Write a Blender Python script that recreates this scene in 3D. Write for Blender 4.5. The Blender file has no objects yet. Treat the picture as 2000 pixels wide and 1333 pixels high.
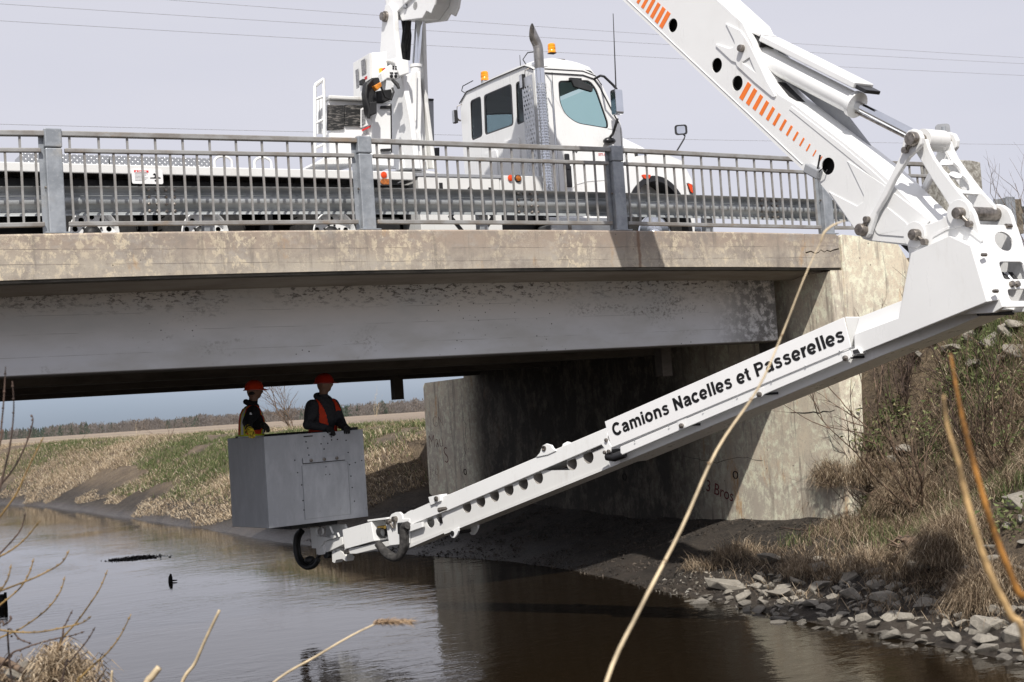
import bpy, bmesh, math, random
import numpy as np
from mathutils import Vector, Matrix
from mathutils.geometry import tessellate_polygon

scene = bpy.context.scene
COL = scene.collection

# ------------------------------------------------------------------ camera
# World: X runs along the bridge, Y across it (away from the camera), Z up, water level = 0.
FPX, PITCH, ROLL, YAW = 2778.0, .04475, .06754, .52
CX, CY, CZ = -3.254, -14.956, 2.5
_c, _s = math.cos(YAW), math.sin(YAW)
_M = np.array([[_c, _s, 0], [-_s, _c, 0], [0, 0, 1]])
_f0 = np.array([0, math.cos(PITCH), math.sin(PITCH)])
_r0 = np.array([1., 0, 0])
_u0 = np.array([0, -math.sin(PITCH), math.cos(PITCH)])
CR = _M @ (_r0 * math.cos(ROLL) - _u0 * math.sin(ROLL))
CU = _M @ (_r0 * math.sin(ROLL) + _u0 * math.cos(ROLL))
CF = _M @ _f0
CP = np.array([CX, CY, CZ])
cam = bpy.data.cameras.new('camera')
cam_o = bpy.data.objects.new('camera', cam)
COL.objects.link(cam_o)
m = Matrix.Identity(4)
for i in range(3):
    m[i][0], m[i][1], m[i][2], m[i][3] = CR[i], CU[i], -CF[i], CP[i]
cam_o.matrix_world = m
cam.sensor_width = 36
cam.lens = FPX / 2000 * 36
cam.clip_start = .05
cam.clip_end = 9000
cam.dof.use_dof = True
cam.dof.focus_distance = 17.5
cam.dof.aperture_fstop = 7.1
scene.camera = cam_o

# ------------------------------------------------------------------ light
SUN_T = Vector((.62, 1.0, -1.33)).normalized()      # direction the sunlight travels
world = bpy.data.worlds.new('World')
scene.world = world
world.use_nodes = True
wn, wl = world.node_tree.nodes, world.node_tree.links
wn.clear()
w_out = wn.new('ShaderNodeOutputWorld')
w_bg = wn.new('ShaderNodeBackground')
w_bg.inputs['Strength'].default_value = .1
w_sky = wn.new('ShaderNodeTexSky')
w_sky.sky_type = 'NISHITA'
w_sky.sun_disc = False
w_sky.sun_elevation = math.asin(-SUN_T.z)
w_sky.sun_rotation = math.atan2(-SUN_T.x, -SUN_T.y)
w_sky.air_density = 1.0
w_sky.dust_density = .6
w_tc = wn.new('ShaderNodeTexCoord')
w_sep = wn.new('ShaderNodeSeparateXYZ')
wl.new(w_tc.outputs['Generated'], w_sep.inputs[0])
w_map = wn.new('ShaderNodeMapping')
w_map.inputs['Scale'].default_value = (1.5, 1.5, 7)
wl.new(w_tc.outputs['Generated'], w_map.inputs[0])
w_noi = wn.new('ShaderNodeTexNoise')
w_noi.inputs['Scale'].default_value = 1.6
w_noi.inputs['Detail'].default_value = 5
wl.new(w_map.outputs[0], w_noi.inputs['Vector'])
w_add = wn.new('ShaderNodeMath'); w_add.operation = 'MULTIPLY_ADD'
wl.new(w_noi.outputs['Fac'], w_add.inputs[0])
w_add.inputs[1].default_value = .06
wl.new(w_sep.outputs['Z'], w_add.inputs[2])
w_mr = wn.new('ShaderNodeMapRange')
w_mr.interpolation_type = 'SMOOTHSTEP'
wl.new(w_add.outputs[0], w_mr.inputs['Value'])
w_mr.inputs['From Min'].default_value = .025
w_mr.inputs['From Max'].default_value = .125
w_mr.inputs['To Min'].default_value = .22
w_mr.inputs['To Max'].default_value = .93
w_mix = wn.new('ShaderNodeMix'); w_mix.data_type = 'RGBA'
wl.new(w_mr.outputs[0], w_mix.inputs['Factor'])
w_hue = wn.new('ShaderNodeMix'); w_hue.data_type = 'RGBA'; w_hue.blend_type = 'MULTIPLY'
w_hue.inputs['Factor'].default_value = 1
wl.new(w_sky.outputs[0], w_hue.inputs['A'])
w_hue.inputs['B'].default_value = (.33, .465, .80, 1)
wl.new(w_hue.outputs['Result'], w_mix.inputs['A'])
w_n2 = wn.new('ShaderNodeTexNoise'); w_n2.inputs['Scale'].default_value = 1.1; w_n2.inputs['Detail'].default_value = 4
wl.new(w_map.outputs[0], w_n2.inputs['Vector'])
w_v = wn.new('ShaderNodeMix'); w_v.data_type = 'RGBA'
w_r2 = wn.new('ShaderNodeMapRange'); wl.new(w_n2.outputs['Fac'], w_r2.inputs['Value']); w_r2.inputs['From Min'].default_value = .35; w_r2.inputs['From Max'].default_value = .65
wl.new(w_r2.outputs[0], w_v.inputs['Factor'])
w_v.inputs['A'].default_value = (7.0, 7.05, 7.85, 1)
w_v.inputs['B'].default_value = (7.6, 7.55, 8.2, 1)
wl.new(w_v.outputs['Result'], w_mix.inputs['B'])     # thin high cloud veil
wl.new(w_mix.outputs['Result'], w_bg.inputs['Color'])
wl.new(w_bg.outputs[0], w_out.inputs[0])

sun = bpy.data.lights.new('sun', 'SUN')
sun.energy = 5.0
sun.angle = math.radians(.55)
sun.color = (1, .955, .89)
sun_o = bpy.data.objects.new('sun', sun)
COL.objects.link(sun_o)
sun_o.rotation_euler = SUN_T.to_track_quat('-Z', 'Y').to_euler()
sun_o.location = (0, -20, 30)

vs = scene.view_settings
vs.view_transform = 'Standard'
vs.look = 'None'
vs.exposure = 0
vs.gamma = 1
vs.use_curve_mapping = False
scene.render.film_transparent = False
scene.cycles.max_bounces = 8
scene.cycles.use_denoising = True

# ------------------------------------------------------------------ measuring helpers
# a point of the photograph (2000 x 1333) carried out to a plane that exists in the place
def ray(px, py):
    return CF + CR * (px - 1000) / FPX + CU * (666.5 - py) / FPX
def hit(px, py, ax, val):
    d = ray(px, py)
    return CP + d * (val - CP[ax]) / d[ax]
def onX(px, py, v): return hit(px, py, 0, v)
def onY(px, py, v): return hit(px, py, 1, v)
def onZ(px, py, v): return hit(px, py, 2, v)
def on_plane(px, py, P, nrm):
    d = ray(px, py)
    return CP + d * (np.dot(np.asarray(P) - CP, nrm) / np.dot(d, nrm))
def at_depth(px, py, dist):
    d = ray(px, py)
    return CP + d * dist
def zc(pts, ox, oy, k):
    return [(ox + x / k, oy + y / k) for x, y in pts]

# ------------------------------------------------------------------ materials
MATS = {}
class NT:
    def __init__(self, name):
        self.m = bpy.data.materials.new(name)
        self.m.use_nodes = True
        self.n, self.l = self.m.node_tree.nodes, self.m.node_tree.links
        self.b = self.n['Principled BSDF']
        self.tc = self.n.new('ShaderNodeTexCoord')
        self._xyz = None
        MATS[name] = self.m
    def set(self, **k):
        for a, v in k.items():
            s = self.b.inputs[a.replace('_', ' ')]
            if hasattr(v, 'is_linked') or isinstance(v, bpy.types.NodeSocket):
                self.l.new(v, s)
            else:
                s.default_value = (*v, 1) if isinstance(v, tuple) and len(v) == 3 and s.type == 'RGBA' else v
        return self
    def vec(self, stretch=(1, 1, 1), src='Object', rot=(0, 0, 0)):
        mp = self.n.new('ShaderNodeMapping')
        mp.inputs['Scale'].default_value = stretch
        mp.inputs['Rotation'].default_value = rot
        self.l.new(self.tc.outputs[src], mp.inputs[0])
        return mp.outputs[0]
    def xyz(self, k):
        if self._xyz is None:
            self._xyz = self.n.new('ShaderNodeSeparateXYZ')
            self.l.new(self.tc.outputs['Object'], self._xyz.inputs[0])
        return self._xyz.outputs[k]
    def noise(self, scale, detail=5, rough=.6, stretch=(1, 1, 1), dist=0, src='Object'):
        t = self.n.new('ShaderNodeTexNoise')
        t.inputs['Scale'].default_value = scale
        t.inputs['Detail'].default_value = detail
        t.inputs['Roughness'].default_value = rough
        t.inputs['Distortion'].default_value = dist
        self.l.new(self.vec(stretch, src), t.inputs['Vector'])
        return t.outputs['Fac']
    def voro(self, scale, stretch=(1, 1, 1), feature='F1', rnd=1):
        t = self.n.new('ShaderNodeTexVoronoi')
        t.feature = feature
        t.inputs['Scale'].default_value = scale
        t.inputs['Randomness'].default_value = rnd
        self.l.new(self.vec(stretch), t.inputs['Vector'])
        return t.outputs['Distance']
    def ramp(self, v, a, b, lo=0., hi=1., smooth=True):
        r = self.n.new('ShaderNodeMapRange')
        r.interpolation_type = 'SMOOTHSTEP' if smooth else 'LINEAR'
        self.l.new(v, r.inputs['Value'])
        r.inputs['From Min'].default_value = a
        r.inputs['From Max'].default_value = b
        r.inputs['To Min'].default_value = lo
        r.inputs['To Max'].default_value = hi
        return r.outputs[0]
    def math(self, op, a, b=None, c=None):
        t = self.n.new('ShaderNodeMath'); t.operation = op
        for i, v in enumerate((a, b, c)):
            if v is None: continue
            if isinstance(v, bpy.types.NodeSocket): self.l.new(v, t.inputs[i])
            else: t.inputs[i].default_value = v
        return t.outputs[0]
    def mix(self, fac, a, b, mode='MIX'):
        t = self.n.new('ShaderNodeMix'); t.data_type = 'RGBA'; t.blend_type = mode
        for s, v in (('Factor', fac), ('A', a), ('B', b)):
            if isinstance(v, bpy.types.NodeSocket): self.l.new(v, t.inputs[s])
            else: t.inputs[s].default_value = (*v, 1) if isinstance(v, tuple) else v
        return t.outputs['Result']
    def bump(self, h, strength=.3, dist=.01, prev=None):
        t = self.n.new('ShaderNodeBump')
        t.inputs['Strength'].default_value = strength
        t.inputs['Distance'].default_value = dist
        self.l.new(h, t.inputs['Height'])
        if prev is not None: self.l.new(prev, t.inputs['Normal'])
        return t.outputs[0]
    def attr(self, name, out='Fac'):
        t = self.n.new('ShaderNodeAttribute'); t.attribute_name = name
        return t.outputs[out]

def simple(name, col, rough=.5, metal=0., var=.06, scale=6, bump=0, coat=0, spec=.5):
    k = NT(name)
    f = k.noise(scale, 4)
    c2 = tuple(max(0, c * (1 - 2.2 * var)) for c in col)
    c1 = tuple(min(1, c * (1 + var)) for c in col)
    k.set(Base_Color=k.mix(k.ramp(f, .3, .7), c1, c2), Roughness=k.ramp(k.noise(scale * 2.3, 3), .3, .7, rough * .85, min(1, rough * 1.15)),
          Metallic=metal, Coat_Weight=coat, Specular_IOR_Level=spec)
    if bump: k.set(Normal=k.bump(k.noise(scale * 8, 4), bump, .004))
    return k.m

def paint(name, col, dirt=(.42, .38, .32), amount=.5, rough=.32):
    k = NT(name)
    f = k.noise(1.3, 6, .65, (1, 1, .5))
    g = k.noise(9, 6, .7, (1, 1, .25))
    d = k.math('MULTIPLY', k.ramp(f, .5, .78), k.ramp(g, .45, .8))
    d = k.math('MULTIPLY', d, amount)
    base = k.mix(k.ramp(k.noise(2.1, 2), .3, .7), col, tuple(c * .965 for c in col))
    k.set(Base_Color=k.mix(d, base, dirt), Roughness=k.ramp(g, .3, .8, rough * .8, rough * 1.4), Coat_Weight=.15, Coat_Roughness=.15)
    k.set(Normal=k.bump(k.noise(14, 2, .4), .04, .01))
    return k.m

WHITE = paint('white_paint', (.82, .825, .82), amount=.9)
WHITE2 = paint('white_paint_worn', (.72, .72, .705), amount=1.0)
SIGNWHITE = paint('sign_white', (.84, .84, .84), amount=.15)
ORANGE = simple('orange_vinyl', (.88, .19, .018), .4, var=.03)
BLACK = simple('black_rubber', (.012, .012, .013), .6, var=.15)
BLACKPLASTIC = simple('black_plastic', (.018, .018, .02), .38, var=.1)
HOSE = simple('black_hose', (.016, .016, .017), .55, var=.2, bump=.4, scale=20)
SLEEVE = simple('grey_hose_sleeve', (.055, .052, .05), .85, var=.3, bump=.8, scale=18)
LETTER = simple('black_vinyl', (.008, .008, .009), .35, var=.02)
CHROME = simple('chrome', (.75, .77, .80), .10, 1, var=.03)
STEEL = simple('pin_steel', (.30, .27, .24), .42, .9, var=.2, scale=25)
DARKSTEEL = simple('dark_chassis', (.014, .014, .015), .55, .2, var=.2)
ALU = simple('aluminium', (.62, .63, .64), .34, .85, var=.08)
GALV = None
TYRE = simple('tyre_rubber', (.020, .019, .018), .85, var=.25, bump=.4, scale=14)
REDREF = simple('red_reflector', (.75, .07, .012), .25, var=.03)
AMBER = simple('amber_lens', (.95, .33, .012), .18, var=.06, coat=.6)
AMBERDARK = simple('amber_lamp', (.42, .12, .008), .15, var=.2, coat=.6, scale=40)
GREY = simple('grey_paint', (.30, .31, .33), .45, var=.05)
BROWNBOX = simple('beacon_bracket_steel', (.10, .075, .055), .5, .4, var=.5, scale=16)
YELLOW = simple('yellow_handrail', (.62, .60, .10), .5)
STICKGREY = simple('decal_grey', (.25, .25, .26), .5, var=.3, scale=60)
STICKRED = simple('decal_red', (.62, .03, .03), .45, var=.1)
CABLACK = simple('cab_interior', (.03, .032, .035), .8)
SEATGREY = simple('cab_seat', (.10, .105, .11), .9)

def glassmat(name, tint, rough=.02):
    k = NT(name)
    k.set(Base_Color=tint, Roughness=rough, Transmission_Weight=1.0, IOR=1.15, Specular_IOR_Level=.6)
    return k.m
GLASS = glassmat('cab_glass', (.62, .80, .78))
GLASSDARK = glassmat('tinted_glass', (.30, .34, .37))

k = NT('galvanised_steel')
f1, f2 = k.noise(7, 6, .65), k.noise(38, 4, .6)
c = k.mix(k.ramp(f1, .32, .68), (.36, .385, .415), (.25, .27, .295))
c = k.mix(k.ramp(k.noise(2.2, 5, .6), .52, .72), c, (.40, .385, .355))
c = k.mix(k.math('MULTIPLY', k.ramp(f2, .58, .72), .45), c, (.50, .51, .52))
k.set(Base_Color=c, Metallic=.35, Roughness=k.ramp(f2, .3, .7, .42, .6), Normal=k.bump(f2, .15, .004))
GALV = k.m
k = NT('weathered_rail')
f1, f2 = k.noise(5, 6, .65, (.6, 1, 1)), k.noise(60, 3, .6)
c = k.mix(k.ramp(f1, .35, .66), (.345, .345, .34), (.23, .21, .19))
c = k.mix(k.ramp(k.noise(3.1, 5, .7, (.5, 1, 1)), .56, .7), c, (.29, .225, .165))
k.set(Base_Color=c, Metallic=.3, Roughness=.55, Normal=k.bump(f2, .2, .003))
RAIL = k.m
k = NT('guardrail_steel')
f1, f2 = k.noise(3, 6, .65, (.5, 1, 1)), k.noise(55, 3, .6)
c = k.mix(k.ramp(f1, .35, .66), (.43, .45, .46), (.28, .30, .31))
c = k.mix(k.math('MULTIPLY', k.ramp(f2, .5, .75), .4), c, (.22, .22, .20))
k.set(Base_Color=c, Metallic=.35, Roughness=.48, Normal=k.bump(f2, .15, .003))
WBEAM = k.m

# --- concretes
k = NT('edge_beam_concrete')
big = k.noise(1.15, 5, .6, (1, 1, .45)); mid = k.noise(13, 10, .74, (1, 1, .8), .12); fine = k.noise(85, 6, .72)
c = k.mix(k.ramp(k.xyz('Z'), 4.20, 4.52), (0.412, 0.366, 0.302), (0.333, 0.269, 0.217))
c = k.mix(k.ramp(k.noise(2.3, 7, .7), .42, .68), c, (0.266, 0.230, 0.197))
c = k.mix(k.math('MULTIPLY', k.ramp(k.noise(5.5, 8, .72, (.5, 1, 1)), .5, .66), .5), c, (0.389, 0.360, 0.324))
pm = k.math('MULTIPLY', k.ramp(big, .38, .62), k.ramp(mid, .49, .585))
c = k.mix(k.math('MULTIPLY', pm, .9), c, (0.601, 0.517, 0.382))
c = k.mix(k.math('MULTIPLY', k.ramp(k.noise(3.1, 8, .74, (1, 1, .5), .2), .59, .70), .55), c, (0.441, 0.274, 0.134))
sk = k.noise(6.5, 6, .7, (1.2, 1, .10), .1)
c = k.mix(k.math('MULTIPLY', k.ramp(sk, .55, .68), .5), c, (.17, .15, .13))
vein = k.voro(30, (1, 1, .8), 'DISTANCE_TO_EDGE')
vm = k.math('MULTIPLY', k.ramp(vein, .05, .0), k.ramp(k.noise(2.6, 6), .5, .62))
c = k.mix(k.math('MULTIPLY', vm, .55), c, (0.620, 0.546, 0.426))
c = k.mix(k.math('MULTIPLY', k.ramp(fine, .56, .72), .6), c, (.15, .125, .10))
c = k.mix(k.math('MULTIPLY', k.ramp(k.voro(11), .10, .05), k.ramp(k.noise(4, 2), .55, .6)), c, (.05, .04, .035))
for z0 in (4.245, 4.40):
    ln = k.math('ABSOLUTE', k.math('SUBTRACT', k.math('MULTIPLY_ADD', k.noise(2.5, 3), .03, k.xyz('Z')), z0 + .015))
    c = k.mix(k.math('MULTIPLY', k.ramp(ln, .006, .001), k.ramp(k.noise(3.5, 3), .36, .6, 0, .75)), c, (.12, .10, .085))
rs = k.math('ABSOLUTE', k.math('SUBTRACT', k.math('MULTIPLY_ADD', k.noise(9, 3), .05, k.xyz('X')), 7.235))
c = k.mix(k.ramp(rs, .035, .008, 0, .75), c, (0.185, 0.105, 0.065))
k.set(Base_Color=c, Roughness=.92, Normal=k.bump(k.math('ADD', k.math('MULTIPLY', mid, .8), k.math('MULTIPLY', fine, .6)), .5, .010))
CONC_EDGE = k.m

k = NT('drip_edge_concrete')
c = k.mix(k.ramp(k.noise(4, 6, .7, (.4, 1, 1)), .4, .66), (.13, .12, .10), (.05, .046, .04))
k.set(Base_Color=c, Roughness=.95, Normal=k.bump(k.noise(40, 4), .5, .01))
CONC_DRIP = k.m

k = NT('girder_concrete')
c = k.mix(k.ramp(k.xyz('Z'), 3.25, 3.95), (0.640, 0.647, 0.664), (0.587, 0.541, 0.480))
c = k.mix(k.ramp(k.noise(1.1, 5, .6, (.5, 1, 1.4)), .38, .7), c, (0.504, 0.496, 0.473))
st = k.noise(17, 10, .77, (.55, 1, 1.2), .15)
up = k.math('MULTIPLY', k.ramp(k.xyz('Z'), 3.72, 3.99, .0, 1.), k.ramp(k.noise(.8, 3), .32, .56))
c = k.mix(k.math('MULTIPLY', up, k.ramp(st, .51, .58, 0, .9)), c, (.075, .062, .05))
lo = k.math('MULTIPLY', k.ramp(k.noise(.9, 4, .6, (.8, 1, 2.2)), .54, .68), k.ramp(k.noise(26, 9, .78, (.8, 1, 1)), .5, .57, 0, .75))
c = k.mix(lo, c, (.17, .155, .135))
pk = k.math('MULTIPLY', k.ramp(k.voro(15), .17, .10), k.ramp(k.noise(.75, 2), .56, .63))
pk = k.math('MULTIPLY', pk, k.ramp(k.noise(30, 2), .46, .52))
c = k.mix(k.math('MULTIPLY', pk, .9), c, (.03, .028, .025))
for z0 in (3.36, 3.60, 3.80):
    ln = k.math('ABSOLUTE', k.math('SUBTRACT', k.math('MULTIPLY_ADD', k.noise(1.2, 3), .02, k.xyz('Z')), z0))
    c = k.mix(k.math('MULTIPLY', k.ramp(ln, .005, .001), k.ramp(k.noise(2.5, 3), .42, .6, 0, .4)), c, (.14, .13, .12))
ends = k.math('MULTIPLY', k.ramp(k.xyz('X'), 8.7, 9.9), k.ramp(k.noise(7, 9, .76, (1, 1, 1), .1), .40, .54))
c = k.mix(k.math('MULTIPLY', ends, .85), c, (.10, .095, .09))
c = k.mix(k.ramp(k.xyz('Z'), 3.168, 3.150, 0, .93), c, (.05, .042, .034))  # girder underside: its shade is put into the colour as a near-black zone
k.set(Base_Color=c, Roughness=.9, Normal=k.bump(k.math('ADD', st, k.noise(70, 3)), .25, .006))
CONC_GIRDER = k.m

k = NT('soffit_concrete')
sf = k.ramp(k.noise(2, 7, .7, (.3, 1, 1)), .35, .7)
c = k.mix(k.ramp(k.xyz('Y'), .9, 1.6), k.mix(sf, (.36, .325, .28), (.24, .205, .17)), k.mix(sf, (.11, .095, .08), (.05, .042, .035)))  # darker inward from the first girder: deep under-deck shade held in the colour
k.set(Base_Color=c, Roughness=.92, Normal=k.bump(k.noise(40, 4), .3, .01))
CONC_SOFFIT = k.m

k = NT('abutment_concrete')
big = k.noise(.85, 6, .64); mid = k.noise(11, 10, .76, (1, 1, .8), .12); fine = k.noise(75, 6, .72)
c = k.mix(k.ramp(big, .36, .64), (0.689, 0.602, 0.465), (0.509, 0.453, 0.374))
c = k.mix(k.math('MULTIPLY', k.math('MULTIPLY', k.ramp(mid, .45, .585), k.ramp(k.noise(2.3, 6, .65), .36, .56)), .95), c, (0.820, 0.811, 0.636))
c = k.mix(k.math('MULTIPLY', k.ramp(k.noise(26, 8, .75), .52, .66), .6), c, (0.392, 0.347, 0.289))
strk = k.noise(5.2, 8, .72, (1.4, 1.4, .13), .1)
c = k.mix(k.math('MULTIPLY', k.ramp(strk, .52, .64), .8), c, (0.308, 0.264, 0.219))
c = k.mix(k.math('MULTIPLY', k.ramp(k.noise(2.6, 6, .7, (1.6, 1.6, .08), .1), .60, .70), .6), c, (0.758, 0.672, 0.525))
c = k.mix(k.math('MULTIPLY', k.math('MULTIPLY', k.ramp(k.noise(1.1, 5, .6, (1.3, 1.3, .6)), .55, .68), k.ramp(k.noise(6, 8, .74, (1.4, 1.4, .3)), .46, .6)), .8), c, (0.559, 0.289, 0.101))
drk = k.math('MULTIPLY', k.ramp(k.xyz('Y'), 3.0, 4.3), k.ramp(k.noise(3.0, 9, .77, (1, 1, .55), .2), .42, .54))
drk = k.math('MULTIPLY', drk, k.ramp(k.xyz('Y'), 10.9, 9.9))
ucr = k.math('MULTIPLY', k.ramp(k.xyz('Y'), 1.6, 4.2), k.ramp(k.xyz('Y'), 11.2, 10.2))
c = k.mix(k.math('MULTIPLY', ucr, .9), c, k.mix(k.ramp(mid, .4, .6), (.026, .021, .017), (.078, .065, .052)))  # shade below the deck mixed into the wall colour
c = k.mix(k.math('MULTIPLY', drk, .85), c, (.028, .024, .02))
c = k.mix(k.math('MULTIPLY', k.ramp(fine, .55, .70), .6), c, (.17, .15, .125))
c = k.mix(k.math('MULTIPLY', k.ramp(k.voro(7), .10, .05), k.ramp(k.noise(2.5, 2), .5, .58)), c, (.06, .05, .045))
k.set(Base_Color=c, Roughness=.93, Normal=k.bump(k.math('ADD', k.math('MULTIPLY', mid, .8), k.math('MULTIPLY', fine, .6)), .55, .012))
CONC_ABUT = k.m

k = NT('lichen_concrete')
mid = k.noise(15, 10, .8, (1, 1, 1), .1)
c = k.mix(k.ramp(mid, .44, .56), (.20, .185, .16), (.44, .43, .39))
c = k.mix(k.ramp(k.noise(40, 5, .7), .55, .7, 0, .7), c, (.12, .11, .09))
k.set(Base_Color=c, Roughness=.95, Normal=k.bump(mid, .6, .015))
CONC_LICHEN = k.m
ASPHALT = simple('asphalt', (.05, .05, .052), .9, var=.2, bump=.5, scale=30)
CRACK = simple('crack_shadow_grime', (.02, .017, .014), .95, var=.2)

# ------------------------------------------------------------------ object helpers
def link(o):
    COL.objects.link(o); return o
def tag(o, label=None, cat=None, group=None, kind=None):
    if label: o['label'] = label
    if cat: o['category'] = cat
    if group: o['group'] = group
    if kind: o['kind'] = kind
    return o
def empty(name, loc, label=None, cat=None, group=None):
    o = bpy.data.objects.new(name, None)
    o.location = loc
    o.empty_display_size = .2
    link(o)
    return tag(o, label, cat, group)
def parent(o, p):
    if p is not None:
        o.parent = p
        base = Matrix.Identity(4); q = p; chain = []
        while q is not None:
            chain.append(q); q = q.parent
        w = Matrix.Identity(4)
        for q in reversed(chain):
            w = w @ q.matrix_parent_inverse @ q.matrix_basis
        o.matrix_parent_inverse = w.inverted()
    return o

class MB:
    def __init__(s): s.v, s.f, s.mi, s.cm = [], [], [], 0
    def add(s, vs, fs):
        o = len(s.v)
        s.v += [tuple(map(float, p)) for p in vs]
        for f in fs:
            s.f.append(tuple(i + o for i in f)); s.mi.append(s.cm)
        return s
    def box(s, a, b):
        x0, y0, z0 = a; x1, y1, z1 = b
        return s.hexa([(x0, y0, z0), (x1, y0, z0), (x1, y1, z0), (x0, y1, z0), (x0, y0, z1), (x1, y0, z1), (x1, y1, z1), (x0, y1, z1)])
    def hexa(s, p):
        return s.add(p, [(0, 3, 2, 1), (4, 5, 6, 7), (0, 1, 5, 4), (1, 2, 6, 5), (2, 3, 7, 6), (3, 0, 4, 7)])
    def obox(s, c, ax, ay, az):
        c, ax, ay, az = (np.asarray(q, float) for q in (c, ax, ay, az))
        p = [c + i * ax + j * ay + k * az for k in (-1, 1) for i, j in ((-1, -1), (1, -1), (1, 1), (-1, 1))]
        return s.hexa(p)
    def tube(s, pts, r, n=8, cap=True):
        pts = [np.asarray(p, float) for p in pts]
        rs = r if hasattr(r, '__len__') else [r] * len(pts)
        vs, fs = [], []
        up = None
        for i, p in enumerate(pts):
            t = pts[min(i + 1, len(pts) - 1)] - pts[max(i - 1, 0)]
            t = t / (np.linalg.norm(t) + 1e-12)
            if up is None:
                up = np.cross(t, (0, 0, 1.)) if abs(t[2]) < .9 else np.cross(t, (1., 0, 0))
            up = up - t * np.dot(up, t); up /= np.linalg.norm(up) + 1e-12
            w = np.cross(t, up)
            for k in range(n):
                a = 2 * math.pi * k / n
                vs.append(p + rs[i] * (math.cos(a) * up + math.sin(a) * w))
        for i in range(len(pts) - 1):
            for k in range(n):
                k2 = (k + 1) % n
                fs.append((i * n + k, i * n + k2, (i + 1) * n + k2, (i + 1) * n + k))
        if cap:
            fs.append(tuple(range(n - 1, -1, -1)))
            b = (len(pts) - 1) * n
            fs.append(tuple(b + k for k in range(n)))
        return s.add(vs, fs)
    def lathe(s, c, axis, prof, n=24, cap=True):
        """prof: list of (radius, offset along axis)"""
        c = np.asarray(c, float); axis = np.asarray(axis, float); axis /= np.linalg.norm(axis)
        u = np.cross(axis, (0, 0, 1.)) if abs(axis[2]) < .9 else np.cross(axis, (1., 0, 0))
        u /= np.linalg.norm(u); w = np.cross(axis, u)
        vs, fs = [], []
        for r, h in prof:
            for k in range(n):
                a = 2 * math.pi * k / n
                vs.append(c + axis * h + r * (math.cos(a) * u + math.sin(a) * w))
        for i in range(len(prof) - 1):
            for k in range(n):
                k2 = (k + 1) % n
                fs.append((i * n + k, i * n + k2, (i + 1) * n + k2, (i + 1) * n + k))
        if cap and prof[0][0] > 1e-6: fs.append(tuple(range(n - 1, -1, -1)))
        if cap and prof[-1][0] > 1e-6: fs.append(tuple((len(prof) - 1) * n + k for k in range(n)))
        return s.add(vs, fs)
    def prism(s, A, B, holes=()):
        """A, B: front and back outlines (3D, same count); holes: list of (frontloop, backloop)"""
        A = [np.asarray(p, float) for p in A]; B = [np.asarray(p, float) for p in B]
        loopsA, loopsB = [A], [B]
        for ha, hb in holes:
            loopsA.append([np.asarray(p, float) for p in ha]); loopsB.append([np.asarray(p, float) for p in hb])
        flatA = [p for l in loopsA for p in l]; flatB = [p for l in loopsB for p in l]
        tris = tessellate_polygon([[Vector(p) for p in l] for l in loopsA])
        n = len(flatA)
        fs = [tuple(t) for t in tris] + [tuple(i + n for i in reversed(t)) for t in tris]
        o = 0
        for l in loopsA:
            m_ = len(l)
            for i in range(m_):
                j = (i + 1) % m_
                fs.append((o + i, o + j, o + j + n, o + i + n))
            o += m_
        return s.add(flatA + flatB, fs)
    def ribbon(s, A, B, closed=True):
        n = len(A)
        fs = [(i, (i + 1) % n, (i + 1) % n + n, i + n) for i in range(n if closed else n - 1)]
        return s.add(list(A) + list(B), fs)
    def ball(s, c, r, n=10, sx=1, sy=1, sz=1):
        prof = [(r * math.sin(math.pi * i / n), r * math.cos(math.pi * i / n)) for i in range(n + 1)]
        o = len(s.v)
        s.lathe((0, 0, 0), (0, 0, 1), prof, n + 4)
        for i in range(o, len(s.v)):
            x, y, z = s.v[i]; s.v[i] = (c[0] + x * sx, c[1] + y * sy, c[2] + z * sz)
        return s
    def build(s, name, mat, par=None, smooth=None, bevel=0, seg=2, fixn=True):
        me = bpy.data.meshes.new(name)
        me.from_pydata(s.v, [], s.f)
        mats = mat if isinstance(mat, (list, tuple)) else [mat]
        for q in mats: me.materials.append(q)
        if len(mats) > 1: me.polygons.foreach_set('material_index', s.mi)
        if fixn:
            bm = bmesh.new(); bm.from_mesh(me)
            bmesh.ops.recalc_face_normals(bm, faces=bm.faces)
            bm.to_mesh(me); bm.free()
        o = link(bpy.data.objects.new(name, me))
        if smooth is not None:
            me.shade_smooth()
            if smooth < 180:
                bm = bmesh.new(); bm.from_mesh(me)
                for e in bm.edges:
                    if len(e.link_faces) == 2 and e.calc_face_angle(0) > math.radians(smooth): e.smooth = False
                bm.to_mesh(me); bm.free()
        if bevel:
            md = o.modifiers.new('bevel', 'BEVEL')
            md.width = bevel; md.segments = seg; md.limit_method = 'ANGLE'; md.angle_limit = math.radians(35)
            md.use_clamp_overlap = True
        parent(o, par)
        return o

def circle3(c, u, w, r, n=20, r2=None):
    c, u, w = np.asarray(c, float), np.asarray(u, float), np.asarray(w, float)
    r2 = r2 or r
    return [c + r * math.cos(2 * math.pi * i / n) * u + r2 * math.sin(2 * math.pi * i / n) * w for i in range(n)]

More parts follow.
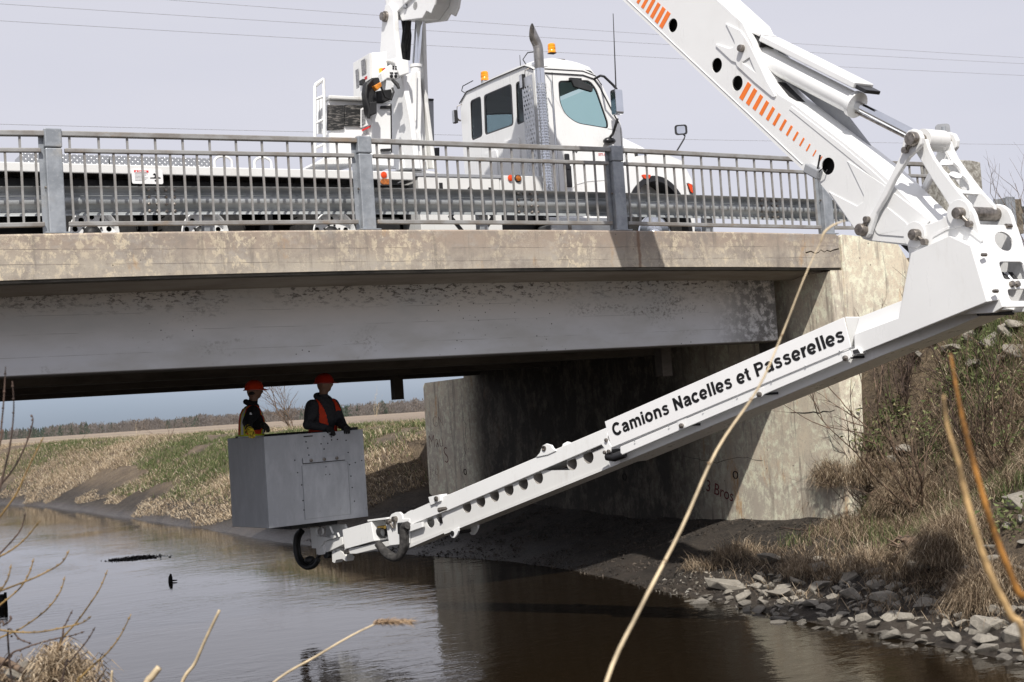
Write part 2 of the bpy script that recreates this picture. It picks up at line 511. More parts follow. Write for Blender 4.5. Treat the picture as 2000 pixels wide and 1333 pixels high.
rng = np.random.default_rng(7)
random.seed(7)
def vnoise(x, y, seed=0):
    """smooth lattice noise in 0..1"""
    x = np.asarray(x, float); y = np.asarray(y, float)
    xi, yi = np.floor(x).astype(int), np.floor(y).astype(int)
    fx, fy = x - xi, y - yi
    fx = fx * fx * (3 - 2 * fx); fy = fy * fy * (3 - 2 * fy)
    def h(a, b):
        t = np.sin(a * 127.1 + b * 311.7 + seed * 74.7) * 43758.5453
        return t - np.floor(t)
    return (h(xi, yi) * (1 - fx) + h(xi + 1, yi) * fx) * (1 - fy) + (h(xi, yi + 1) * (1 - fx) + h(xi + 1, yi + 1) * fx) * fy
def fbm(x, y, seed=0, o=4):
    a, t, n = 0, 0, 1.
    for i in range(o):
        a = a + n * vnoise(x * 2 ** i, y * 2 ** i, seed + i); t += n; n *= .5
    return a / t
# ================================================================== SETTING
_sn = np.array([-60, -20, -6.3, -3.3, -.6, 2, 5.2, 7.5, 10.5, 13, 17, 23, 37, 43, 60, 90, 200, 3000])
_ss = np.array([5.0, 6.0, 6.55, 6.85, 7.2, 7.75, 7.95, 7.55, 7.2, 7.0, 7.2, 7.25, 7.35, 6.7, 3.5, -8, -60, -900])
def shore(n):
    n = np.asarray(n, float)
    return np.interp(n, _sn, _ss) + .22 * (fbm(n * .9, n * 0 + 3.1, 5, 3) - .5)
def _p(d, t):
    a = np.array(t, float); return np.interp(d, a[:, 0], a[:, 1])
P_FAR = [(-30, -1.4), (-1.2, -.5), (0, 0), (.3, .14), (1.0, .52), (2.2, 1.15), (3.6, 1.85), (5, 2.12), (9, 2.15), (40, 2.12), (4000, 2.1)]
P_UND = [(-30, -1.4), (-1.2, -.4), (0, 0), (1.5, .25), (3, .6), (20, .7)]
P_NEAR = [(-30, -1.4), (-1.2, -.4), (0, 0), (.7, .2), (1.25, .52), (1.75, 1.1), (2.4, 1.5), (3.2, 1.95), (4.2, 2.7), (5.2, 3.5), (6.2, 4.2), (8, 4.27), (4000, 4.3)]
P_WALL = [(-30, -1.4), (-1.2, -.4), (0, 0), (1.5, .28), (3.1, .60), (3.7, .95), (4.05, 1.4), (4.85, 2.65), (5.6, 3.6), (6.4, 4.15), (8, 4.27), (4000, 4.3)]
def sstep(x, a, b):
    t = np.clip((x - a) / (b - a), 0, 1); return t * t * (3 - 2 * t)
def ground_z(s, n, rough=True):
    s = np.asarray(s, float); n = np.asarray(n, float)
    d = s - shore(n)
    far, und, near, wall = _p(d, P_FAR), _p(d, P_UND), _p(d, P_NEAR), _p(d, P_WALL)
    emb = 4.27 - np.clip(-n - .4, 0, 99) * .42
    near = np.minimum(near, np.maximum(emb, 1.3))
    wN = sstep(n, -5.0, -1.9)
    z = near * (1 - wN) + wall * wN
    wU = sstep(n, -.35, .1)
    u2 = np.where(s > 10.75, np.where(n < 11.2, 4.26, far), und)
    z = z * (1 - wU) + u2 * wU
    wF = sstep(n, 12.6, 15.0)
    z = z * (1 - wF) + far * wF
    # the bank the camera stands on
    dep = (s - CX) * _s + (n - CY) * _c
    lat = (s - CX) * _c - (n - CY) * _s
    dl = np.maximum(7.2 - dep, np.maximum(-4.5 - s - np.clip(n, -99, 0) * 0, -9e9))
    dl = np.where(n > 40, -9, dl)
    dl = np.where(s > 4.5, np.minimum(dl, 4.5 - s), dl)
    zl = _p(dl, [(-5, -1.4), (-1, -.5), (0, 0), (1.5, .45), (3, .8), (500, 1.0)])
    z = np.where((s < shore(n) - .5) & (dl > -3), np.maximum(z, zl), z)
    if rough:
        amp = sstep(np.abs(d), .0, 1.2) * np.where(d > 0, 1, .2)
        z = z + amp * (.16 * (fbm(s * 1.3, n * 1.3, 11) - .5) + .09 * (fbm(s * 4, n * 4, 21) - .5)) * np.where((n > -.2) & (n < 13), .8, 1) * np.where((s < 40) & (n < 80), 1, .3)
    return z

def axis_pts(segs):
    out = [np.arange(a, b, st) for a, b, st in segs]
    return np.concatenate(out)
sa = np.concatenate([-np.geomspace(900, 8, 14), axis_pts([(-7, 5, .6), (5, 15, .11), (15, 24, .4)]), np.geomspace(24, 4200, 34)])
na = np.concatenate([-np.geomspace(300, 24, 8), axis_pts([(-23, -8, .7), (-8, 1, .11), (1, 13, .25), (13, 34, .2), (34, 62, .4)]), np.geomspace(62, 4200, 40)])
S_, N_ = np.meshgrid(sa, na, indexing='ij')
Z_ = ground_z(S_, N_)
vv = np.stack([S_, N_, Z_], -1).reshape(-1, 3)
ni, nj = len(sa), len(na)
idx = np.arange(ni * nj).reshape(ni, nj)
ff = np.stack([idx[:-1, :-1], idx[1:, :-1], idx[1:, 1:], idx[:-1, 1:]], -1).reshape(-1, 4)
me = bpy.data.meshes.new('ground')
me.from_pydata(vv.tolist(), [], ff.tolist())
me.shade_smooth()
D_ = (S_ - shore(N_)).reshape(-1); n_ = N_.reshape(-1); s_ = S_.reshape(-1); z_ = Z_.reshape(-1)
mud = np.clip(1 - sstep(z_, .35, .95) + .5 * (fbm(s_ * .8, n_ * .5, 31) - .55), 0, 1)
mud = np.maximum(mud, sstep(n_, -.5, 0.4) * (1 - sstep(n_, 12.5, 14.5)) * (s_ < 10.6))
field = sstep(D_, 5.2, 8.0) * (n_ > 13.5)
a = me.attributes.new('mud', 'FLOAT', 'POINT'); a.data.foreach_set('value', mud.astype(np.float32))
a = me.attributes.new('field', 'FLOAT', 'POINT'); a.data.foreach_set('value', field.astype(np.float32))
k = NT('ground_soil')
f1, f2, f3 = k.noise(2.2, 7, .7), k.noise(16, 6, .72), k.noise(60, 4, .7)
th = k.mix(k.ramp(f1, .35, .65), (.205, .155, .098), (.12, .088, .06))
th = k.mix(k.ramp(f2, .42, .66, 0, .8), th, (.065, .048, .034))
md_ = k.mix(k.ramp(f1, .35, .68), (.056, .044, .034), (.018, .0145, .0115))
md_ = k.mix(k.ramp(f2, .48, .66, 0, .8), md_, (.095, .077, .06))
fl = k.mix(k.ramp(k.noise(.35, 6, .7, (.35, 1, 1)), .35, .66), (.275, .215, .165), (.205, .160, .122))
fl = k.mix(k.ramp(k.noise(2.5, 5, .75, (.5, 1, 1)), .52, .68, 0, .75), fl, (.36, .295, .205))
fl = k.mix(k.ramp(k.noise(.012, 3, .6, (.4, 1, 1)), .52, .6, 0, .55), fl, (.37, .31, .21))
c = k.mix(k.attr('mud'), th, md_)
c = k.mix(k.attr('field'), c, fl)
wet = k.ramp(k.xyz('Z'), .30, .02)
k.set(Base_Color=c, Roughness=k.math('MULTIPLY_ADD', k.math('MULTIPLY', wet, k.attr('mud')), -.55, .95),
      Normal=k.bump(k.math('ADD', f2, k.math('MULTIPLY', f3, .5)), .9, .08))
me.materials.append(k.m)
ground = link(bpy.data.objects.new('ground', me))
tag(ground, 'muddy river banks and ploughed brown field behind the bridge', kind='structure')

# water
k = NT('river_water')
rip = k.noise(2.6, 4, .55, (1.0, 1.7, 1), .4)
rip2 = k.noise(11, 3, .5, (1, 1.5, 1))
calm = k.ramp(k.noise(.22, 3), .38, .62, .25, 1)
h = k.math('MULTIPLY', k.math('ADD', rip, k.math('MULTIPLY', rip2, .22)), calm)
k.set(Base_Color=k.mix(k.noise(.25, 4), (.0135, .0088, .0044), (.010, .0068, .0038)), Roughness=.03, IOR=1.36, Specular_IOR_Level=.5,
      Normal=k.bump(h, .17, .04))
g = MB()
xs = np.concatenate([[-900, -120, -30], np.linspace(-12, 9.2, 22)]); ys = np.concatenate([np.linspace(-40, 70, 34), [110, 220, 600, 3000]])
vs_, fs_ = [], []
for i, x in enumerate(xs):
    for j, y in enumerate(ys): vs_.append((x, y, 0.))
J = len(ys)
for i in range(len(xs) - 1):
    for j in range(J - 1): fs_.append((i * J + j, (i + 1) * J + j, (i + 1) * J + j + 1, i * J + j + 1))
g.add(vs_, fs_)
water = g.build('river_water', k.m)
tag(water, 'brown slow river water reflecting the sky and the bridge', kind='structure')

# ------------------------------------------------------------------ bridge
def camber(s): return .00179 * s * (10.52 - s) if s > -9 else -.315
bridge = empty('bridge', (5, 5, 3.1), 'old concrete girder bridge with stained edge beam spanning the river', 'bridge')
def extrude_along(mb, prof, ss, use_camber=True, close=True):
    """prof: (n, z) outline"""
    m_ = len(prof); vs, fs = [], []
    for s in ss:
        dz = camber(s) if use_camber else 0
        vs += [(s, n, z + dz) for n, z in prof]
    for i in range(len(ss) - 1):
        for j in range(m_ if close else m_ - 1):
            j2 = (j + 1) % m_
            fs.append((i * m_ + j, i * m_ + j2, (i + 1) * m_ + j2, (i + 1) * m_ + j))
    if close:
        fs.append(tuple(range(m_ - 1, -1, -1))); b = (len(ss) - 1) * m_
        fs.append(tuple(b + j for j in range(m_)))
    mb.add(vs, fs)
SS = list(np.linspace(-18, 9.98, 57))
mb = MB(); extrude_along(mb, [(-.10, 4.10), (-.10, 4.55), (-.085, 4.568), (.38, 4.572), (.38, 4.10)], SS)
mb.build('edge_beam', CONC_EDGE, bridge)
# broken end of the edge beam: an upper block cracked loose from the lower one
jag = [(9.985, 4.315), (10.08, 4.335), (10.15, 4.302), (10.22, 4.318), (10.26, 4.352), (10.32, 4.318), (10.37, 4.345), (10.43, 4.328), (10.50, 4.352), (10.56, 4.36), (10.605, 4.372)]
top = [(10.605, 4.50), (10.585, 4.545), (10.54, 4.565), (9.985, 4.572)]
up = jag + top
mb = MB(); mb.prism([(x, -.105, z) for x, z in up], [(x, .38, z) for x, z in up]); mb.build('edge_block', CONC_EDGE, bridge, bevel=.006)
lo = [(x, z - .013 - .004 * math.sin(9 * x)) for x, z in jag][::-1] + [(9.985, 4.10), (10.615, 4.10)]
mb = MB(); mb.prism([(x, -.10, z) for x, z in lo], [(x, .38, z) for x, z in lo]); mb.build('edge_block', CONC_EDGE, bridge)
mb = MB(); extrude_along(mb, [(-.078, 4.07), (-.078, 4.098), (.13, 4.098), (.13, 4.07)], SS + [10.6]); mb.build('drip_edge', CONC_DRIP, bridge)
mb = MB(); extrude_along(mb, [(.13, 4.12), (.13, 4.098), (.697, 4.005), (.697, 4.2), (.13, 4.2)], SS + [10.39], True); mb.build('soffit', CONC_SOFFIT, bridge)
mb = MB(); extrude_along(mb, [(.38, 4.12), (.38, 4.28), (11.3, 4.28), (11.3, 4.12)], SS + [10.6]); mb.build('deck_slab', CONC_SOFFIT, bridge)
mb = MB(); extrude_along(mb, [(.39, 4.282), (.39, 4.30), (11.2, 4.30), (11.2, 4.282)], SS + [10.6]); mb.build('asphalt', ASPHALT, bridge)
mb = MB(); extrude_along(mb, [(11.3, 4.08), (11.3, 4.57), (11.7, 4.57), (11.7, 4.08)], SS + [10.6]); mb.build('edge_beam', CONC_EDGE, bridge)
for n0 in (.70, 3.85, 7.0, 10.1):
    mb = MB()
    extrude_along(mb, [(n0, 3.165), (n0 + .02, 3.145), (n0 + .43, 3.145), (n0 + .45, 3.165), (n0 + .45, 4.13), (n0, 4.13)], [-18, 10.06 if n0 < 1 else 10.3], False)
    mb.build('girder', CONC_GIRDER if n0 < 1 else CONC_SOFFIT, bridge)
for s0 in (-5, 2.4, 9.6):
    for n0 in (1.15, 4.30, 7.45):
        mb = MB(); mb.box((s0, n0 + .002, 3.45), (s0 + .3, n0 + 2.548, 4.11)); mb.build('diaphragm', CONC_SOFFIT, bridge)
mb = MB(); mb.box((10.06, .72, 3.0), (10.396, 1.13, 3.143)); mb.build('bearing_pad', CONC_DRIP, bridge)
for (s0, n0, zb, w) in ((7.48, 8.0, 2.73, .085), (8.70, 1.62, 2.76, .085)):
    mb = MB()
    o_ = [(s0 - w, n0 - w), (s0 + w, n0 - w), (s0 + w, n0 + w), (s0 - w, n0 + w)]
    i_ = [(s0 - w * .8, n0 - w * .8), (s0 + w * .8, n0 - w * .8), (s0 + w * .8, n0 + w * .8), (s0 - w * .8, n0 + w * .8)]
    mb.prism([(x, y, zb) for x, y in o_], [(x, y, 4.118) for x, y in o_], [([(x, y, zb) for x, y in i_], [(x, y, 4.118) for x, y in i_])])
    mb.build('drain_pipe', CONC_SOFFIT, bridge)

# ------------------------------------------------------------------ abutment
abut = empty('abutment', (10.4, 5, 0), 'tall weathered concrete abutment wall under the right end of the bridge', 'wall')
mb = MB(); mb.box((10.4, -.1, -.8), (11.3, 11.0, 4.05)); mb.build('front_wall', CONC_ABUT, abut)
mb = MB()
w2 = [(11.0, -.8), (12.95, -.8), (12.9, 3.02), (12.82, 3.10), (11.0, 3.12)]
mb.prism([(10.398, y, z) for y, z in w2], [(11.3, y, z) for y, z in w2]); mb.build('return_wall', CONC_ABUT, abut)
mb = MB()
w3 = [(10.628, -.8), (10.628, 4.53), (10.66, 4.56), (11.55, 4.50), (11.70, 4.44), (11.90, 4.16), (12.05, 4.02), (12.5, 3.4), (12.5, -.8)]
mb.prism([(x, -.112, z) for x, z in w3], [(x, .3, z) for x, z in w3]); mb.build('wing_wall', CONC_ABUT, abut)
mb = MB(); mb.box((10.405, -.108, -.8), (10.618, -.09, 4.06)); mb.build('corner_strip', CONC_ABUT, abut)
for q in ((909, 922), (1220, 932), (1437, 928)):
    P = onX(*q, 10.4)
    mb = MB(); mb.lathe((10.41, P[1], P[2]), (-1, 0, 0), [(.05, 0), (.062, .0), (.062, .022), (.05, .022), (.05, .004)], 14); mb.build('weep_hole', CRACK, abut)
def crackline(pts, w, plane, name, par):
    mb = MB(); pts = [np.array(p) for p in pts]
    A, B = [], []
    for i, p in enumerate(pts):
        t = pts[min(i + 1, len(pts) - 1)] - pts[max(i - 1, 0)]; t /= np.linalg.norm(t)
        nn = np.cross(t, plane); ww = w * (.4 + .6 * math.sin(math.pi * (i + .5) / len(pts))) * random.uniform(.6, 1.2)
        A.append(p + nn * ww); B.append(p - nn * ww)
    mb.ribbon(A, B, False)
    return mb.build(name, CRACK, par)
def jitter_path(pts, step, amp):
    out = []
    for a_, b_ in zip(pts[:-1], pts[1:]):
        a_, b_ = np.array(a_, float), np.array(b_, float); n = max(1, int(np.linalg.norm(b_ - a_) / step))
        for i in range(n): out.append(a_ + (b_ - a_) * i / n + np.array([random.uniform(-amp, amp), random.uniform(-amp, amp)]))
    out.append(np.array(pts[-1], float)); return out
for pts, w in (([(1545, 808), (1600, 806), (1660, 797), (1700, 800), (1718, 812)], .009), ([(1335, 890), (1400, 905), (1440, 893), (1490, 900)], .005),
               ([(905, 800), (912, 860), (903, 930), (912, 960)], .006)):
    P = [onX(x, y, 10.397) if x < 1640 else onY(x, y, -.1145) for x, y in jitter_path(pts, 9, 2)]
    P = [p for p in P if p[1] > -.11] if pts[0][0] < 1640 else P
    if len(P) > 3: crackline(P, w, np.array([1., 0, 0]), 'crack', abut)
    if pts[0][0] == 1545:
        P = [onY(x, y, -.1145) for x, y in jitter_path(pts, 9, 2)]
        P = [p for p in P if p[0] > 10.64]
        if len(P) > 3: crackline(P, w, np.array([0, 1., 0]), 'crack', abut)

def text_mesh(txt, size, offset=0, extrude=.001, spacing=1.0):
    cu = bpy.data.curves.new('t', 'FONT'); cu.body = txt; cu.size = size; cu.offset = offset; cu.extrude = extrude
    cu.space_character = spacing; cu.resolution_u = 4; cu.align_x = 'LEFT'
    o = bpy.data.objects.new('t', cu); COL.objects.link(o)
    dg = bpy.context.evaluated_depsgraph_get()
    me = bpy.data.meshes.new_from_object(o.evaluated_get(dg))
    bpy.data.objects.remove(o); bpy.data.curves.remove(cu)
    return me
def place_text(txt, name, mat, origin, ux, uy, size, par, offset=0, extrude=.001, width=None, spacing=1.0):
    me = text_mesh(txt, size, offset, extrude, spacing)
    co = np.empty(len(me.vertices) * 3); me.vertices.foreach_get('co', co); co = co.reshape(-1, 3)
    sx = width / (co[:, 0].max() - co[:, 0].min()) if width else 1
    ux, uy = np.asarray(ux, float), np.asarray(uy, float); uz = np.cross(ux, uy); uz /= np.linalg.norm(uz)
    w = np.asarray(origin) + (co[:, :1] - (co[:, 0].min() if width else 0)) * sx * ux + co[:, 1:2] * uy + co[:, 2:] * uz
    me.vertices.foreach_set('co', w.reshape(-1)); me.update()
    me.materials.clear(); me.materials.append(mat)
    o = link(bpy.data.objects.new(name, me)); parent(o, par); return o
GRAF = simple('graffiti_red', (.16, .03, .028), .8, var=.4, scale=30)
P = onX(1378, 958, 10.396)
place_text('3 Bros', 'graffiti', GRAF, P, (0, -.97, -.24), (0, -.24, .97), .26, abut, 0, .001)
for (px, py, tx, sz) in ((838, 876, 'Mau', .42), (846, 835, 'GN', .34), (840, 930, 'Jco', .36), (868, 905, 'S', .5)):
    P = onX(px, py, 10.3955)
    place_text(tx, 'graffiti', GRAF, P, (0, -1, .03), (0, .1, 1), sz, abut, -.012, .0008)

# ------------------------------------------------------------------ railing
rail = empty('bridge_railing', (3.5, 0, 4.57), 'grey galvanised picket railing along the edge of the bridge', 'railing')
H = 1.07
for s0 in (-3.5, 0, 3.5, 7.01, 10.5):
    zb = 4.575 + camber(s0)
    mb = MB(); mb.box((s0 - .085, -.06, zb), (s0 + .085, .02, zb + .885)); 
    po = mb.build('post', GALV, rail, bevel=.012)
    mb = MB(); mb.box((s0 - .088, -.062, zb + .893), (s0 + .088, .022, zb + H + .02)); mb.build('post_cap', GALV, po, bevel=.012)
    mb = MB(); mb.box((s0 - .135, .022, zb + .0), (s0 - .03, .034, zb + H - .02)); mb.build('back_plate', GALV, po)
    mb = MB(); mb.box((s0 - .13, -.085, zb - .002), (s0 + .13, .12, zb + .012)); mb.build('base_plate', GALV, po)
    mb = MB(); mb.tube([(s0 - .06, .03, zb + .48), (s0 - .06, -.005, zb + .48), (s0 - .1, -.01, zb + .48)], .014, 8); mb.build('bolt', STEEL, po)
def barmesh(h):
    mb = MB(); mb.box((-.011, -.011, 0), (.011, .011, h)); o = mb.build('tmp', RAIL); me_ = o.data; bpy.data.objects.remove(o); return me_
m_low, m_up = barmesh(.745), barmesh(.155)
for a_, b_ in ((-3.5, 0), (0, 3.5), (3.5, 7.01), (7.01, 10.5), (10.5, 12.65)):
    sa_, sb_ = a_ + .10, b_ - .10
    ss2 = [sa_, (sa_ + sb_) / 2, sb_]
    def zt(s): return 4.575 + camber(min(s, 10.6))
    for nm, z0, z1, hw in (('top_rail', H - .055, H, .04), ('middle_rail', .845, .89, .028), ('bottom_rail', .075, .122, .028)):
        mb = MB(); vs2 = []
        extra = .02 if nm == 'top_rail' else -.02
        for s in (sa_ - extra, sb_ + extra):
            vs2 += [(s, -hw, zt(s) + z0), (s, hw, zt(s) + z0), (s, hw, zt(s) + z1), (s, -hw, zt(s) + z1)]
        mb.add(vs2, [(0, 1, 5, 4), (1, 2, 6, 5), (2, 3, 7, 6), (3, 0, 4, 7), (0, 3, 2, 1), (4, 5, 6, 7)])
        mb.build(nm, RAIL, rail, bevel=.008)
    nb = 22 if b_ < 12 else 13
    for i in range(nb):
        s = sa_ + .075 + (sb_ - sa_ - .15) * i / (nb - 1)
        zl = lambda q: zt(sa_) + (zt(sb_) - zt(sa_)) * (q - sa_) / (sb_ - sa_)
        o = link(bpy.data.objects.new('baluster', m_low)); o.location = (s, 0, zl(s) + .111); parent(o, rail)
        o.rotation_euler = (random.uniform(-.006, .006), random.uniform(-.007, .007), random.uniform(-.1, .1))
        if i % 2 == 0:
            o = link(bpy.data.objects.new('short_baluster', m_up)); o.location = (s, 0, zl(s) + .875); parent(o, rail)

# ------------------------------------------------------------------ guardrail on the deck
gr = empty('deck_guardrail', (3.5, .5, 4.5), 'corrugated steel traffic barrier running behind the bridge railing', 'guardrail')
WP = [(-.004, .158), (.0, .142), (.07, .112), (.083, .092), (.078, .076), (.014, .044), (0, .028), (0, -.028), (.014, -.044), (.078, -.076), (.083, -.092), (.07, -.112), (.0, -.142), (-.004, -.158)]
def wbeam(s0, s1, n0, zc_, ncol=8):
    mb = MB(); ss2 = np.linspace(s0, s1, ncol); m_ = len(WP); vs2, fs2 = [], []
    for off in (0, .004):
        for s in ss2:
            vs2 += [(s, n0 + a_ + off, zc_ + b_ + camber(min(s, 10.6))) for a_, b_ in WP]
    for lay in (0, 1):
        o_ = lay * ncol * m_
        for i in range(ncol - 1):
            for j in range(m_ - 1):
                fs2.append((o_ + i * m_ + j, o_ + i * m_ + j + 1, o_ + (i + 1) * m_ + j + 1, o_ + (i + 1) * m_ + j))
    mb.add(vs2, fs2)
    return mb.build('guardrail_beam', WBEAM, gr, smooth=60)
ZG = 4.965
for i, (a_, b_) in enumerate(((-6, -2.8), (-3.0, 1.35), (1.05, 6.0), (5.7, 9.9), (9.6, 13.2))):
    wbeam(a_, b_, .30 + .006 * (i % 2), ZG)
for s0 in (-2.9, 1.2, 5.85, 9.75):
    for ds in (-.14, -.05, .05, .14):
        for dz in (-.115, -.04, .04, .115):
            mb = MB(); mb.lathe((s0 + ds, .305, ZG + dz + camber(s0)), (0, -1, 0), [(.016, -.02), (.016, .016), (.008, .02)], 8); mb.build('bolt', STEEL, gr)
for s0 in (-1.75, 1.75, 5.25, 8.75):
    mb = MB(); mb.box((s0 - .06, .395, 4.30), (s0 + .06, .50, 5.1)); mb.build('barrier_post', GALV, gr)

# bridge end post, sign and approach guardrail
endp = empty('concrete_end_post', (13.1, 0, 4.3), 'lichen covered concrete post where the railing ends behind the white boom', 'post')
mb = MB(); mb.prism([(12.75, -.1, 4.2), (13.55, -.1, 4.2), (13.55, -.1, 5.66), (13.38, -.1, 5.68), (12.72, -.1, 5.69)], [(12.75, .32, 4.2), (13.55, .32, 4.2), (13.55, .32, 5.66), (13.38, .32, 5.68), (12.72, .32, 5.69)])
mb.build('post_block', CONC_LICHEN, endp, bevel=.02)
mb = MB(); mb.box((12.68, -.16, 3.6), (13.62, .4, 4.2)); mb.build('plinth', CONC_LICHEN, endp, bevel=.02)
P = onY(1843, 270, .5)
sg = empty('hazard_sign', (P[0], .5, 4.3), 'narrow grey rounded hazard marker seen from behind beyond the boom', 'sign')
def rrect(w, h, r, n=5):
    out = []
    for cx, cy, a0 in ((w - r, h - r, 0), (-w + r, h - r, 90), (-w + r, -h + r, 180), (w - r, -h + r, 270)):
        out += [(cx + r * math.cos(math.radians(a0 + 90 * i / n)), cy + r * math.sin(math.radians(a0 + 90 * i / n))) for i in range(n + 1)]
    return out
o_ = rrect(.11, .36, .05); zs = P[2] - .14
d1, d2 = np.array([.55, .83, 0]), np.array([.83, -.55, 0])
mb = MB(); mb.prism([np.array([P[0], .5, zs]) + a_ * d2 * 1.0 + np.array([0, 0, b_]) for a_, b_ in o_], [np.array([P[0], .5, zs]) + a_ * d2 + np.array([0, 0, b_]) + d1 * .03 for a_, b_ in o_])
mb.build('sign_plate', GREY, sg, smooth=30)
mb = MB(); mb.tube([(P[0] - .05, .44, 4.2), (P[0] - .05, .44, zs + .3)], .03, 8); mb.build('sign_pole', GALV, sg)
ag = empty('approach_guardrail', (14.5, -.2, 4.2), 'corrugated grey guardrail on posts at the right edge above the bank', 'guardrail')
def wb2(p0, p1):
    p0, p1 = np.array(p0, float), np.array(p1, float); t = p1 - p0; t /= np.linalg.norm(t); nn = np.array([-t[1], t[0], 0]); mb = MB()
    A = [p0 + nn * a_ + np.array([0, 0, b_]) for a_, b_ in WP]; B = [p1 + nn * a_ + np.array([0, 0, b_]) for a_, b_ in WP]
    mb.ribbon(A, B, False); return mb.build('guardrail_beam', WBEAM, ag, smooth=60)
wb2((13.5, -.05, 4.85), (17.2, -.5, 4.78)); wb2((17.1, -.50, 4.78), (22, -1.2, 4.7))
WOODP = simple('weathered_post_wood', (.19, .165, .13), .9, var=.3, scale=12)
for s0, n0, tp in ((13.85, -.22, 5.10), (14.62, -.30, 5.08), (15.55, -.42, 5.04), (17.0, -.6, 5.02), (18.8, -.9, 5.0)):
    mb = MB(); mb.box((s0 - .012, n0 - .11, 3.4), (s0 + .012, n0 + .11, tp)); mb.box((s0 - .10, n0 - .118, 3.4), (s0 + .10, n0 - .111, tp)); mb.box((s0 - .10, n0 + .111, 3.4), (s0 + .10, n0 + .118, tp))
    mb.build('guardrail_post', GALV, ag)
    mb = MB(); mb.box((s0 + .11, n0 - .10, 4.55), (s0 + .26, n0 + .10, tp - .03)); mb.build('spacer_block', WOODP, ag)

# ------------------------------------------------------------------ power lines far behind the bridge
for (lx, rx), lab in zip((((300, -2), (2000, 113)), ((0, 8), (2000, 125)), ((0, 41), (2000, 148)), ((0, 243), (2000, 283))),
                       ('topmost of the thin power lines crossing the sky', 'second power line from the top crossing the sky',
                        'third power line from the top crossing the sky', 'lowest thin power line, just above the bridge railing')):
    mb = MB(); pts = []
    for t in np.linspace(-.35, 1.35, 30):
        x = lx[0] + (rx[0] - lx[0]) * t; y = lx[1] + (rx[1] - lx[1]) * t + 3.5 * (1 - (2 * t - 1) ** 2)
        pts.append(onY(x, y, 62))
    mb.tube(pts, .013, 5)
    tag(mb.build('power_line', GREY), lab, 'power line', 'power lines crossing the sky')

# ------------------------------------------------------------------ far woodland
def leafy(points, size, seed):
    r_ = np.random.default_rng(seed); n = len(points)
    d = r_.normal(size=(n, 3)); d /= np.linalg.norm(d, axis=1)[:, None]
    e = r_.normal(size=(n, 3)); e -= d * (e * d).sum(1)[:, None]; e /= np.linalg.norm(e, axis=1)[:, None]
    sz = size[:, None] if hasattr(size, '__len__') else size
    v = np.stack([points - d * sz, points + e * sz * .8, points + d * sz], 1).reshape(-1, 3)
    return v, np.arange(n * 3).reshape(n, 3)
def raw_mesh(name, v, f, mat, tint=None, kind=None, label=None):
    me = bpy.data.meshes.new(name)
    v = np.ascontiguousarray(v, np.float32); f = np.ascontiguousarray(f, np.int32)
    me.vertices.add(len(v)); me.vertices.foreach_set('co', v.reshape(-1))
    k_ = f.shape[1]; me.loops.add(f.size); me.loops.foreach_set('vertex_index', f.reshape(-1))
    me.polygons.add(len(f)); me.polygons.foreach_set('loop_start', np.arange(len(f), dtype=np.int32) * k_)
    me.update(calc_edges=True)
    if tint is not None:
        a_ = me.attributes.new('tint', 'FLOAT', 'POINT'); a_.data.foreach_set('value', np.ascontiguousarray(tint, np.float32))
    me.materials.append(mat)
    o = link(bpy.data.objects.new(name, me)); tag(o, label, kind=kind); return o
def tintmat(name, stops, rough=.9, trans=0):
    k = NT(name); r_ = k.n.new('ShaderNodeValToRGB'); r_.color_ramp.interpolation = 'LINEAR'
    el = r_.color_ramp.elements
    while len(el) < len(stops): el.new(.5)
    for e_, (p_, c_) in zip(el, stops): e_.position = p_; e_.color = (*c_, 1)
    k.l.new(k.attr('tint'), r_.inputs[0])
    k.set(Base_Color=r_.outputs[0], Roughness=rough, Specular_IOR_Level=.25)
    if trans:
        tr = k.n.new('ShaderNodeBsdfTranslucent'); k.l.new(r_.outputs[0], tr.inputs[0])
        mx = k.n.new('ShaderNodeMixShader'); mx.inputs[0].default_value = trans
        k.l.new(k.b.outputs[0], mx.inputs[1]); k.l.new(tr.outputs[0], mx.inputs[2])
        k.l.new(mx.outputs[0], k.n['Material Output'].inputs[0])
    return k.m
r_ = np.random.default_rng(3)
NTREE = 5200
azi = r_.uniform(-24, 26, NTREE); dist = r_.uniform(700, 1150, NTREE) + 260 * np.clip((-azi - 2) / 20, 0, 1)
ang = np.radians(azi) + YAW
tx, ty = CX + dist * np.sin(ang), CY + dist * np.cos(ang)
hh = r_.uniform(6.0, 8.6, NTREE) * (.8 + .35 * fbm(azi * .8, azi * 0, 8)); conif = (fbm(azi * .55, azi * 0 + 9, 4) + r_.uniform(-.22, .22, NTREE)) > .66
pts, szs, tn = [], [], []
for i in range(NTREE):
    m_ = 60
    t = r_.uniform(0.02, 1, m_); wd = (.32 * (1.02 - t) if conif[i] else .30 * np.sqrt(np.clip(1 - (t - .45) ** 2 * 2.6, .05, 1))) * hh[i]
    pts.append(np.stack([tx[i] + r_.normal(size=m_) * wd * .6, ty[i] + r_.normal(size=m_) * wd * .6, 2.0 + t * hh[i] * .92], 1))
    szs.append(np.full(m_, hh[i] * .075)); tn.append(np.full(m_, (.86 if conif[i] else r_.uniform(.12, .52))))
PT = np.concatenate(pts); SZ = np.concatenate(szs); nT = len(PT)
a1 = r_.uniform(0, 6.28, nT); sdv = np.stack([np.cos(a1), np.sin(a1), r_.normal(0, .15, nT)], 1) * (SZ * .42)[:, None]; tpv = np.stack([r_.normal(0, .25, nT), r_.normal(0, .25, nT), np.ones(nT)], 1) * (SZ * 2.0)[:, None]
v = np.stack([PT - sdv - tpv * .5, PT + sdv - tpv * .5, PT + tpv * .5], 1).reshape(-1, 3); v[:, 2] = np.maximum(v[:, 2], 1.8); f = np.arange(nT * 3).reshape(nT, 3)
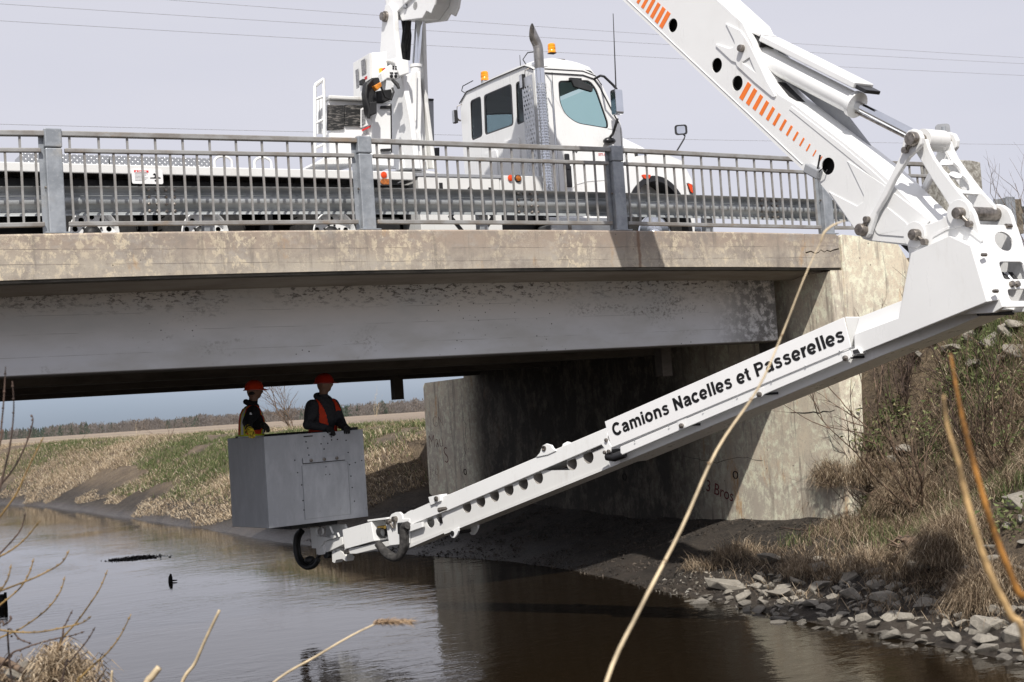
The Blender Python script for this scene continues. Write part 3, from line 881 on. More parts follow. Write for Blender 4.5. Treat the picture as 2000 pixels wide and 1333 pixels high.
WOODM = tintmat('far_trees', [(0, (.165, .15, .14)), (.35, (.125, .112, .105)), (.62, (.19, .155, .125)), (.8, (.055, .075, .055)), (1, (.04, .062, .048))])
raw_mesh('woodland', v, f, WOODM, np.repeat(np.concatenate(tn), 3), 'stuff', 'low bare brown woodland with dark evergreens along the horizon')
# ================================================================== TRUCK
truck = empty('truck', (4.5, 2.85, 4.3), 'white bridge inspection truck on the deck with its boom folded down over the railing', 'truck')
N0, N1 = 1.6, 4.1
NC = 2.85
def qbox(name, mat, par, a, b, bevel=.012, **k):
    mb = MB(); mb.box(a, b); return mb.build(name, mat, par, bevel=bevel, **k)
def plate_y(name, mat, par, pts, n, th, holes=(), bevel=0, smooth=None):
    """plate lying in a vertical plane along the bridge, pts are (s, z)"""
    mb = MB(); mb.prism([(x, n, z) for x, z in pts], [(x, n + th, z) for x, z in pts], [([(x, n, z) for x, z in h], [(x, n + th, z) for x, z in h]) for h in holes])
    return mb.build(name, mat, par, bevel=bevel, smooth=smooth)
def circ2(cx, cy, r, n=20, r2=None):
    r2 = r2 or r
    return [(cx + r * math.cos(2 * math.pi * i / n), cy + r2 * math.sin(2 * math.pi * i / n)) for i in range(n)]

# chassis and deck
qbox('chassis_frame', DARKSTEEL, truck, (-4.2, 2.35, 4.85), (9.2, 3.35, 5.15))
qbox('deck_underframe', DARKSTEEL, truck, (-4.2, N0 + .22, 5.10), (4.95, N1 - .05, 5.48))
qbox('mud_panel', BLACKPLASTIC, truck, (-2.6, N0 + .35, 4.55), (-.55, N1 - .3, 5.1))
for x0, x1, nm in ((-1.9, -.55, 'tank'), (4.35, 4.8, 'tool_box')):
    qbox(nm, DARKSTEEL, truck, (x0, N0 + .25, 4.62), (x1, N0 + .8, 5.05))
bed = qbox('bed_side_rail', WHITE2, truck, (-4.2, N0, 5.505), (4.93, N0 + .05, 5.615))
qbox('bed_side_rail', WHITE2, truck, (-4.2, N1 - .05, 5.505), (4.93, N1, 5.615))
qbox('bed_floor', ALU, truck, (-4.2, N0 + .052, 5.56), (4.93, N1 - .052, 5.612))
# tread plate tool boxes
k = NT('tread_plate')
w1 = k.n.new('ShaderNodeTexVoronoi'); w1.inputs['Scale'].default_value = 22; w1.inputs['Randomness'].default_value = .15
k.l.new(k.vec((1, 1, 1), rot=(0, .785, 0)), w1.inputs['Vector'])
dd = k.ramp(w1.outputs['Distance'], .32, .18)
k.set(Base_Color=k.mix(dd, (.42, .43, .44), (.74, .75, .76)), Metallic=.75, Roughness=.32, Normal=k.bump(dd, .8, .006))
TREAD = k.m
for x0, x1 in ((.02, 1.0), (1.012, 2.22)):
    qbox('tread_plate_box', TREAD, truck, (x0, N0 + .08, 5.618), (x1, N0 + .5, 5.735), .006)
qbox('crate', GREY, truck, (-.9, N0 + .2, 5.618), (-.32, N0 + .7, 5.80), .01)
for x0 in (2.29, 2.80):
    mb = MB(); pts = [(x0, N0 + .12, 5.61)] + [(x0 + .11 - .11 * math.cos(a), N0 + .12, 5.70 + .07 * math.sin(a)) for a in np.linspace(0, math.pi, 9)] + [(x0 + .22, N0 + .12, 5.61)]
    mb.tube(pts, .017, 8); mb.build('grab_handle', WHITE, truck, smooth=60)
# danger placard hung on the bed rail
sgn = plate_y('danger_placard', SIGNWHITE, truck, [(1.42 + x, 5.475 + z) for x, z in rrect(.185, .085, .02, 3)], N0 - .012, .01)
plate_y('red_band', STICKRED, sgn, [(1.265, 5.525), (1.435, 5.525), (1.435, 5.55), (1.265, 5.55)], N0 - .0145, .002)
place_text('DANGER', 'lettering', SIGNWHITE, (1.315, N0 - .0155, 5.5285), (1, 0, 0), (0, 0, 1), .024, sgn, .0008)
plate_y('warning_triangle', SIGNWHITE, sgn, [(1.28, 5.529), (1.305, 5.529), (1.2925, 5.547)], N0 - .0165, .002)
for i in range(6):
    plate_y('text_line', STICKGREY, sgn, [(1.272, 5.508 - i * .016), (1.425 - .02 * (i % 3), 5.508 - i * .016), (1.425 - .02 * (i % 3), 5.513 - i * .016), (1.272, 5.513 - i * .016)], N0 - .0138, .0014)
plate_y('pictogram', LETTER, sgn, [(1.45, 5.455), (1.575, 5.455), (1.575, 5.468), (1.55, 5.475), (1.53, 5.505), (1.50, 5.52), (1.485, 5.50), (1.51, 5.49), (1.50, 5.47), (1.45, 5.466)], N0 - .0145, .002)
plate_y('pictogram', LETTER, sgn, circ2(1.515, 5.43, .012, 10), N0 - .0145, .002)

# wheels
def wheel(s0, n0, side, front=False):
    d = -1 if side < 0 else 1
    w = empty('wheel', (s0, n0, 4.81)); parent(w, truck)
    mb = MB(); mb.lathe((s0, n0, 4.81), (0, d, 0), [(.29, -.14), (.40, -.15), (.49, -.14), (.515, -.10), (.515, .08), (.49, .12), (.40, .135), (.30, .12), (.285, .0)], 40, False)
    for i in range(40):
        a = 2 * math.pi * i / 40
        for h in (-.09, -.03, .03):
            c_ = np.array([s0 + .518 * math.cos(a), n0 + d * (h + .02), 4.81 + .518 * math.sin(a)]); t_ = np.array([-math.sin(a), 0, math.cos(a)]); r_n = np.array([math.cos(a), 0, math.sin(a)])
            mb.obox(c_, t_ * .026, np.array([0, .024, 0]), r_n * .008)
    mb.build('tyre', TYRE, w, smooth=40)
    mat = CHROME if front else WHITE
    holes = []
    mb = MB()
    if front:
        mb.lathe((s0, n0, 4.81), (0, d, 0), [(.29, .11), (.275, .125), (.26, .10), (.235, .04), (.20, .035), (.165, .09), (.15, .11), (.0, .115)], 40)
        for i in range(10):
            a = 2 * math.pi * i / 10
            mb.lathe((s0 + .19 * math.cos(a), n0 + d * .04, 4.81 + .19 * math.sin(a)), (0, d, 0), [(.016, 0), (.016, .035), (.012, .05), (0, .055)], 10)
        mb.lathe((s0, n0 + d * .11, 4.81), (0, d, 0), [(.075, 0), (.075, .05), (.06, .065), (.03, .07), (.03, .09), (0, .095)], 24)
        mb.build('rim', mat, w, smooth=40)
    else:
        mb.lathe((s0, n0, 4.81), (0, d, 0), [(.295, .115), (.285, .135), (.272, .12), (.262, .02), (.25, .0)], 40, False)
        y0 = n0 + d * .02
        C1 = circle3((s0, y0, 4.81), (1, 0, 0), (0, 0, 1), .265, 40); C2 = [p + np.array([0, -d * .012, 0]) for p in C1]
        hl = []
        for i in range(10):
            a = 2 * math.pi * (i + .5) / 10
            h1 = circle3((s0 + .205 * math.cos(a), y0, 4.81 + .205 * math.sin(a)), (1, 0, 0), (0, 0, 1), .033, 12); hl.append((h1, [p + np.array([0, -d * .012, 0]) for p in h1]))
        h1 = circle3((s0, y0, 4.81), (1, 0, 0), (0, 0, 1), .11, 24); hl.append((h1, [p + np.array([0, -d * .012, 0]) for p in h1]))
        mb.prism(C1, C2, hl)
        mb.build('rim', mat, w, smooth=40)
        mb = MB(); mb.lathe((s0, n0 - d * .04, 4.81), (0, d, 0), [(.135, 0), (.135, .03), (.11, .05), (.08, .10), (.05, .12), (0, .125)], 24)
        for i in range(10):
            a = 2 * math.pi * i / 10
            mb.lathe((s0 + .125 * math.cos(a), n0 - d * .01, 4.81 + .125 * math.sin(a)), (0, d, 0), [(.013, 0), (.013, .05), (0, .055)], 8)
        mb.build('hub', DARKSTEEL, w, smooth=40)
    return w
for s0 in (.78, 2.10, 3.78):
    wheel(s0, N0 + .16, -1); wheel(s0, N1 - .16, 1)
    qbox('axle', DARKSTEEL, truck, (s0 - .07, N0 + .3, 4.74), (s0 + .07, N1 - .3, 4.9))
wheel(8.74, N0 + .17, -1, True); wheel(8.74, N1 - .17, 1, True)
for s0 in (1.44, 2.94):
    qbox('mudguard', BLACKPLASTIC, truck, (s0 - .03, N0 + .05, 4.55), (s0 + .03, N0 + .55, 5.05), .005)

# white outrigger housing with black diamond
oh = qbox('outrigger_housing', WHITE2, truck, (4.98, N0, 4.62), (6.20, N0 + .55, 5.555), .01)
qbox('outrigger_housing', WHITE2, truck, (4.98, N1 - .55, 4.62), (6.20, N1, 5.555), .01)
qbox('outrigger_beam', DARKSTEEL, truck, (5.2, N0 + .55, 4.75), (6.0, N1 - .55, 5.2))
dmo = [(5.72, 5.45), (6.19, 5.0), (5.72, 4.55), (5.30, 5.0)]
def dia(c, r, rz): return [(c[0], c[1] + rz), (c[0] + r, c[1]), (c[0], c[1] - rz), (c[0] - r, c[1])]
plate_y('diamond_emblem', LETTER, oh, dia((5.74, 5.03), .36, .42), N0 - .003, .002, [dia((5.74, 5.03), .285, .335)])
qbox('slot', BLACK, oh, (5.28, N0 - .004, 5.38), (5.335, N0 + .002, 5.48), .003)
qbox('slot', BLACK, oh, (6.02, N0 - .004, 5.34), (6.06, N0 + .002, 5.43), .003)
qbox('housing_ledge', GREY, oh, (4.96, N0 - .01, 5.556), (6.24, N0 + .6, 5.60), .006)
for (px, py, r, mat_, nm) in ((749.5, 342, .042, REDREF, 'round_reflector'), (997, 348, .042, REDREF, 'round_reflector')):
    P = onY(px, py, N0 - .006); mb = MB(); mb.lathe(P, (0, -1, 0), [(r, 0), (r, .008), (r * .8, .012), (0, .013)], 20); mb.build(nm, mat_, truck, smooth=40)
P = onY(750, 357, N0 + .05)
lb = qbox('marker_lamp', ALU, truck, (P[0] - .09, N0 + .0, P[2] - .045), (P[0] + .09, N0 + .06, P[2] + .045), .006)
mb = MB(); o2 = [(P[0] + x, P[2] + z) for x, z in rrect(.075, .036, .034, 6)]
mb.prism([(x, N0 - .018, z) for x, z in o2], [(x, N0 - .001, z) for x, z in o2]); mb.build('lens', AMBERDARK, lb, bevel=.006)
P = onY(1012, 349, N0 - .002)
mb = MB(); mb.lathe((P[0], N0 + .03, P[2]), (0, -1, 0), [(.052, 0), (.052, .035), (.04, .038)], 20); ml = mb.build('marker_lamp', BLACK, truck, smooth=40)
mb = MB(); mb.lathe((P[0], N0 - .005, P[2]), (0, -1, 0), [(.042, 0), (.036, .018), (0, .024)], 20); mb.build('lens', AMBERDARK, ml, smooth=60)
qbox('cab_mount_panel', WHITE2, truck, (6.21, N0 + .01, 5.36), (6.95, N0 + .05, 5.60), .008)

# ------------------------------------------------------------------ cab (day cab seen from the rear quarter)
XR, CN0, CN1, ZB, ZT = 6.95, 1.74, 3.96, 5.32, 7.06
cab = empty('cab', (7.6, NC, 4.9)); parent(cab, truck)
def roundpoly(pts, r, n=5):
    pts = [np.array(p, float) for p in pts]; out = []
    for i, p in enumerate(pts):
        a_, b_ = pts[i - 1] - p, pts[(i + 1) % len(pts)] - p
        rr = r[i] if hasattr(r, '__len__') else r
        la, lb = np.linalg.norm(a_), np.linalg.norm(b_); rr = min(rr, la * .45, lb * .45)
        p0, p1 = p + a_ / la * rr, p + b_ / lb * rr
        for t in np.linspace(0, 1, n + 1): out.append((1 - t) ** 2 * p0 + 2 * t * (1 - t) * p + t * t * p1)
    return out
def S2(q): P = onX(*q, XR); return (P[1], P[2])
# rear wall with three windows
wl_ = [roundpoly([(3.645, 7.10), (3.30, 7.10), (3.33, 6.50), (3.68, 6.50)], .07), roundpoly([(3.22, 7.09), (2.38, 7.075), (2.40, 6.475), (3.265, 6.50)], .07), roundpoly([(2.27, 7.06), (1.93, 7.04), (1.93, 6.46), (2.31, 6.455)], .07)]
wall = roundpoly([(CN0, ZB), (CN0, 7.14), (1.95, 7.24), (3.74, 7.27), (CN1, 7.15), (CN1, ZB)], [.05, .1, .25, .25, .1, .05])
mb = MB(); mb.prism([(XR, a_, b_) for a_, b_ in wall], [(XR + .05, a_, b_) for a_, b_ in wall], [([(XR, a_, b_) for a_, b_ in h], [(XR + .05, a_, b_) for a_, b_ in h]) for h in wl_])
mb.build('rear_wall', WHITE, cab, bevel=.006)
for h in wl_:
    cxy = np.mean(np.array(h), 0)
    ins = [cxy + (np.array(p) - cxy) * np.array([.90, .93]) for p in h]
    mb = MB(); mb.prism([(XR + .004, a_, b_) for a_, b_ in h], [(XR + .02, a_, b_) for a_, b_ in h], [([(XR + .004, a_, b_) for a_, b_ in ins], [(XR + .02, a_, b_) for a_, b_ in ins])])
    mb.build('window_seal', BLACKPLASTIC, cab)
    mb = MB(); mb.prism([(XR + .012, a_, b_) for a_, b_ in ins], [(XR + .017, a_, b_) for a_, b_ in ins]); mb.build('rear_window', GLASSDARK, cab)
# pressed ribs low on the rear wall
for a0, a1, t0 in ((2.95, 3.32, 6.22), (2.28, 2.72, 6.28), (1.95, 2.16, 6.36)):
    rp = roundpoly([(a0, 5.42), (a0 - .04, t0), (a1, t0 + .01), (a1, 5.42)], .06)
    mb = MB(); mb.prism([(XR - .018, a_, b_) for a_, b_ in rp], [(XR + .001, a_, b_) for a_, b_ in rp]); mb.build('pressed_rib', WHITE, cab, bevel=.012)
for a0, z0 in ((2.62, 5.98), (2.64, 5.75), (3.55, 5.86)):
    rp = roundpoly([(a0 - .045, z0 - .09), (a0 - .045, z0 + .09), (a0 + .045, z0 + .09), (a0 + .045, z0 - .09)], .045)
    mb = MB(); mb.prism([(XR - .006, a_, b_) for a_, b_ in rp], [(XR, a_, b_) for a_, b_ in rp]); mb.build('cab_vent', BLACKPLASTIC, cab)
# near side with door window
def side_profile():
    return [(XR + .03, ZB), (XR + .03, 7.13), (7.25, 7.19), (7.75, 7.19), (7.97, 7.10), (8.05, 7.0), (8.20, 6.72), (8.34, 6.42), (8.36, 6.30), (8.36, 5.0), (7.25, 5.0)]
dwin = roundpoly([(7.335, 6.98), (7.335, 6.66), (7.42, 6.50), (7.60, 6.39), (8.125, 6.335), (8.13, 6.42), (7.97, 6.90), (7.86, 7.02)], [.06, .12, .15, .12, .05, .05, .08, .10])
for n, th, gl in ((CN0, .05, 1), (CN1 - .05, .05, 1)):
    sp = side_profile()
    plate_y('cab_side', WHITE, cab, sp, n, th, [dwin], bevel=.008)
    cxy = np.mean(np.array(dwin), 0); ins = [cxy + (np.array(p) - cxy) * np.array([.955, .95]) for p in dwin]
    plate_y('window_seal', BLACKPLASTIC, cab, dwin, n + .012, .02, [ins])
    plate_y('door_window', GLASS, cab, ins, n + .02, .005)
# door outline, handle, trim
nn = CN0 - .0025
def strip(name, mat, par, pts, w, n, th=.003):
    pts = [np.array(p, float) for p in pts]; A = []; B = []
    for i, p in enumerate(pts):
        t = pts[min(i + 1, len(pts) - 1)] - pts[max(i - 1, 0)]; t /= np.linalg.norm(t); q = np.array([-t[1], t[0]])
        A.append(p + q * w); B.append(p - q * w)
    return plate_y(name, mat, par, A + B[::-1], n, th)
strip('door_seam', BLACKPLASTIC, cab, [(7.24, 7.10), (7.235, 6.7), (7.235, 5.40)], .004, nn)
strip('door_seam', BLACKPLASTIC, cab, [(8.365 - .03, 6.36), (8.33, 6.2), (8.33, 5.42), (7.24, 5.40)], .004, nn)
strip('drip_rail', BLACKPLASTIC, cab, [(7.10, 7.08), (7.75, 7.085), (7.93, 7.04), (8.02, 6.93), (8.30, 6.42)], .008, CN0 - .012, .012)
strip('drip_rail', BLACKPLASTIC, cab, [(7.12, 7.14), (7.75, 7.145), (7.96, 7.09), (8.06, 6.96)], .006, CN0 - .006, .006)
qbox('door_handle', BLACKPLASTIC, cab, (7.34, CN0 - .03, 5.72), (7.42, CN0, 5.95), .02)
qbox('lock_plate', BLACKPLASTIC, cab, (7.33, CN0 - .02, 5.48), (7.44, CN0, 5.78), .03)
plate_y('diamond_badge', LETTER, cab, dia((7.55, 6.02), .05, .055), CN0 - .003, .003, [dia((7.55, 6.02), .03, .034)])
place_text('577-1-121', 'fleet_number', STICKRED, (7.92, CN0 - .002, 5.94), (1, 0, 0), (0, 0, 1), .05, cab, .001)
strip('body_crease', WHITE2, cab, [(7.35, 5.38), (7.5, 5.52), (7.7, 5.57), (8.3, 5.62)], .006, CN0 - .006, .006)
# roof
mb = MB()
rings = []
for s_r, zt, zs in ((XR + .012, 7.285, 7.13), (7.15, 7.36, 7.18), (7.4, 7.41, 7.19), (7.7, 7.38, 7.19), (7.9, 7.30, 7.16), (8.02, 7.16, 7.04), (8.07, 7.05, 6.97)):
    rings.append([(s_r, CN0 + .01, zs), (s_r, CN0 + .05, zs + (zt - zs) * .45), (s_r, CN0 + .22, zs + (zt - zs) * .8), (s_r, NC - .3, zt), (s_r, NC + .3, zt), (s_r, CN1 - .22, zs + (zt - zs) * .8), (s_r, CN1 - .05, zs + (zt - zs) * .45), (s_r, CN1 - .01, zs)])
vs2 = [p for r in rings for p in r]; fs2 = []
for i in range(len(rings) - 1):
    for j in range(7): fs2.append((i * 8 + j, i * 8 + j + 1, (i + 1) * 8 + j + 1, (i + 1) * 8 + j))
fs2.append(tuple(range(7, -1, -1)))
mb.add(vs2, fs2); mb.build('roof', WHITE, cab, smooth=35)
strip2 = [(XR - .012, CN0 + .0, 7.12), (XR - .012, 1.98, 7.225), (XR - .012, NC, 7.25), (XR - .012, 3.72, 7.255), (XR - .012, CN1, 7.13)]
mb = MB(); mb.tube(strip2, .009, 6); mb.build('roof_seal', BLACKPLASTIC, cab)
# windscreen, floor, seats, far interior
mb = MB(); mb.add([(8.05, CN0 + .06, 6.98), (8.05, CN1 - .06, 6.98), (8.36, CN1 - .03, 6.40), (8.36, CN0 + .03, 6.40)], [(0, 1, 2, 3)]); mb.build('windscreen', GLASS, cab)
qbox('dashboard', CABLACK, cab, (8.0, CN0 + .06, 5.9), (8.35, CN1 - .06, 6.38), .04)
qbox('cab_floor', CABLACK, cab, (XR + .05, CN0 + .051, 5.0), (8.36, CN1 - .051, 5.45), .01)
for n in (2.15, 3.3):
    st_ = qbox('seat', SEATGREY, cab, (7.15, n - .24, 5.5), (7.65, n + .24, 5.85), .06)
    qbox('seat_back', SEATGREY, st_, (7.10, n - .23, 5.86), (7.26, n + .23, 6.55), .06)
mb = MB(); c0 = np.array([7.92, 2.25, 6.30]); mb.tube(circle3(c0, (.34, 0, -.94), (0, 1, 0), .2, 20) + [circle3(c0, (.34, 0, -.94), (0, 1, 0), .2, 20)[0]], .014, 6); mb.build('steering_wheel', CABLACK, cab)
mb = MB(); mb.tube([(7.98, 3.8, 6.30), (8.0, 3.8, 6.45), (8.06, 3.8, 6.52), (8.18, 3.8, 6.54)], .018, 8); mb.build('grab_rail', YELLOW, cab, smooth=60)
mb = MB(); o2 = [(7.52, 7.0), (7.56, 6.90), (7.86, 6.84), (7.88, 6.92), (7.62, 7.01)]
vz = plate_y('sun_visor', CABLACK, cab, o2, CN0 - .06, .05, bevel=.01)
qbox('visor_bracket', BLACKPLASTIC, cab, (7.50, CN0 - .05, 6.985), (7.70, CN0 - .005, 7.03), .008)
# work lights on the rear corners
for a0, z0 in ((1.93, 6.99), (4.0, 6.93)):
    wl2 = qbox('work_light', BLACKPLASTIC, cab, (XR - .11, a0 - .04, z0 - .10), (XR - .05, a0 + .04, z0 + .10), .01)
    qbox('lens', ALU, wl2, (XR - .116, a0 - .034, z0 - .09), (XR - .111, a0 + .034, z0 + .09), .002)
    mb = MB(); mb.tube([(XR - .05, a0, z0 - .02), (XR - .02, a0 - .0, z0 - .05), (XR + .0, a0 - .02, z0 - .06)], .014, 6); mb.tube([(XR - .05, a0, z0 + .05), (XR - .06, a0 - .05, z0 + .15), (XR, a0 - .09, z0 + .18)], .006, 5); mb.build('bracket', STEEL, wl2)
# beacons
def beacon(P, bw, bh, mat):
    b = empty('beacon', P); parent(b, cab)
    qb = MB(); qb.box((P[0] - bw, P[1] - bw * .8, P[2] - bh), (P[0] + bw, P[1] + bw * .8, P[2])); qb.build('beacon_bracket', mat, b, bevel=.006)
    lm = MB(); lm.lathe(P, (0, 0, 1), [(.056, 0), (.06, .012), (.058, .02), (.058, .04), (.054, .045), (.058, .05), (.058, .085), (.053, .09), (.056, .095), (.055, .125), (.045, .135), (0, .137)], 24); lm.build('beacon_lens', AMBER, b, smooth=40)
P = onX(947, 158, 7.05); beacon((P[0], P[1], P[2]), .05, .09, GREY)
P = onY(1078, 104, 2.3); beacon((P[0], P[1], P[2]), .055, .01, BLACK)
P = onY(1088, 128, 2.28); q2 = MB(); q2.box((P[0] - .11, 2.22, P[2] - .06), (P[0] + .11, 2.55, P[2] + .085)); q2.build('beacon_stand', BROWNBOX, cab, bevel=.008)
mb = MB(); mb.tube([(XR + .05, 3.78, 7.22), (XR - .02, 3.85, 7.30), (XR - .02, 3.80, 7.36), (XR + .05, 3.6, 7.4)], .008, 6); mb.tube([(XR + .03, 1.95, 7.2), (XR + .0, 2.02, 7.33), (XR + .06, 1.98, 7.42), (XR + .2, 1.9, 7.43)], .008, 6); mb.build('roof_cable', BLACK, cab)
P = onY(1017, 135, 2.4); mb = MB(); mb.tube([P, P + np.array([-.0, 0, .2])], [.007, .004], 6); mb.build('short_antenna', BLACK, cab)
P = onY(1203, 172, 1.62); Q = onY(1197.5, 27, 1.62); mb = MB(); mb.tube([P, Q], [.010, .005], 6); mb.build('whip_antenna', BLACK, cab)
# exhaust stack
ES, EN = 6.93, 1.56
def ez(px, py): return onX(px, py, ES)[2]
z_sh, z_pipe, z_bend, z_top = ez(1066, 158), ez(1064, 127), ez(1060, 88), ez(1048, 55)
ex = empty('exhaust_stack', (ES, EN, 4.9)); parent(truck and ex, truck)
mb = MB(); mb.tube([(ES, EN, 5.05), (ES, EN, z_pipe)], .066, 24); mb.build('heat_shield_tube', CHROME, ex, smooth=60)
EXS = simple('exhaust_steel', (.36, .345, .33), .36, .85, var=.15)
mb = MB(); ring_v = lambda c_, u_, w_, r_: [np.array(c_) + r_ * (math.cos(2 * math.pi * i / 24) * np.array(u_) + math.sin(2 * math.pi * i / 24) * np.array(w_)) for i in range(24)]
rings = [ring_v((ES, EN, z_pipe - .02), (1, 0, 0), (0, 1, 0), .068), ring_v((ES, EN, z_bend - .03), (1, 0, 0), (0, 1, 0), .068),
         ring_v((ES - .006, EN, z_bend + .02), (.97, 0, .22), (0, 1, 0), .068), ring_v((ES - .022, EN, z_bend + .06), (.90, 0, .43), (0, 1, 0), .068)]
ax3 = np.array([-.43, 0, .90]); pn = np.array([-1, 0, .10]); p00 = np.array([ES - .105, EN, z_bend + .02])
rings.append([v_ + ax3 * max(.004, np.dot(p00 - v_, pn) / np.dot(ax3, pn)) for v_ in rings[-1]])
for r1_, r2_ in zip(rings[:-1], rings[1:]): mb.ribbon(r1_, r2_)
mb.build('tail_pipe', EXS, ex, smooth=60)
# perforated guard: a curved plate with real slots
SH = MB(); rr_ = .078
for i in range(-5, 6):
    a0 = math.radians(i * 19)
    ca = np.array([-math.sin(a0) * .0 + math.cos(a0 - 2.0), math.sin(a0 - 2.0)])
z_lo = 5.1
nz = 46
for j in range(nz):
    zz = z_lo + (z_sh - z_lo) * j / nz; h_ = (z_sh - z_lo) / nz
    for i in range(9):
        a0 = math.radians(-175 + i * 23 + (11 if j % 2 else 0)); a1 = a0 + math.radians(13)
        p = [np.array([ES + rr_ * math.cos(t), EN + rr_ * math.sin(t)]) for t in (a0, a1)]
        SH.add([(p[0][0], p[0][1], zz + h_ * .1), (p[1][0], p[1][1], zz + h_ * .1), (p[1][0], p[1][1], zz + h_ * .72), (p[0][0], p[0][1], zz + h_ * .72)], [(0, 1, 2, 3)])
SH.build('perforated_guard', ALU, ex)
PG = MB()
pl_ = [(2.02 - .0, 5.3), (1.66, 5.3), (1.66, 7.0), (2.02, 7.0)]
PG2 = MB(); hl = []
for j in range(26):
    for i in range(4):
        cx_, cz_ = 1.70 + i * .062 + (.03 if j % 2 else 0), 5.36 + j * .061
        c_ = circle3((6.86, cx_, cz_), (0, 1, 0), (0, 0, 1), .019, 6); hl.append((c_, [p + np.array([.004, 0, 0]) for p in c_]))
po_ = [(6.86, 1.95, 5.28), (6.86, 1.66, 5.28), (6.86, 1.66, 7.03), (6.86, 1.95, 7.03)]
PG2.prism(po_, [(x + .004, y, z) for x, y, z in po_], hl); PG2.build('guard_plate', ALU, ex)
mb = MB(); mb.tube([(ES + .09, EN - .03, 7.0), (ES + .14, EN - .06, 6.9), (ES + .14, EN - .06, 5.35), (ES + .09, EN - .03, 5.25)], .012, 8); mb.build('grab_bar', ALU, ex, smooth=60)
# hood and fender
hood = empty('hood', (8.9, NC, 5.3)); parent(hood, truck)
sec = []
for s_r, zt, zs, w in ((8.36, 6.43, 5.85, 1.02), (8.62, 6.37, 5.85, .98), (8.9, 6.27, 5.83, .93), (9.2, 6.12, 5.78, .88), (9.40, 5.98, 5.6, .82), (9.48, 5.80, 5.3, .78)):
    rg = []
    for a_ in np.linspace(0, math.pi, 15):
        y = NC - w * math.copysign(abs(math.cos(a_)) ** .62, math.cos(a_)); z = zs + (zt - zs) * (math.sin(a_) ** .62)
        rg.append((s_r, y, z))
    sec.append([(s_r, NC - w, 5.1)] + rg + [(s_r, NC + w, 5.1)])
mb = MB(); m_ = len(sec[0]); vs2 = [p for r in sec for p in r]; fs2 = []
for i in range(len(sec) - 1):
    for j in range(m_ - 1): fs2.append((i * m_ + j, i * m_ + j + 1, (i + 1) * m_ + j + 1, (i + 1) * m_ + j))
b0 = (len(sec) - 1) * m_; fs2.append(tuple(b0 + j for j in range(m_)))
mb.add(vs2, fs2); mb.build('bonnet', WHITE, hood, smooth=50)
strip('cowl_gap', BLACKPLASTIC, hood, [(8.40, 6.25), (8.395, 6.0), (8.39, 5.3)], .014, NC - 1.03, .02)
# near and far fenders
def fender(n0, n1):
    arch = [(8.78 + .60 * math.cos(a), 4.81 + .84 * math.sin(a)) for a in np.linspace(math.radians(-8), math.radians(172), 22)]
    outer = [(8.12, 5.0), (8.06, 5.45), (8.24, 5.74), (8.5, 5.93), (8.95, 5.99), (9.30, 5.88), (9.45, 5.60), (9.46, 5.2), (9.42, 4.74)]
    pts = arch + [(8.13, 4.92)] + outer[1:]
    return plate_y('fender', WHITE, hood, roundpoly(pts, .02, 2), n0, n1 - n0, bevel=.03, smooth=None)
fender(N0 + .02, N0 + .36); fender(N1 - .36, N1 - .02)
archo = [(8.78 + .60 * math.cos(a), 4.81 + .84 * math.sin(a)) for a in np.linspace(math.radians(-8), math.radians(172), 22)]
archi = [(8.78 + .53 * math.cos(a), 4.81 + .76 * math.sin(a)) for a in np.linspace(math.radians(172), math.radians(-8), 22)]
plate_y('arch_trim', BLACKPLASTIC, hood, archo + archi, N0 + .0, .34)
qbox('wheel_well', BLACK, hood, (8.2, N0 + .36, 5.0), (9.35, N1 - .36, 5.68), .02)
P = onY(1262, 345, N0 - .0)
mb = MB(); o2 = roundpoly([(P[0] - .075, P[2] + .025), (P[0] + .08, P[2] + .025), (P[0] + .05, P[2] - .035), (P[0] - .04, P[2] - .035)], .02, 3); mb.prism([(x, N0 - .012, z) for x, z in o2], [(x, N0 + .03, z) for x, z in o2]); mb.build('turn_signal', REDREF, hood, bevel=.006)
hl_ = plate_y('headlamp', GLASSDARK, hood, roundpoly([(9.34, 5.56), (9.46, 5.52), (9.45, 5.30), (9.40, 5.34)], .02, 3), N0 - .004, .12)
plate_y('turn_lens', REDREF, hl_, roundpoly([(9.345, 5.545), (9.42, 5.53), (9.43, 5.40), (9.39, 5.42)], .015, 3), N0 - .012, .02)
qbox('bumper', CHROME, hood, (9.42, N0 + .05, 4.62), (9.6, N1 - .05, 4.95), .03)
qbox('grille', CHROME, hood, (9.46, NC - .6, 5.0), (9.53, NC + .6, 5.75), .03)
# air intake on the bonnet side
P = onY(1283, 290, NC - .97)
ai = plate_y('intake_frame', BLACKPLASTIC, hood, roundpoly([(8.64, 6.10), (9.10, 5.98), (9.10, 5.72), (8.66, 5.70)], .04, 3), NC - 1.0, .06, bevel=.01)
plate_y('intake_shell', CHROME, ai, roundpoly([(8.67, 6.08), (8.97, 6.0), (8.97, 5.76), (8.69, 5.74)], .03, 3), NC - 1.012, .012, bevel=.004)
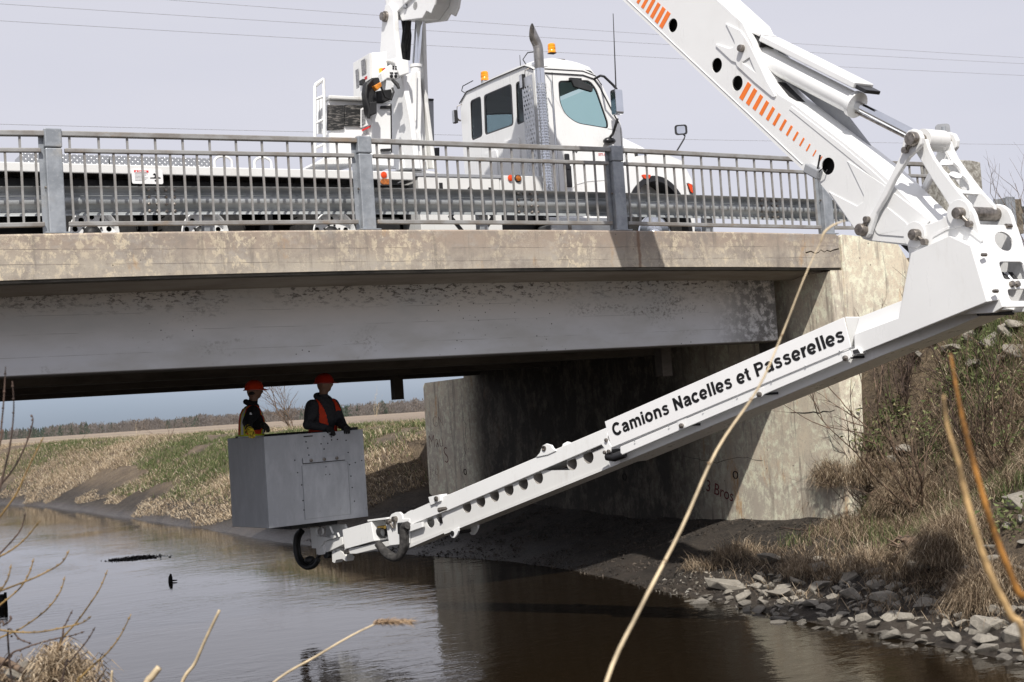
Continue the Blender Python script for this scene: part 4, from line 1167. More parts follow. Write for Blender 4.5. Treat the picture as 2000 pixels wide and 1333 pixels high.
# mirrors
def tube_part(name, mat, par, pts, r, n=8):
    mb = MB(); mb.tube(pts, r, n); return mb.build(name, mat, par, smooth=60)
mr = empty('side_mirror', (8.28, 1.5, 6.7)); parent(mr, cab)
MN = 1.42
A_ = onY(1201, 172, MN); B_ = onY(1202, 228, MN)
mb = MB(); ml_ = rrect(.065, .175, .03, 4); c_ = (A_ + B_) / 2
mb.prism([(c_[0] - .03, MN + x, c_[2] + z) for x, z in ml_], [(c_[0] + .09, MN + x, c_[2] + z) for x, z in ml_]); mb.build('mirror_shell', CHROME, mr, bevel=.025, seg=3)
qb = MB(); qb.prism([(c_[0] - .034, MN + x * .86, c_[2] + z * .92) for x, z in ml_], [(c_[0] - .031, MN + x * .86, c_[2] + z * .92) for x, z in ml_]); qb.build('mirror_glass', CHROME, mr)
T_ = onY(1160, 155, CN0); tube_part('mirror_arm', BLACKPLASTIC, mr, [T_, T_ + np.array([.05, -.1, .03]), onY(1180, 150, MN + .02), onY(1197, 166, MN), A_ + np.array([.03, 0, -.02])], .018)
tube_part('mirror_arm', BLACKPLASTIC, mr, [B_ + np.array([.03, 0, -.03]), onY(1203, 243, MN), onY(1197, 262, MN + .1), onY(1190, 270, CN0)], .02)
P = onY(1190, 276, CN0 - .08)
mb = MB(); mb.ball(P, .1, 8, 1, .7, .55); mb.build('convex_mirror', BLACKPLASTIC, mr, smooth=60)
hm = empty('hood_mirror', (9.3, 3.6, 6.1)); parent(hm, hood)
HN = 3.5
c_ = onY(1330, 254, HN); o2 = rrect(.105, .085, .045, 5)
tdir, ndir = np.array([.3, .95, 0]) / np.linalg.norm([.3, .95]), np.array([.95, -.3, 0]) / np.linalg.norm([.95, .3])
lat = np.array([.86, -.5, 0])
nv = np.array([-.5, -.86, 0])
mb = MB(); mb.prism([c_ + a_ * lat + np.array([0, 0, b_]) for a_, b_ in o2], [c_ + a_ * .75 * lat + np.array([0, 0, b_ * .75]) - nv * .07 for a_, b_ in o2]); mb.build('mirror_shell', BLACKPLASTIC, hm, bevel=.012)
mb = MB(); mb.prism([c_ + nv * .004 + a_ * .66 * lat + np.array([0, 0, b_ * .72]) for a_, b_ in o2], [c_ + nv * .001 + a_ * .66 * lat + np.array([0, 0, b_ * .72]) for a_, b_ in o2]); mb.build('mirror_glass', CHROME, hm)
tube_part('mirror_arm', BLACKPLASTIC, hm, [c_ + np.array([0, .02, -.03]), onY(1338, 266, HN), onY(1336, 272, HN), onY(1318, 302, HN - .1)], .013)
# steps / tanks under the cab
qbox('side_step', ALU, truck, (6.98, N0 + .02, 4.50), (8.05, N0 + .4, 4.95), .02)
qbox('tank_strap', STEEL, truck, (7.25, N0 + .015, 4.49), (7.31, N0 + .405, 4.955), .004)
qbox('lower_panel', WHITE, truck, (8.02, N0 + .1, 4.45), (8.10, N0 + .5, 5.0), .01)
qbox('cab_sill', ALU, truck, (7.0, N0 + .1, 4.97), (8.15, N0 + .34, 5.05), .01)
qbox('chassis_tray', BLACKPLASTIC, truck, (6.25, N0 + .45, 4.6), (7.0, N1 - .3, 5.3), .02)

# ------------------------------------------------------------------ turret
tur = empty('turret', (5.3, NC, 5.6)); parent(tur, truck)
mb = MB(); mb.lathe((5.33, NC, 5.62), (0, 0, 1), [(.66, 0), (.66, .06), (.62, .07), (.60, .13), (.56, .15), (.5, .16), (0, .16)], 48); mb.build('slew_ring', WHITE2, tur, smooth=40)
mb = MB()
for i in range(36):
    a = 2 * math.pi * i / 36
    mb.lathe((5.33 + .63 * math.cos(a), NC + .63 * math.sin(a), 5.69), (0, 0, 1), [(.016, 0), (.016, .03), (0, .03)], 6)
mb.build('ring_bolts', STEEL, tur)
# boom plane: vertical plane through the turret, slewed 13 degrees
BA = math.radians(5.5)
BD = np.array([math.sin(BA), -math.cos(BA), 0]); BE = np.array([math.cos(BA), math.sin(BA), 0]); BT = np.array([5.3, NC, 0])
def BP(px, py, off): return on_plane(px, py, BT + BE * off, BE)
def BL(px, py, off): P = BP(px, py, off); return np.array([np.dot(P - BT, BD), P[2]])          # (outward, z) in the boom plane
def BW(a, z, off): return BT + BD * a + BE * off + np.array([0, 0, z])
def bplate(name, mat, par, pts2, off, th, holes=(), bevel=0, smooth=None):
    mb = MB()
    mb.prism([BW(a, z, off) for a, z in pts2], [BW(a, z, off + th) for a, z in pts2], [([BW(a, z, off) for a, z in h], [BW(a, z, off + th) for a, z in h]) for h in holes])
    return mb.build(name, mat, par, bevel=bevel, smooth=smooth)
def bpx(pts, off): return [BL(x, y, off) for x, y in pts]

# two mast cheeks; near one is seen from its edge
o_near = -.30
cheek = bpx([(722, 330), (728, 250), (735, 180), (741, 110), (746, 40), (752, 10), (761, 8), (768, 20), (770, 60), (776, 110), (800, 230), (812, 330)], o_near)
bplate('mast_cheek', WHITE, tur, cheek, -.30, .08, bevel=.012)
bplate('mast_cheek', WHITE2, tur, bpx([(796, 330), (803, 240), (810, 150), (816, 60), (819, 36), (825, 36), (827, 110), (830, 200), (846, 330)], .22), .22, .06, bevel=.012)
mast_b = bpx([(745, 330), (752, 240), (758, 190), (764, 150), (772, 150), (778, 200), (788, 330)], -.2)
bplate('mast_box', WHITE2, tur, mast_b, -.215, .42, bevel=.015)
def w2(px, py, n): return onY(px, py, n)
# inside of the mast seen between the cheeks, with its oval opening
P0, P1 = onY(762, 175, 2.62), onY(800, 325, 2.62)
ov = [(onY(782, 228, 2.6)[0] + .085 * x, onY(782, 228, 2.6)[2] + .085 * z) for x, z in roundpoly([(-1, -1.5), (1, -1.5), (1, 1.5), (-1, 1.5)], .7, 4)]
pm_ = [(P0[0], P0[2]), (P1[0] + .02, P0[2] - .05), (P1[0] + .07, P1[2]), (P0[0] - .03, P1[2])]
plate_y('mast_front', WHITE, tur, pm_, 2.26, .03, [ov])
qbox('mast_void', BLACK, tur, (P0[0], 2.30, P1[2]), (P1[0] + .05, 2.45, P0[2] - .1), .01)
# mast column right of it carrying the cylinder
def slab_px(name, mat, pts, n, th, par=None, bevel=.012):
    return plate_y(name, mat, par or tur, [(onY(x, y, n)[0], onY(x, y, n)[2]) for x, y in pts], n, th, bevel=bevel)
slab_px('mast_column', WHITE, [(785, 330), (792, 240), (797, 160), (805, 140), (822, 140), (824, 200), (822, 260), (832, 330)], 2.16, .22)
slab_px('web_plate', WHITE, [(784, 150), (796, 148), (793, 200), (787, 200)], 2.12, .03)
slab_px('rear_panel', GREY, [(826, 195), (847, 196), (849, 330), (832, 330)], 3.35, .04)
slab_px('panel_cap', BLACK, [(826, 192), (848, 193), (848, 197), (826, 196)], 3.33, .08)
slab_px('hydraulic_motor', BLACKPLASTIC, [(835, 290), (859, 288), (859, 306), (835, 308)], 3.1, .3)
A_, B_ = onY(810, 275, 2.24), onY(812, 131, 2.24)
mb = MB(); mb.tube([A_, B_], .072, 20); lc = mb.build('lift_cylinder', WHITE, tur, smooth=60)
mb = MB(); mb.tube([B_ - np.array([0, 0, .01]), B_ + np.array([0, 0, .03])], .085, 20); mb.build('cylinder_collar', WHITE, lc, smooth=40)
C_ = onY(819, 36, 2.24); mb = MB(); mb.tube([B_, C_ + (C_ - B_) * .5], .052, 20); mb.build('cylinder_rod', CHROME, lc, smooth=60)
P = onY(808, 262, 2.1); q2 = MB(); q2.box((P[0] - .07, 2.08, P[2] - .12), (P[0] + .06, 2.16, P[2] + .03)); q2.build('valve_block', WHITE, tur, bevel=.01)
tube_part('hydraulic_line', WHITE2, tur, [onY(806, 255, 2.1), onY(805, 245, 2.1), onY(812, 235, 2.1), onY(813, 140, 2.1)], .010)
P = onY(753, 35, 2.5); mb = MB(); pc = BW(*BL(753.5, 33, -.30), -.30); mb.lathe(pc, -BE, [(.075, 0), (.075, .03), (.055, .035), (.055, .07), (0, .075)], 20); mb.build('pivot_pin', STEEL, tur, smooth=40)
for off, pts in ((-.05, [(770, 110), (768, 80), (772, 40), (770, 0)]), (0, [(786, 118), (792, 60), (788, 30), (790, -10)]), (.08, [(795, 118), (798, 70), (794, 30), (796, -10)]), (.0, [(780, 115), (790, 95), (796, 60), (800, 10)])):
    mb = MB(); mb.tube([BP(x, y, off) for x, y in pts], .045, 8); mb.build('hose_bundle', HOSE, tur, smooth=60)
# control cabinet
cc = slab_px('control_cabinet', WHITE, [(726, 103), (757, 101), (756, 150), (752, 185), (727, 200)], 1.95, .45)
q_ = lambda pts, n: [(onY(x, y, n)[0], onY(x, y, n)[2]) for x, y in pts]
lft = [np.array(onY(726, 103, 1.95)), np.array(onY(727, 200, 1.95))]
mb = MB(); mb.prism([onY(726, 104, 1.955), onY(727, 200, 1.955), onY(727, 200, 1.955) + np.array([-.0, .55, 0]), onY(726, 104, 1.955) + np.array([0, .55, 0])], [onY(726, 104, 1.955) + np.array([-.03, 0, 0]), onY(727, 200, 1.955) + np.array([-.03, 0, 0]), onY(727, 200, 1.955) + np.array([-.03, .55, 0]), onY(726, 104, 1.955) + np.array([-.03, .55, 0])]); mb.build('cabinet_door', WHITE2, cc, bevel=.005)
zt_, zb_ = onY(726, 103, 1.95)[2], onY(727, 200, 1.95)[2]; xd = onY(726.5, 150, 1.955)[0] - .032
for y0, y1, a0, a1, mt in ((2.30, 2.40, .40, .80, STICKGREY), (2.06, 2.2, .62, .92, STICKGREY), (2.06, 2.2, .16, .38, STICKGREY), (2.04, 2.12, .50, .56, STICKRED)):
    q2 = MB(); q2.box((xd - .002, y0, zb_ + (zt_ - zb_) * a0), (xd, y1, zb_ + (zt_ - zb_) * a1)); q2.build('decal', mt, cc)
qbox('door_latch', BLACK, cc, (xd - .04, 2.10, zb_ + (zt_ - zb_) * .42), (xd, 2.22, zb_ + (zt_ - zb_) * .52), .008)
# operator console with knobs, emergency stop and remote control
con = slab_px('operator_console', WHITE, [(744, 143), (763, 126), (777, 135), (778, 155), (757, 153), (748, 160)], 1.82, .12, bevel=.01)
slab_px('console_hood', WHITE, [(756, 118), (775, 113), (798, 118), (800, 143), (781, 149), (772, 125)], 1.9, .2)
for px, py, r in ((764, 149.5, .022), (772.5, 149.5, .022)):
    P = onY(px, py, 1.82); mb = MB(); mb.lathe(P, (0, -1, 0), [(r, 0), (r, .02), (r * .7, .03), (0, .03)], 14); mb.build('knob', BLACK, con, smooth=40)
for px, py in ((763, 143), (766, 143), (772, 143.3), (775, 143.3), (768, 130.5), (773, 131), (768, 134.5), (773, 135)):
    P = onY(px, py, 1.819); q2 = MB(); q2.box((P[0] - .012, 1.812, P[2] - .009), (P[0] + .012, 1.821, P[2] + .009)); q2.build('switch', BLACK, con)
P = onY(748, 139, 1.92); q2 = MB(); q2.box((P[0] - .045, 1.9, P[2] - .035), (P[0] + .045, 1.95, P[2] + .035)); es = q2.build('emergency_stop', simple('stop_yellow', (.75, .52, .03), .4), con, bevel=.006)
mb = MB(); mb.lathe((P[0], 1.9, P[2]), (0, -1, 0), [(.022, 0), (.022, .02), (.03, .022), (.03, .04), (0, .042)], 14); mb.build('stop_button', STICKRED, es, smooth=40)
tube_part('joystick', BLACK, con, [onY(766, 156, 1.8), onY(776, 166, 1.75), onY(779, 173, 1.73)], [.02, .026, .018])
# remote control harness hanging on the console
rm = empty('remote_control', onY(730, 190, 1.75)); parent(rm, tur)
slab_px('strap_bag', BLACK, [(716, 160), (728, 152), (741, 151), (745, 165), (735, 178), (728, 200), (735, 222), (724, 227), (716, 205), (713, 180)], 1.70, .14, rm, .03)
slab_px('control_body', simple('remote_orange', (.72, .25, .02), .45, var=.25, scale=30), [(730, 168), (744, 160), (747, 168), (737, 177)], 1.63, .1, rm, .012)
slab_px('hanging_strap', BLACK, [(722, 200), (736, 198), (736, 222), (724, 226)], 1.64, .06, rm, .01)
tube_part('strap_loop', BLACK, rm, [onY(728, 155, 1.68), onY(716, 168, 1.66), onY(714, 190, 1.66), onY(722, 215, 1.66), onY(720, 232, 1.68)], .022)
tube_part('cable', BLACK, rm, [onY(744, 170, 1.7), onY(752, 190, 1.72), onY(764, 195, 1.74), onY(769, 180, 1.78), onY(766, 172, 1.8)], .014)
slab_px('valve_bank', DARKSTEEL, [(735, 178), (765, 174), (768, 192), (752, 200), (737, 200)], 1.82, .14, rm, .012)
# lower cabinet with stickers
lcab = slab_px('lower_cabinet', WHITE, [(727, 202), (764, 202), (766, 300), (726, 300)], 1.86, .4)
slab_px('lower_cabinet', WHITE, [(724, 300), (770, 300), (770, 325), (724, 322)], 1.84, .4)
slab_px('latch_bar', BLACK, [(744, 207), (764, 206), (764, 212), (744, 212)], 1.83, .03, lcab, .006)
slab_px('latch_bar', BLACK, [(744, 291), (764, 290), (764, 295), (744, 296)], 1.81, .03, lcab, .006)
slab_px('door_edge', BLACK, [(763, 203), (765, 203), (766, 298), (764, 298)], 1.85, .02, lcab, 0)
Pn = onY(727, 202, 1.86); xd2 = Pn[0] - .004
sp_ = slab_px('safety_panel', SIGNWHITE, [(705, 213), (726, 200), (726, 243), (705, 250)], 1.88, .02, lcab, .004)
slab_px('decal', STICKGREY, [(706.5, 216), (714, 211), (714, 242), (706.5, 248)], 1.876, .003, lcab, 0)
slab_px('decal', STICKRED, [(714, 213), (723, 205), (724, 213), (716, 220)], 1.876, .003, lcab, 0)
slab_px('decal', STICKRED, [(707, 253), (724, 245), (724, 249), (707, 257)], 1.872, .003, lcab, 0)
# engine enclosure with grille and access ladder
enc = empty('engine_enclosure', (4.0, 2.6, 5.7)); parent(enc, truck)
EX0, EX1 = 3.70, 4.62
ez_ = lambda py: onY(680, py, 2.0)[2]
qbox('enclosure_body', WHITE, enc, (3.97, 2.02, ez_(262)), (EX1, 2.2, ez_(197)), .01)
qbox('enclosure_roof', WHITE2, enc, (3.95, 1.94, ez_(197) + .002), (EX1 + .2, 2.22, ez_(190)), .01)
qbox('enclosure_base', WHITE, enc, (3.93, 1.96, ez_(312)), (EX1 + .1, 2.2, ez_(262) - .003), .01)
k = NT('louvre_black'); wv = k.noise(26, 3, .6, (.5, 1, 2.6)); k.set(Base_Color=k.mix(k.ramp(wv, .5, .62), (.018, .018, .018), (.16, .15, .14)), Roughness=.5, Normal=k.bump(wv, .6, .01)); LOUV = k.m
for x0, x1, y0 in ((640, 672, 252), (674, 712, 246)):
    slab_px('grille_panel', LOUV, [(x0, 205), (x1, 206), (x1, y0), (x0, y0 + (3 if x0 < 660 else 0))], 1.985, .033, enc, .004)
slab_px('platform', WHITE2, [(613, 322), (690, 320), (720, 312), (715, 308), (630, 310)], 1.75, .6, enc, .01)
lad = empty('access_ladder', onY(625, 240, 1.9)); parent(lad, enc)
for pts in ([(615, 310), (615, 170), (617, 165), (632, 155)], [(634, 310), (633, 200), (632, 154)], [(622, 262), (621, 193)], [(628, 262), (627, 193)]):
    tube_part('ladder_rail', WHITE, lad, [onY(x, y, 1.9 if len(pts) > 2 else 2.15) for x, y in pts], .022)
for a_, b_ in (((615, 195), (633, 188)), ((615, 242), (633, 233)), ((615, 290), (634, 282)), ((615, 170), (632, 156))):
    tube_part('ladder_rung', WHITE, lad, [onY(*a_, 1.9), onY(*b_, 1.9)], .018)
# ------------------------------------------------------------------ first boom (rises out of the picture) and outer boom
h1 = np.array(BL(800, 18, 0))                     # near the turret pivot
fb = empty('inner_boom', BW(h1[0], h1[1], 0)); parent(fb, truck)
lo_, up_ = BL(1215, 0, -.19), BL(1400, 0, -.19)
dirb = np.array(BL(1567, 332, -.19)) - lo_; dirb /= np.linalg.norm(dirb)      # down the outer boom
apex = (np.array(lo_) + up_) / 2 - dirb * 3.3
base = np.array(BL(790, 10, 0))
ax_ = apex - base; ln_ = np.linalg.norm(ax_); ax_ /= ln_; px_ = np.array([-ax_[1], ax_[0]])
mb = MB()
def bl_box(mb, p0, p1, h0, h1_, w):
    d_ = p1 - p0; d_ = d_ / np.linalg.norm(d_); q = np.array([-d_[1], d_[0]])
    c = [p0 - q * h0, p1 - q * h1_, p1 + q * h1_, p0 + q * h0]
    mb.prism([BW(a, z, -w) for a, z in c], [BW(a, z, w) for a, z in c])
bl_box(mb, base - ax_ * .1, apex, .20, .30, .24); mb.build('boom_box', WHITE, fb, bevel=.02)
foot = bpx([(764, 0), (762, -40), (860, -60), (850, 10), (843, 27), (838, 24), (834, 22), (826, 36), (786, 41), (778, 20), (773, 36), (766, 40)], -.19)
bplate('boom_foot', WHITE, fb, foot, -.2, .03, bevel=.008); bplate('boom_foot', WHITE, fb, foot, .17, .03, bevel=.008)
foot2 = bpx([(784, 40), (786, -30), (852, -40), (845, 8), (826, 36)], -.1)
bplate('boom_heel', WHITE2, fb, foot2, -.165, .33, bevel=.01)
mb = MB(); P = BP(836, 15, 0); mb.tube([P - BE * .2, P + BE * .22], .055, 16); mb.build('cross_pin', WHITE2, fb, smooth=60)
tube_part('hydraulic_line', BLACK, fb, [BP(773, 12, -.21), BP(768, 4, -.22), BP(770, -6, -.22), BP(776, 2, -.22)], .008)
mb = MB(); P = BP(792, 8, -.21); mb.obox(P, BD * .03, BE * .03, np.array([0, 0, .06])); mb.build('sensor_block', GREY, fb, bevel=.006)

ob = empty('outer_boom', BW(*lo_, 0)); parent(ob, truck)
HW = .19
up_edge = [(1400, 0), (1450, 46), (1467, 82), (1484, 127), (1500, 160), (1522, 187), (1550, 204), (1650, 281), (1700, 321), (1734, 352), (1778, 396), (1815, 432), (1822, 462)]
lo_edge = [(1800, 480), (1778, 481), (1700, 471), (1686, 467), (1668, 445), (1617, 377), (1592, 347), (1567, 332), (1215, 0)]
outl = bpx(up_edge + lo_edge, -HW)
ext_lo, ext_up = np.array(outl[-1]) - dirb * 3.6, np.array(outl[0]) - dirb * 3.2
outl = outl + [ext_lo, ext_up]
hp = [(1314, 50, .072), (1400, 128, .075), (1440, 163, .075), (1617, 325, .08)]
holes = []
for x, y, r in hp:
    c = BL(x, y, -HW); holes.append(circ2(c[0], c[1], r, 24))
bplate('boom_side', WHITE, ob, outl, -HW, .012, holes)
bplate('boom_side', WHITE, ob, outl, HW - .012, .012, holes)
mb = MB()
A = [BW(a, z, -HW + .0121) for a, z in outl]; B = [BW(a, z, HW - .0121) for a, z in outl]
mb.ribbon(A, B); mb.build('boom_skin', WHITE, ob)
INN = simple('boom_inside', (.03, .03, .032), .8)
mid_ = [np.array(p) for p in outl]
bplate('boom_core', INN, ob, [ext_lo + dirb * 3.7 + np.array([.03, .12]), ext_lo + dirb * 9.0 + np.array([-.05, .12]), ext_lo + dirb * 9.0 + np.array([.15, .28]), ext_lo + dirb * 3.7 + np.array([.3, .45])], -.06, .12)
# orange chevron stripes
def stripe(px, py, wpx, L):
    # start at lower right corner of the bar top; direction of bar and of width in picture steps measured on the plate
    t, d = np.array([.735, .68]), np.array([-.48, .877])
    p = np.array([px, py]); c = [p, p + t * wpx, p + t * wpx + d * L, p + d * L]
    bplate('stripe', ORANGE, ob, bpx([tuple(q) for q in c], -HW), -HW - .003, .0028)
for i in range(13):
    stripe(1461 + i * 12.03, 160 + i * 12.1, 8.3 * (1 - i / 13.5) + .7, 35.5 * (1 - .058 * i))
for i in range(9):
    stripe(1304 - i * 9.4, 21.5 - i * 8.4, 8.2 * (1 - i / 16), 34 - i * 1.1)
pad1 = zc([(875, 185), (990, 240), (1050, 330), (1082, 390), (1140, 510), (1200, 640), (1266, 752), (1258, 766), (1236, 758), (1100, 645), (965, 520), (955, 492), (925, 480), (797, 360), (800, 346), (905, 382), (935, 372), (946, 340), (940, 315)], 1200, 0, 4)
tri = zc([(1062, 452), (1112, 570), (1005, 490)], 1200, 0, 4)
bplate('cylinder_lug', WHITE, ob, bpx(pad1, -HW), -HW - .014, .0138, [bpx(tri, -HW)], bevel=.004)
bplate('cylinder_lug', WHITE, ob, bpx(pad1, -HW), HW + .0005, .0138, bevel=.004)
gus = bpx([(1455, 60), (1484, 100), (1540, 160), (1600, 215), (1650, 281), (1550, 204), (1500, 160)], -HW)
bplate('gusset', GREY, ob, gus, HW - .04, .027)
pad2 = zc([(622, 458), (752, 728), (748, 778), (700, 812), (478, 698), (560, 850), (718, 1048), (780, 1082), (1098, 1112), (1108, 960), (935, 812), (1180, 850), (1270, 930), (1290, 915), (1120, 790), (935, 650), (880, 680)], 1500, 200, 4)
bplate('boom_end_pad', WHITE, ob, bpx(zc([(622, 458), (752, 728), (748, 778), (700, 812), (478, 698), (710, 1030), (790, 1078), (1098, 1108), (1275, 925), (900, 640)], 1500, 200, 4), -HW), -HW - .008, .0078, bevel=.003)
bplate('boom_end_panel', WHITE, ob, bpx(roundpoly(zc([(840, 1000), (930, 812), (1105, 955), (1085, 1052), (870, 1035)], 1500, 200, 4), 8, 4), -HW), -HW - .016, .0078, bevel=.003)
def pin(px, py, off, r, h, par, keeper=None, name='pivot_pin'):
    P = BP(px, py, off); mb = MB(); mb.lathe(P, -BE, [(r, -.02), (r, h), (r * .86, h + .012), (0, h + .014)], 18)
    o = mb.build(name, STEEL, par, smooth=40)
    if keeper:
        Q = BP(*keeper, off); mb = MB(); mb.tube([P - BE * (h * .45), Q - BE * .02], .019, 8); mb.tube([Q + BE * .0, Q - BE * .045], .028, 10); mb.build('pin_keeper', STEEL, o, smooth=50)
    return o
pin(1450, 95, -HW - .014, .036, .035, ob)
es_ = [(1546, 208), (1640, 280), (1700, 330), (1732, 360), (1728, 367), (1690, 334), (1632, 287), (1542, 214)]
bplate('edge_strip', WHITE, ob, bpx(es_, -HW), -HW - .006, .0058, bevel=.002)
wl_pts = [np.array(BL(x, y, -HW)) for x, y in ((1222, 2), (1300, 76), (1400, 170), (1500, 264), (1566, 326))]
mb = MB(); mb.tube([BW(p[0] + .012, p[1] + .02, -HW - .001) for p in wl_pts], .006, 6); mb.build('weld_seam', WHITE2, ob, smooth=60)
# wireless sensor clamped to the lower edge
sb = empty('tilt_sensor', BP(1588, 335, -HW - .03)); parent(sb, ob)
mb = MB(); P = BP(1588, 335, -HW - .04); mb.obox(P, BD * .075 + np.array([0, 0, -.045]), BE * .04, np.array([0, 0, .04]) + BD * .02); mb.build('sensor_body', GREY, sb, bevel=.012)
tube_part('sensor_antenna', BLACK, sb, [BP(1596, 335, -HW - .05), BP(1602, 303, -HW - .06)], .009)
tube_part('sensor_cable', BLACK, sb, [BP(1597, 338, -HW - .05), BP(1606, 330, -HW - .06), BP(1612, 338, -HW - .03), BP(1616, 332, -HW)], .006)
# tilt cylinder
cyl = empty('tilt_cylinder', BP(1570, 155, 0)); parent(cyl, ob)
a0, a1, a2 = BP(1484, 108, 0), BP(1670, 204, 0), BP(1806, 274, 0)
mb = MB(); mb.tube([a0, a1], .105, 28); mb.tube([a1 - (a1 - a0) * .012, a1 + (a1 - a0) * .022], .125, 28); mb.build('cylinder_barrel', WHITE, cyl, smooth=50)
mb = MB(); mb.tube([a1, a2], .045, 20); mb.build('cylinder_rod', CHROME, cyl, smooth=60)
mb = MB(); mb.tube([a1 + np.array([0, 0, -.075]), a2 + np.array([0, 0, -.065])], .012, 8); mb.build('sensor_rod', STEEL, cyl, smooth=60)
dc = (a1 - a0) / np.linalg.norm(a1 - a0); upc = np.cross(BE, dc); upc = upc if upc[2] > 0 else -upc
c0_, c1_ = a0 + upc * .18 + dc * .05, a1 + upc * .18 + dc * .02
mb = MB(); mb.obox((c0_ + c1_) / 2, (c1_ - c0_) / 2, BE * .13, upc * .03); mb.build('cylinder_cover', WHITE, cyl, bevel=.008)
mb = MB(); mb.obox(c1_ + dc * .06 - upc * .01, dc * .07, BE * .10, upc * .018); mb.build('cover_end', BLACKPLASTIC, cyl, bevel=.006)
mb = MB(); mb.obox(c0_ - dc * .1 - upc * .05, dc * .11, BE * .10, upc * .045); mb.build('cover_end', BLACKPLASTIC, cyl, bevel=.006)
mb = MB(); mb.obox(c0_ - dc * .18 + upc * .02, dc * .16, BE * .12, upc * .012); mb.build('cover_flap', WHITE, cyl, bevel=.004)

# linkage
def ringarc(c, r, a0, a1, n=8): return [(c[0] + r * math.cos(math.radians(a0 + (a1 - a0) * i / n)), c[1] + r * math.sin(math.radians(a0 + (a1 - a0) * i / n))) for i in range(n + 1)]
lk = empty('linkage', BP(1785, 272, 0)); parent(lk, truck)
link_o = zc([(1068, 310), (1080, 260), (1105, 225), (1145, 210), (1190, 225), (1215, 275), (1210, 330), (1180, 370), (1110, 435), (1050, 530), (1000, 610), (940, 735), (900, 800), (860, 870), (830, 960), (808, 1030), (780, 1060), (745, 1058), (715, 1030), (720, 985), (760, 935), (830, 845), (880, 745), (940, 635), (1000, 515), (1045, 420)], 1500, 200, 4)
l2 = bpx(link_o, -HW - .05)
bplate('link_arm', WHITE, lk, l2, -HW - .075, .05, bevel=.01)
bplate('link_arm', WHITE, lk, l2, HW + .02, .05, bevel=.01)
rk_near = zc([(1205, 290), (1245, 290), (1262, 350), (1300, 430), (1380, 545), (1490, 690), (1590, 800), (1600, 860), (1560, 920), (1500, 920), (1460, 870), (1440, 832), (1370, 720), (1290, 600), (1225, 490), (1165, 395)], 1500, 200, 4)
rk2 = bpx(rk_near, -HW + .03)
bplate('rocker_plate', WHITE, lk, rk2, -HW + .01, .04, bevel=.008)
bplate('rocker_plate', WHITE, lk, rk2, HW - .05, .04, bevel=.008)
# outward web with two oval openings
ia = [np.array(p) for p in rk2[1:7]]
e0, e1 = ia[1], ia[4]
t_ = (e1 - e0) / np.linalg.norm(e1 - e0)
Lr = np.linalg.norm(e1 - e0)
def rk_w(u, off): p = e0 + t_ * u; return BW(p[0], p[1], off)
nrm3 = np.array(BD * (-t_[1]) * -1 * 1.0) if False else None
hls = []
for u in (.43, .72):
    pts = [(u * Lr + .11 * math.cos(2 * math.pi * i / 20), .12 * math.sin(2 * math.pi * i / 20)) for i in range(20)]
    hls.append(pts)
q3 = BD * (-t_[1]) + np.array([0, 0, t_[0]])       # in-plane normal of the web
outr = [(.18, -HW + .05), (Lr, -HW + .05), (Lr, HW - .05), (.0, HW - .05), (.0, HW - .09), (.16, HW - .12)]
mb = MB(); sh_ = -q3 * .03
mb.prism([rk_w(*p) + sh_ for p in outr], [rk_w(*p) + sh_ - q3 * .02 for p in outr], [([rk_w(*p) + sh_ for p in h], [rk_w(*p) + sh_ - q3 * .02 for p in h]) for h in hls])
mb.build('rocker_web', WHITE, lk)
P = BP(1785, 272, -HW - .05); P = P + BE * (HW + .05); mb = MB(); mb.tube([P - BE * (HW - .06), P + BE * (HW - .05)], .095, 24); mb.build('cross_tube', WHITE2, lk, smooth=50)
mb = MB(); mb.tube([P - BE * (HW + .06), P + BE * (HW + .06)], .05, 18); mb.build('cross_shaft', STEEL, lk, smooth=50)
pin(1785, 272, -HW - .075, .062, .05, lk, (1771, 294)); pin(1687, 449, -HW - .075, .055, .06, lk, (1696, 429))

# pedestal joining the outer boom and the arm under the bridge
pd = empty('arm_pedestal', BP(1850, 500, 0)); parent(pd, truck)
c1, c2 = BL(1791, 459, -HW - .06), BL(1877, 417, -HW - .06)
ped = zc([(1100, 1010), (1112, 978), (1140, 962), (1165, 958), (1215, 962), (1290, 945), (1370, 915), (1425, 870), (1455, 820), (1480, 795), (1515, 785), (1555, 795), (1600, 830), (1625, 880), (1675, 1060), (1720, 1200), (1790, 1420), (1848, 1600), (1776, 1645), (1500, 1660), (1200, 1560), (1115, 1300), (1115, 1180), (1103, 1120)], 1500, 200, 4)
p2_ = bpx(ped, -HW - .06)
bplate('pedestal_plate', WHITE, pd, p2_, -HW - .085, .05, bevel=.008)
bplate('pedestal_plate', WHITE, pd, p2_, HW + .03, .05, bevel=.008)
bplate('boss', WHITE, pd, circ2(*c1, .115, 24), -HW - .10, .014, bevel=.004); bplate('boss', WHITE, pd, circ2(*c2, .115, 24), -HW - .10, .014, bevel=.004)
arc_ = zc([(1285, 1062), (1330, 1010), (1400, 975), (1480, 963), (1560, 975), (1600, 1000), (1685, 1080), (1670, 1095), (1600, 1040), (1540, 1000), (1470, 985), (1400, 998), (1340, 1030)], 1500, 200, 4)
bplate('stiffener', WHITE, pd, bpx(arc_, -HW - .085), -HW - .094, .0088, bevel=.003)
pin(1791, 459, -HW - .10, .05, .06, pd, (1809, 473)); pin(1877, 417, -HW - .10, .05, .06, pd, (1896, 438))
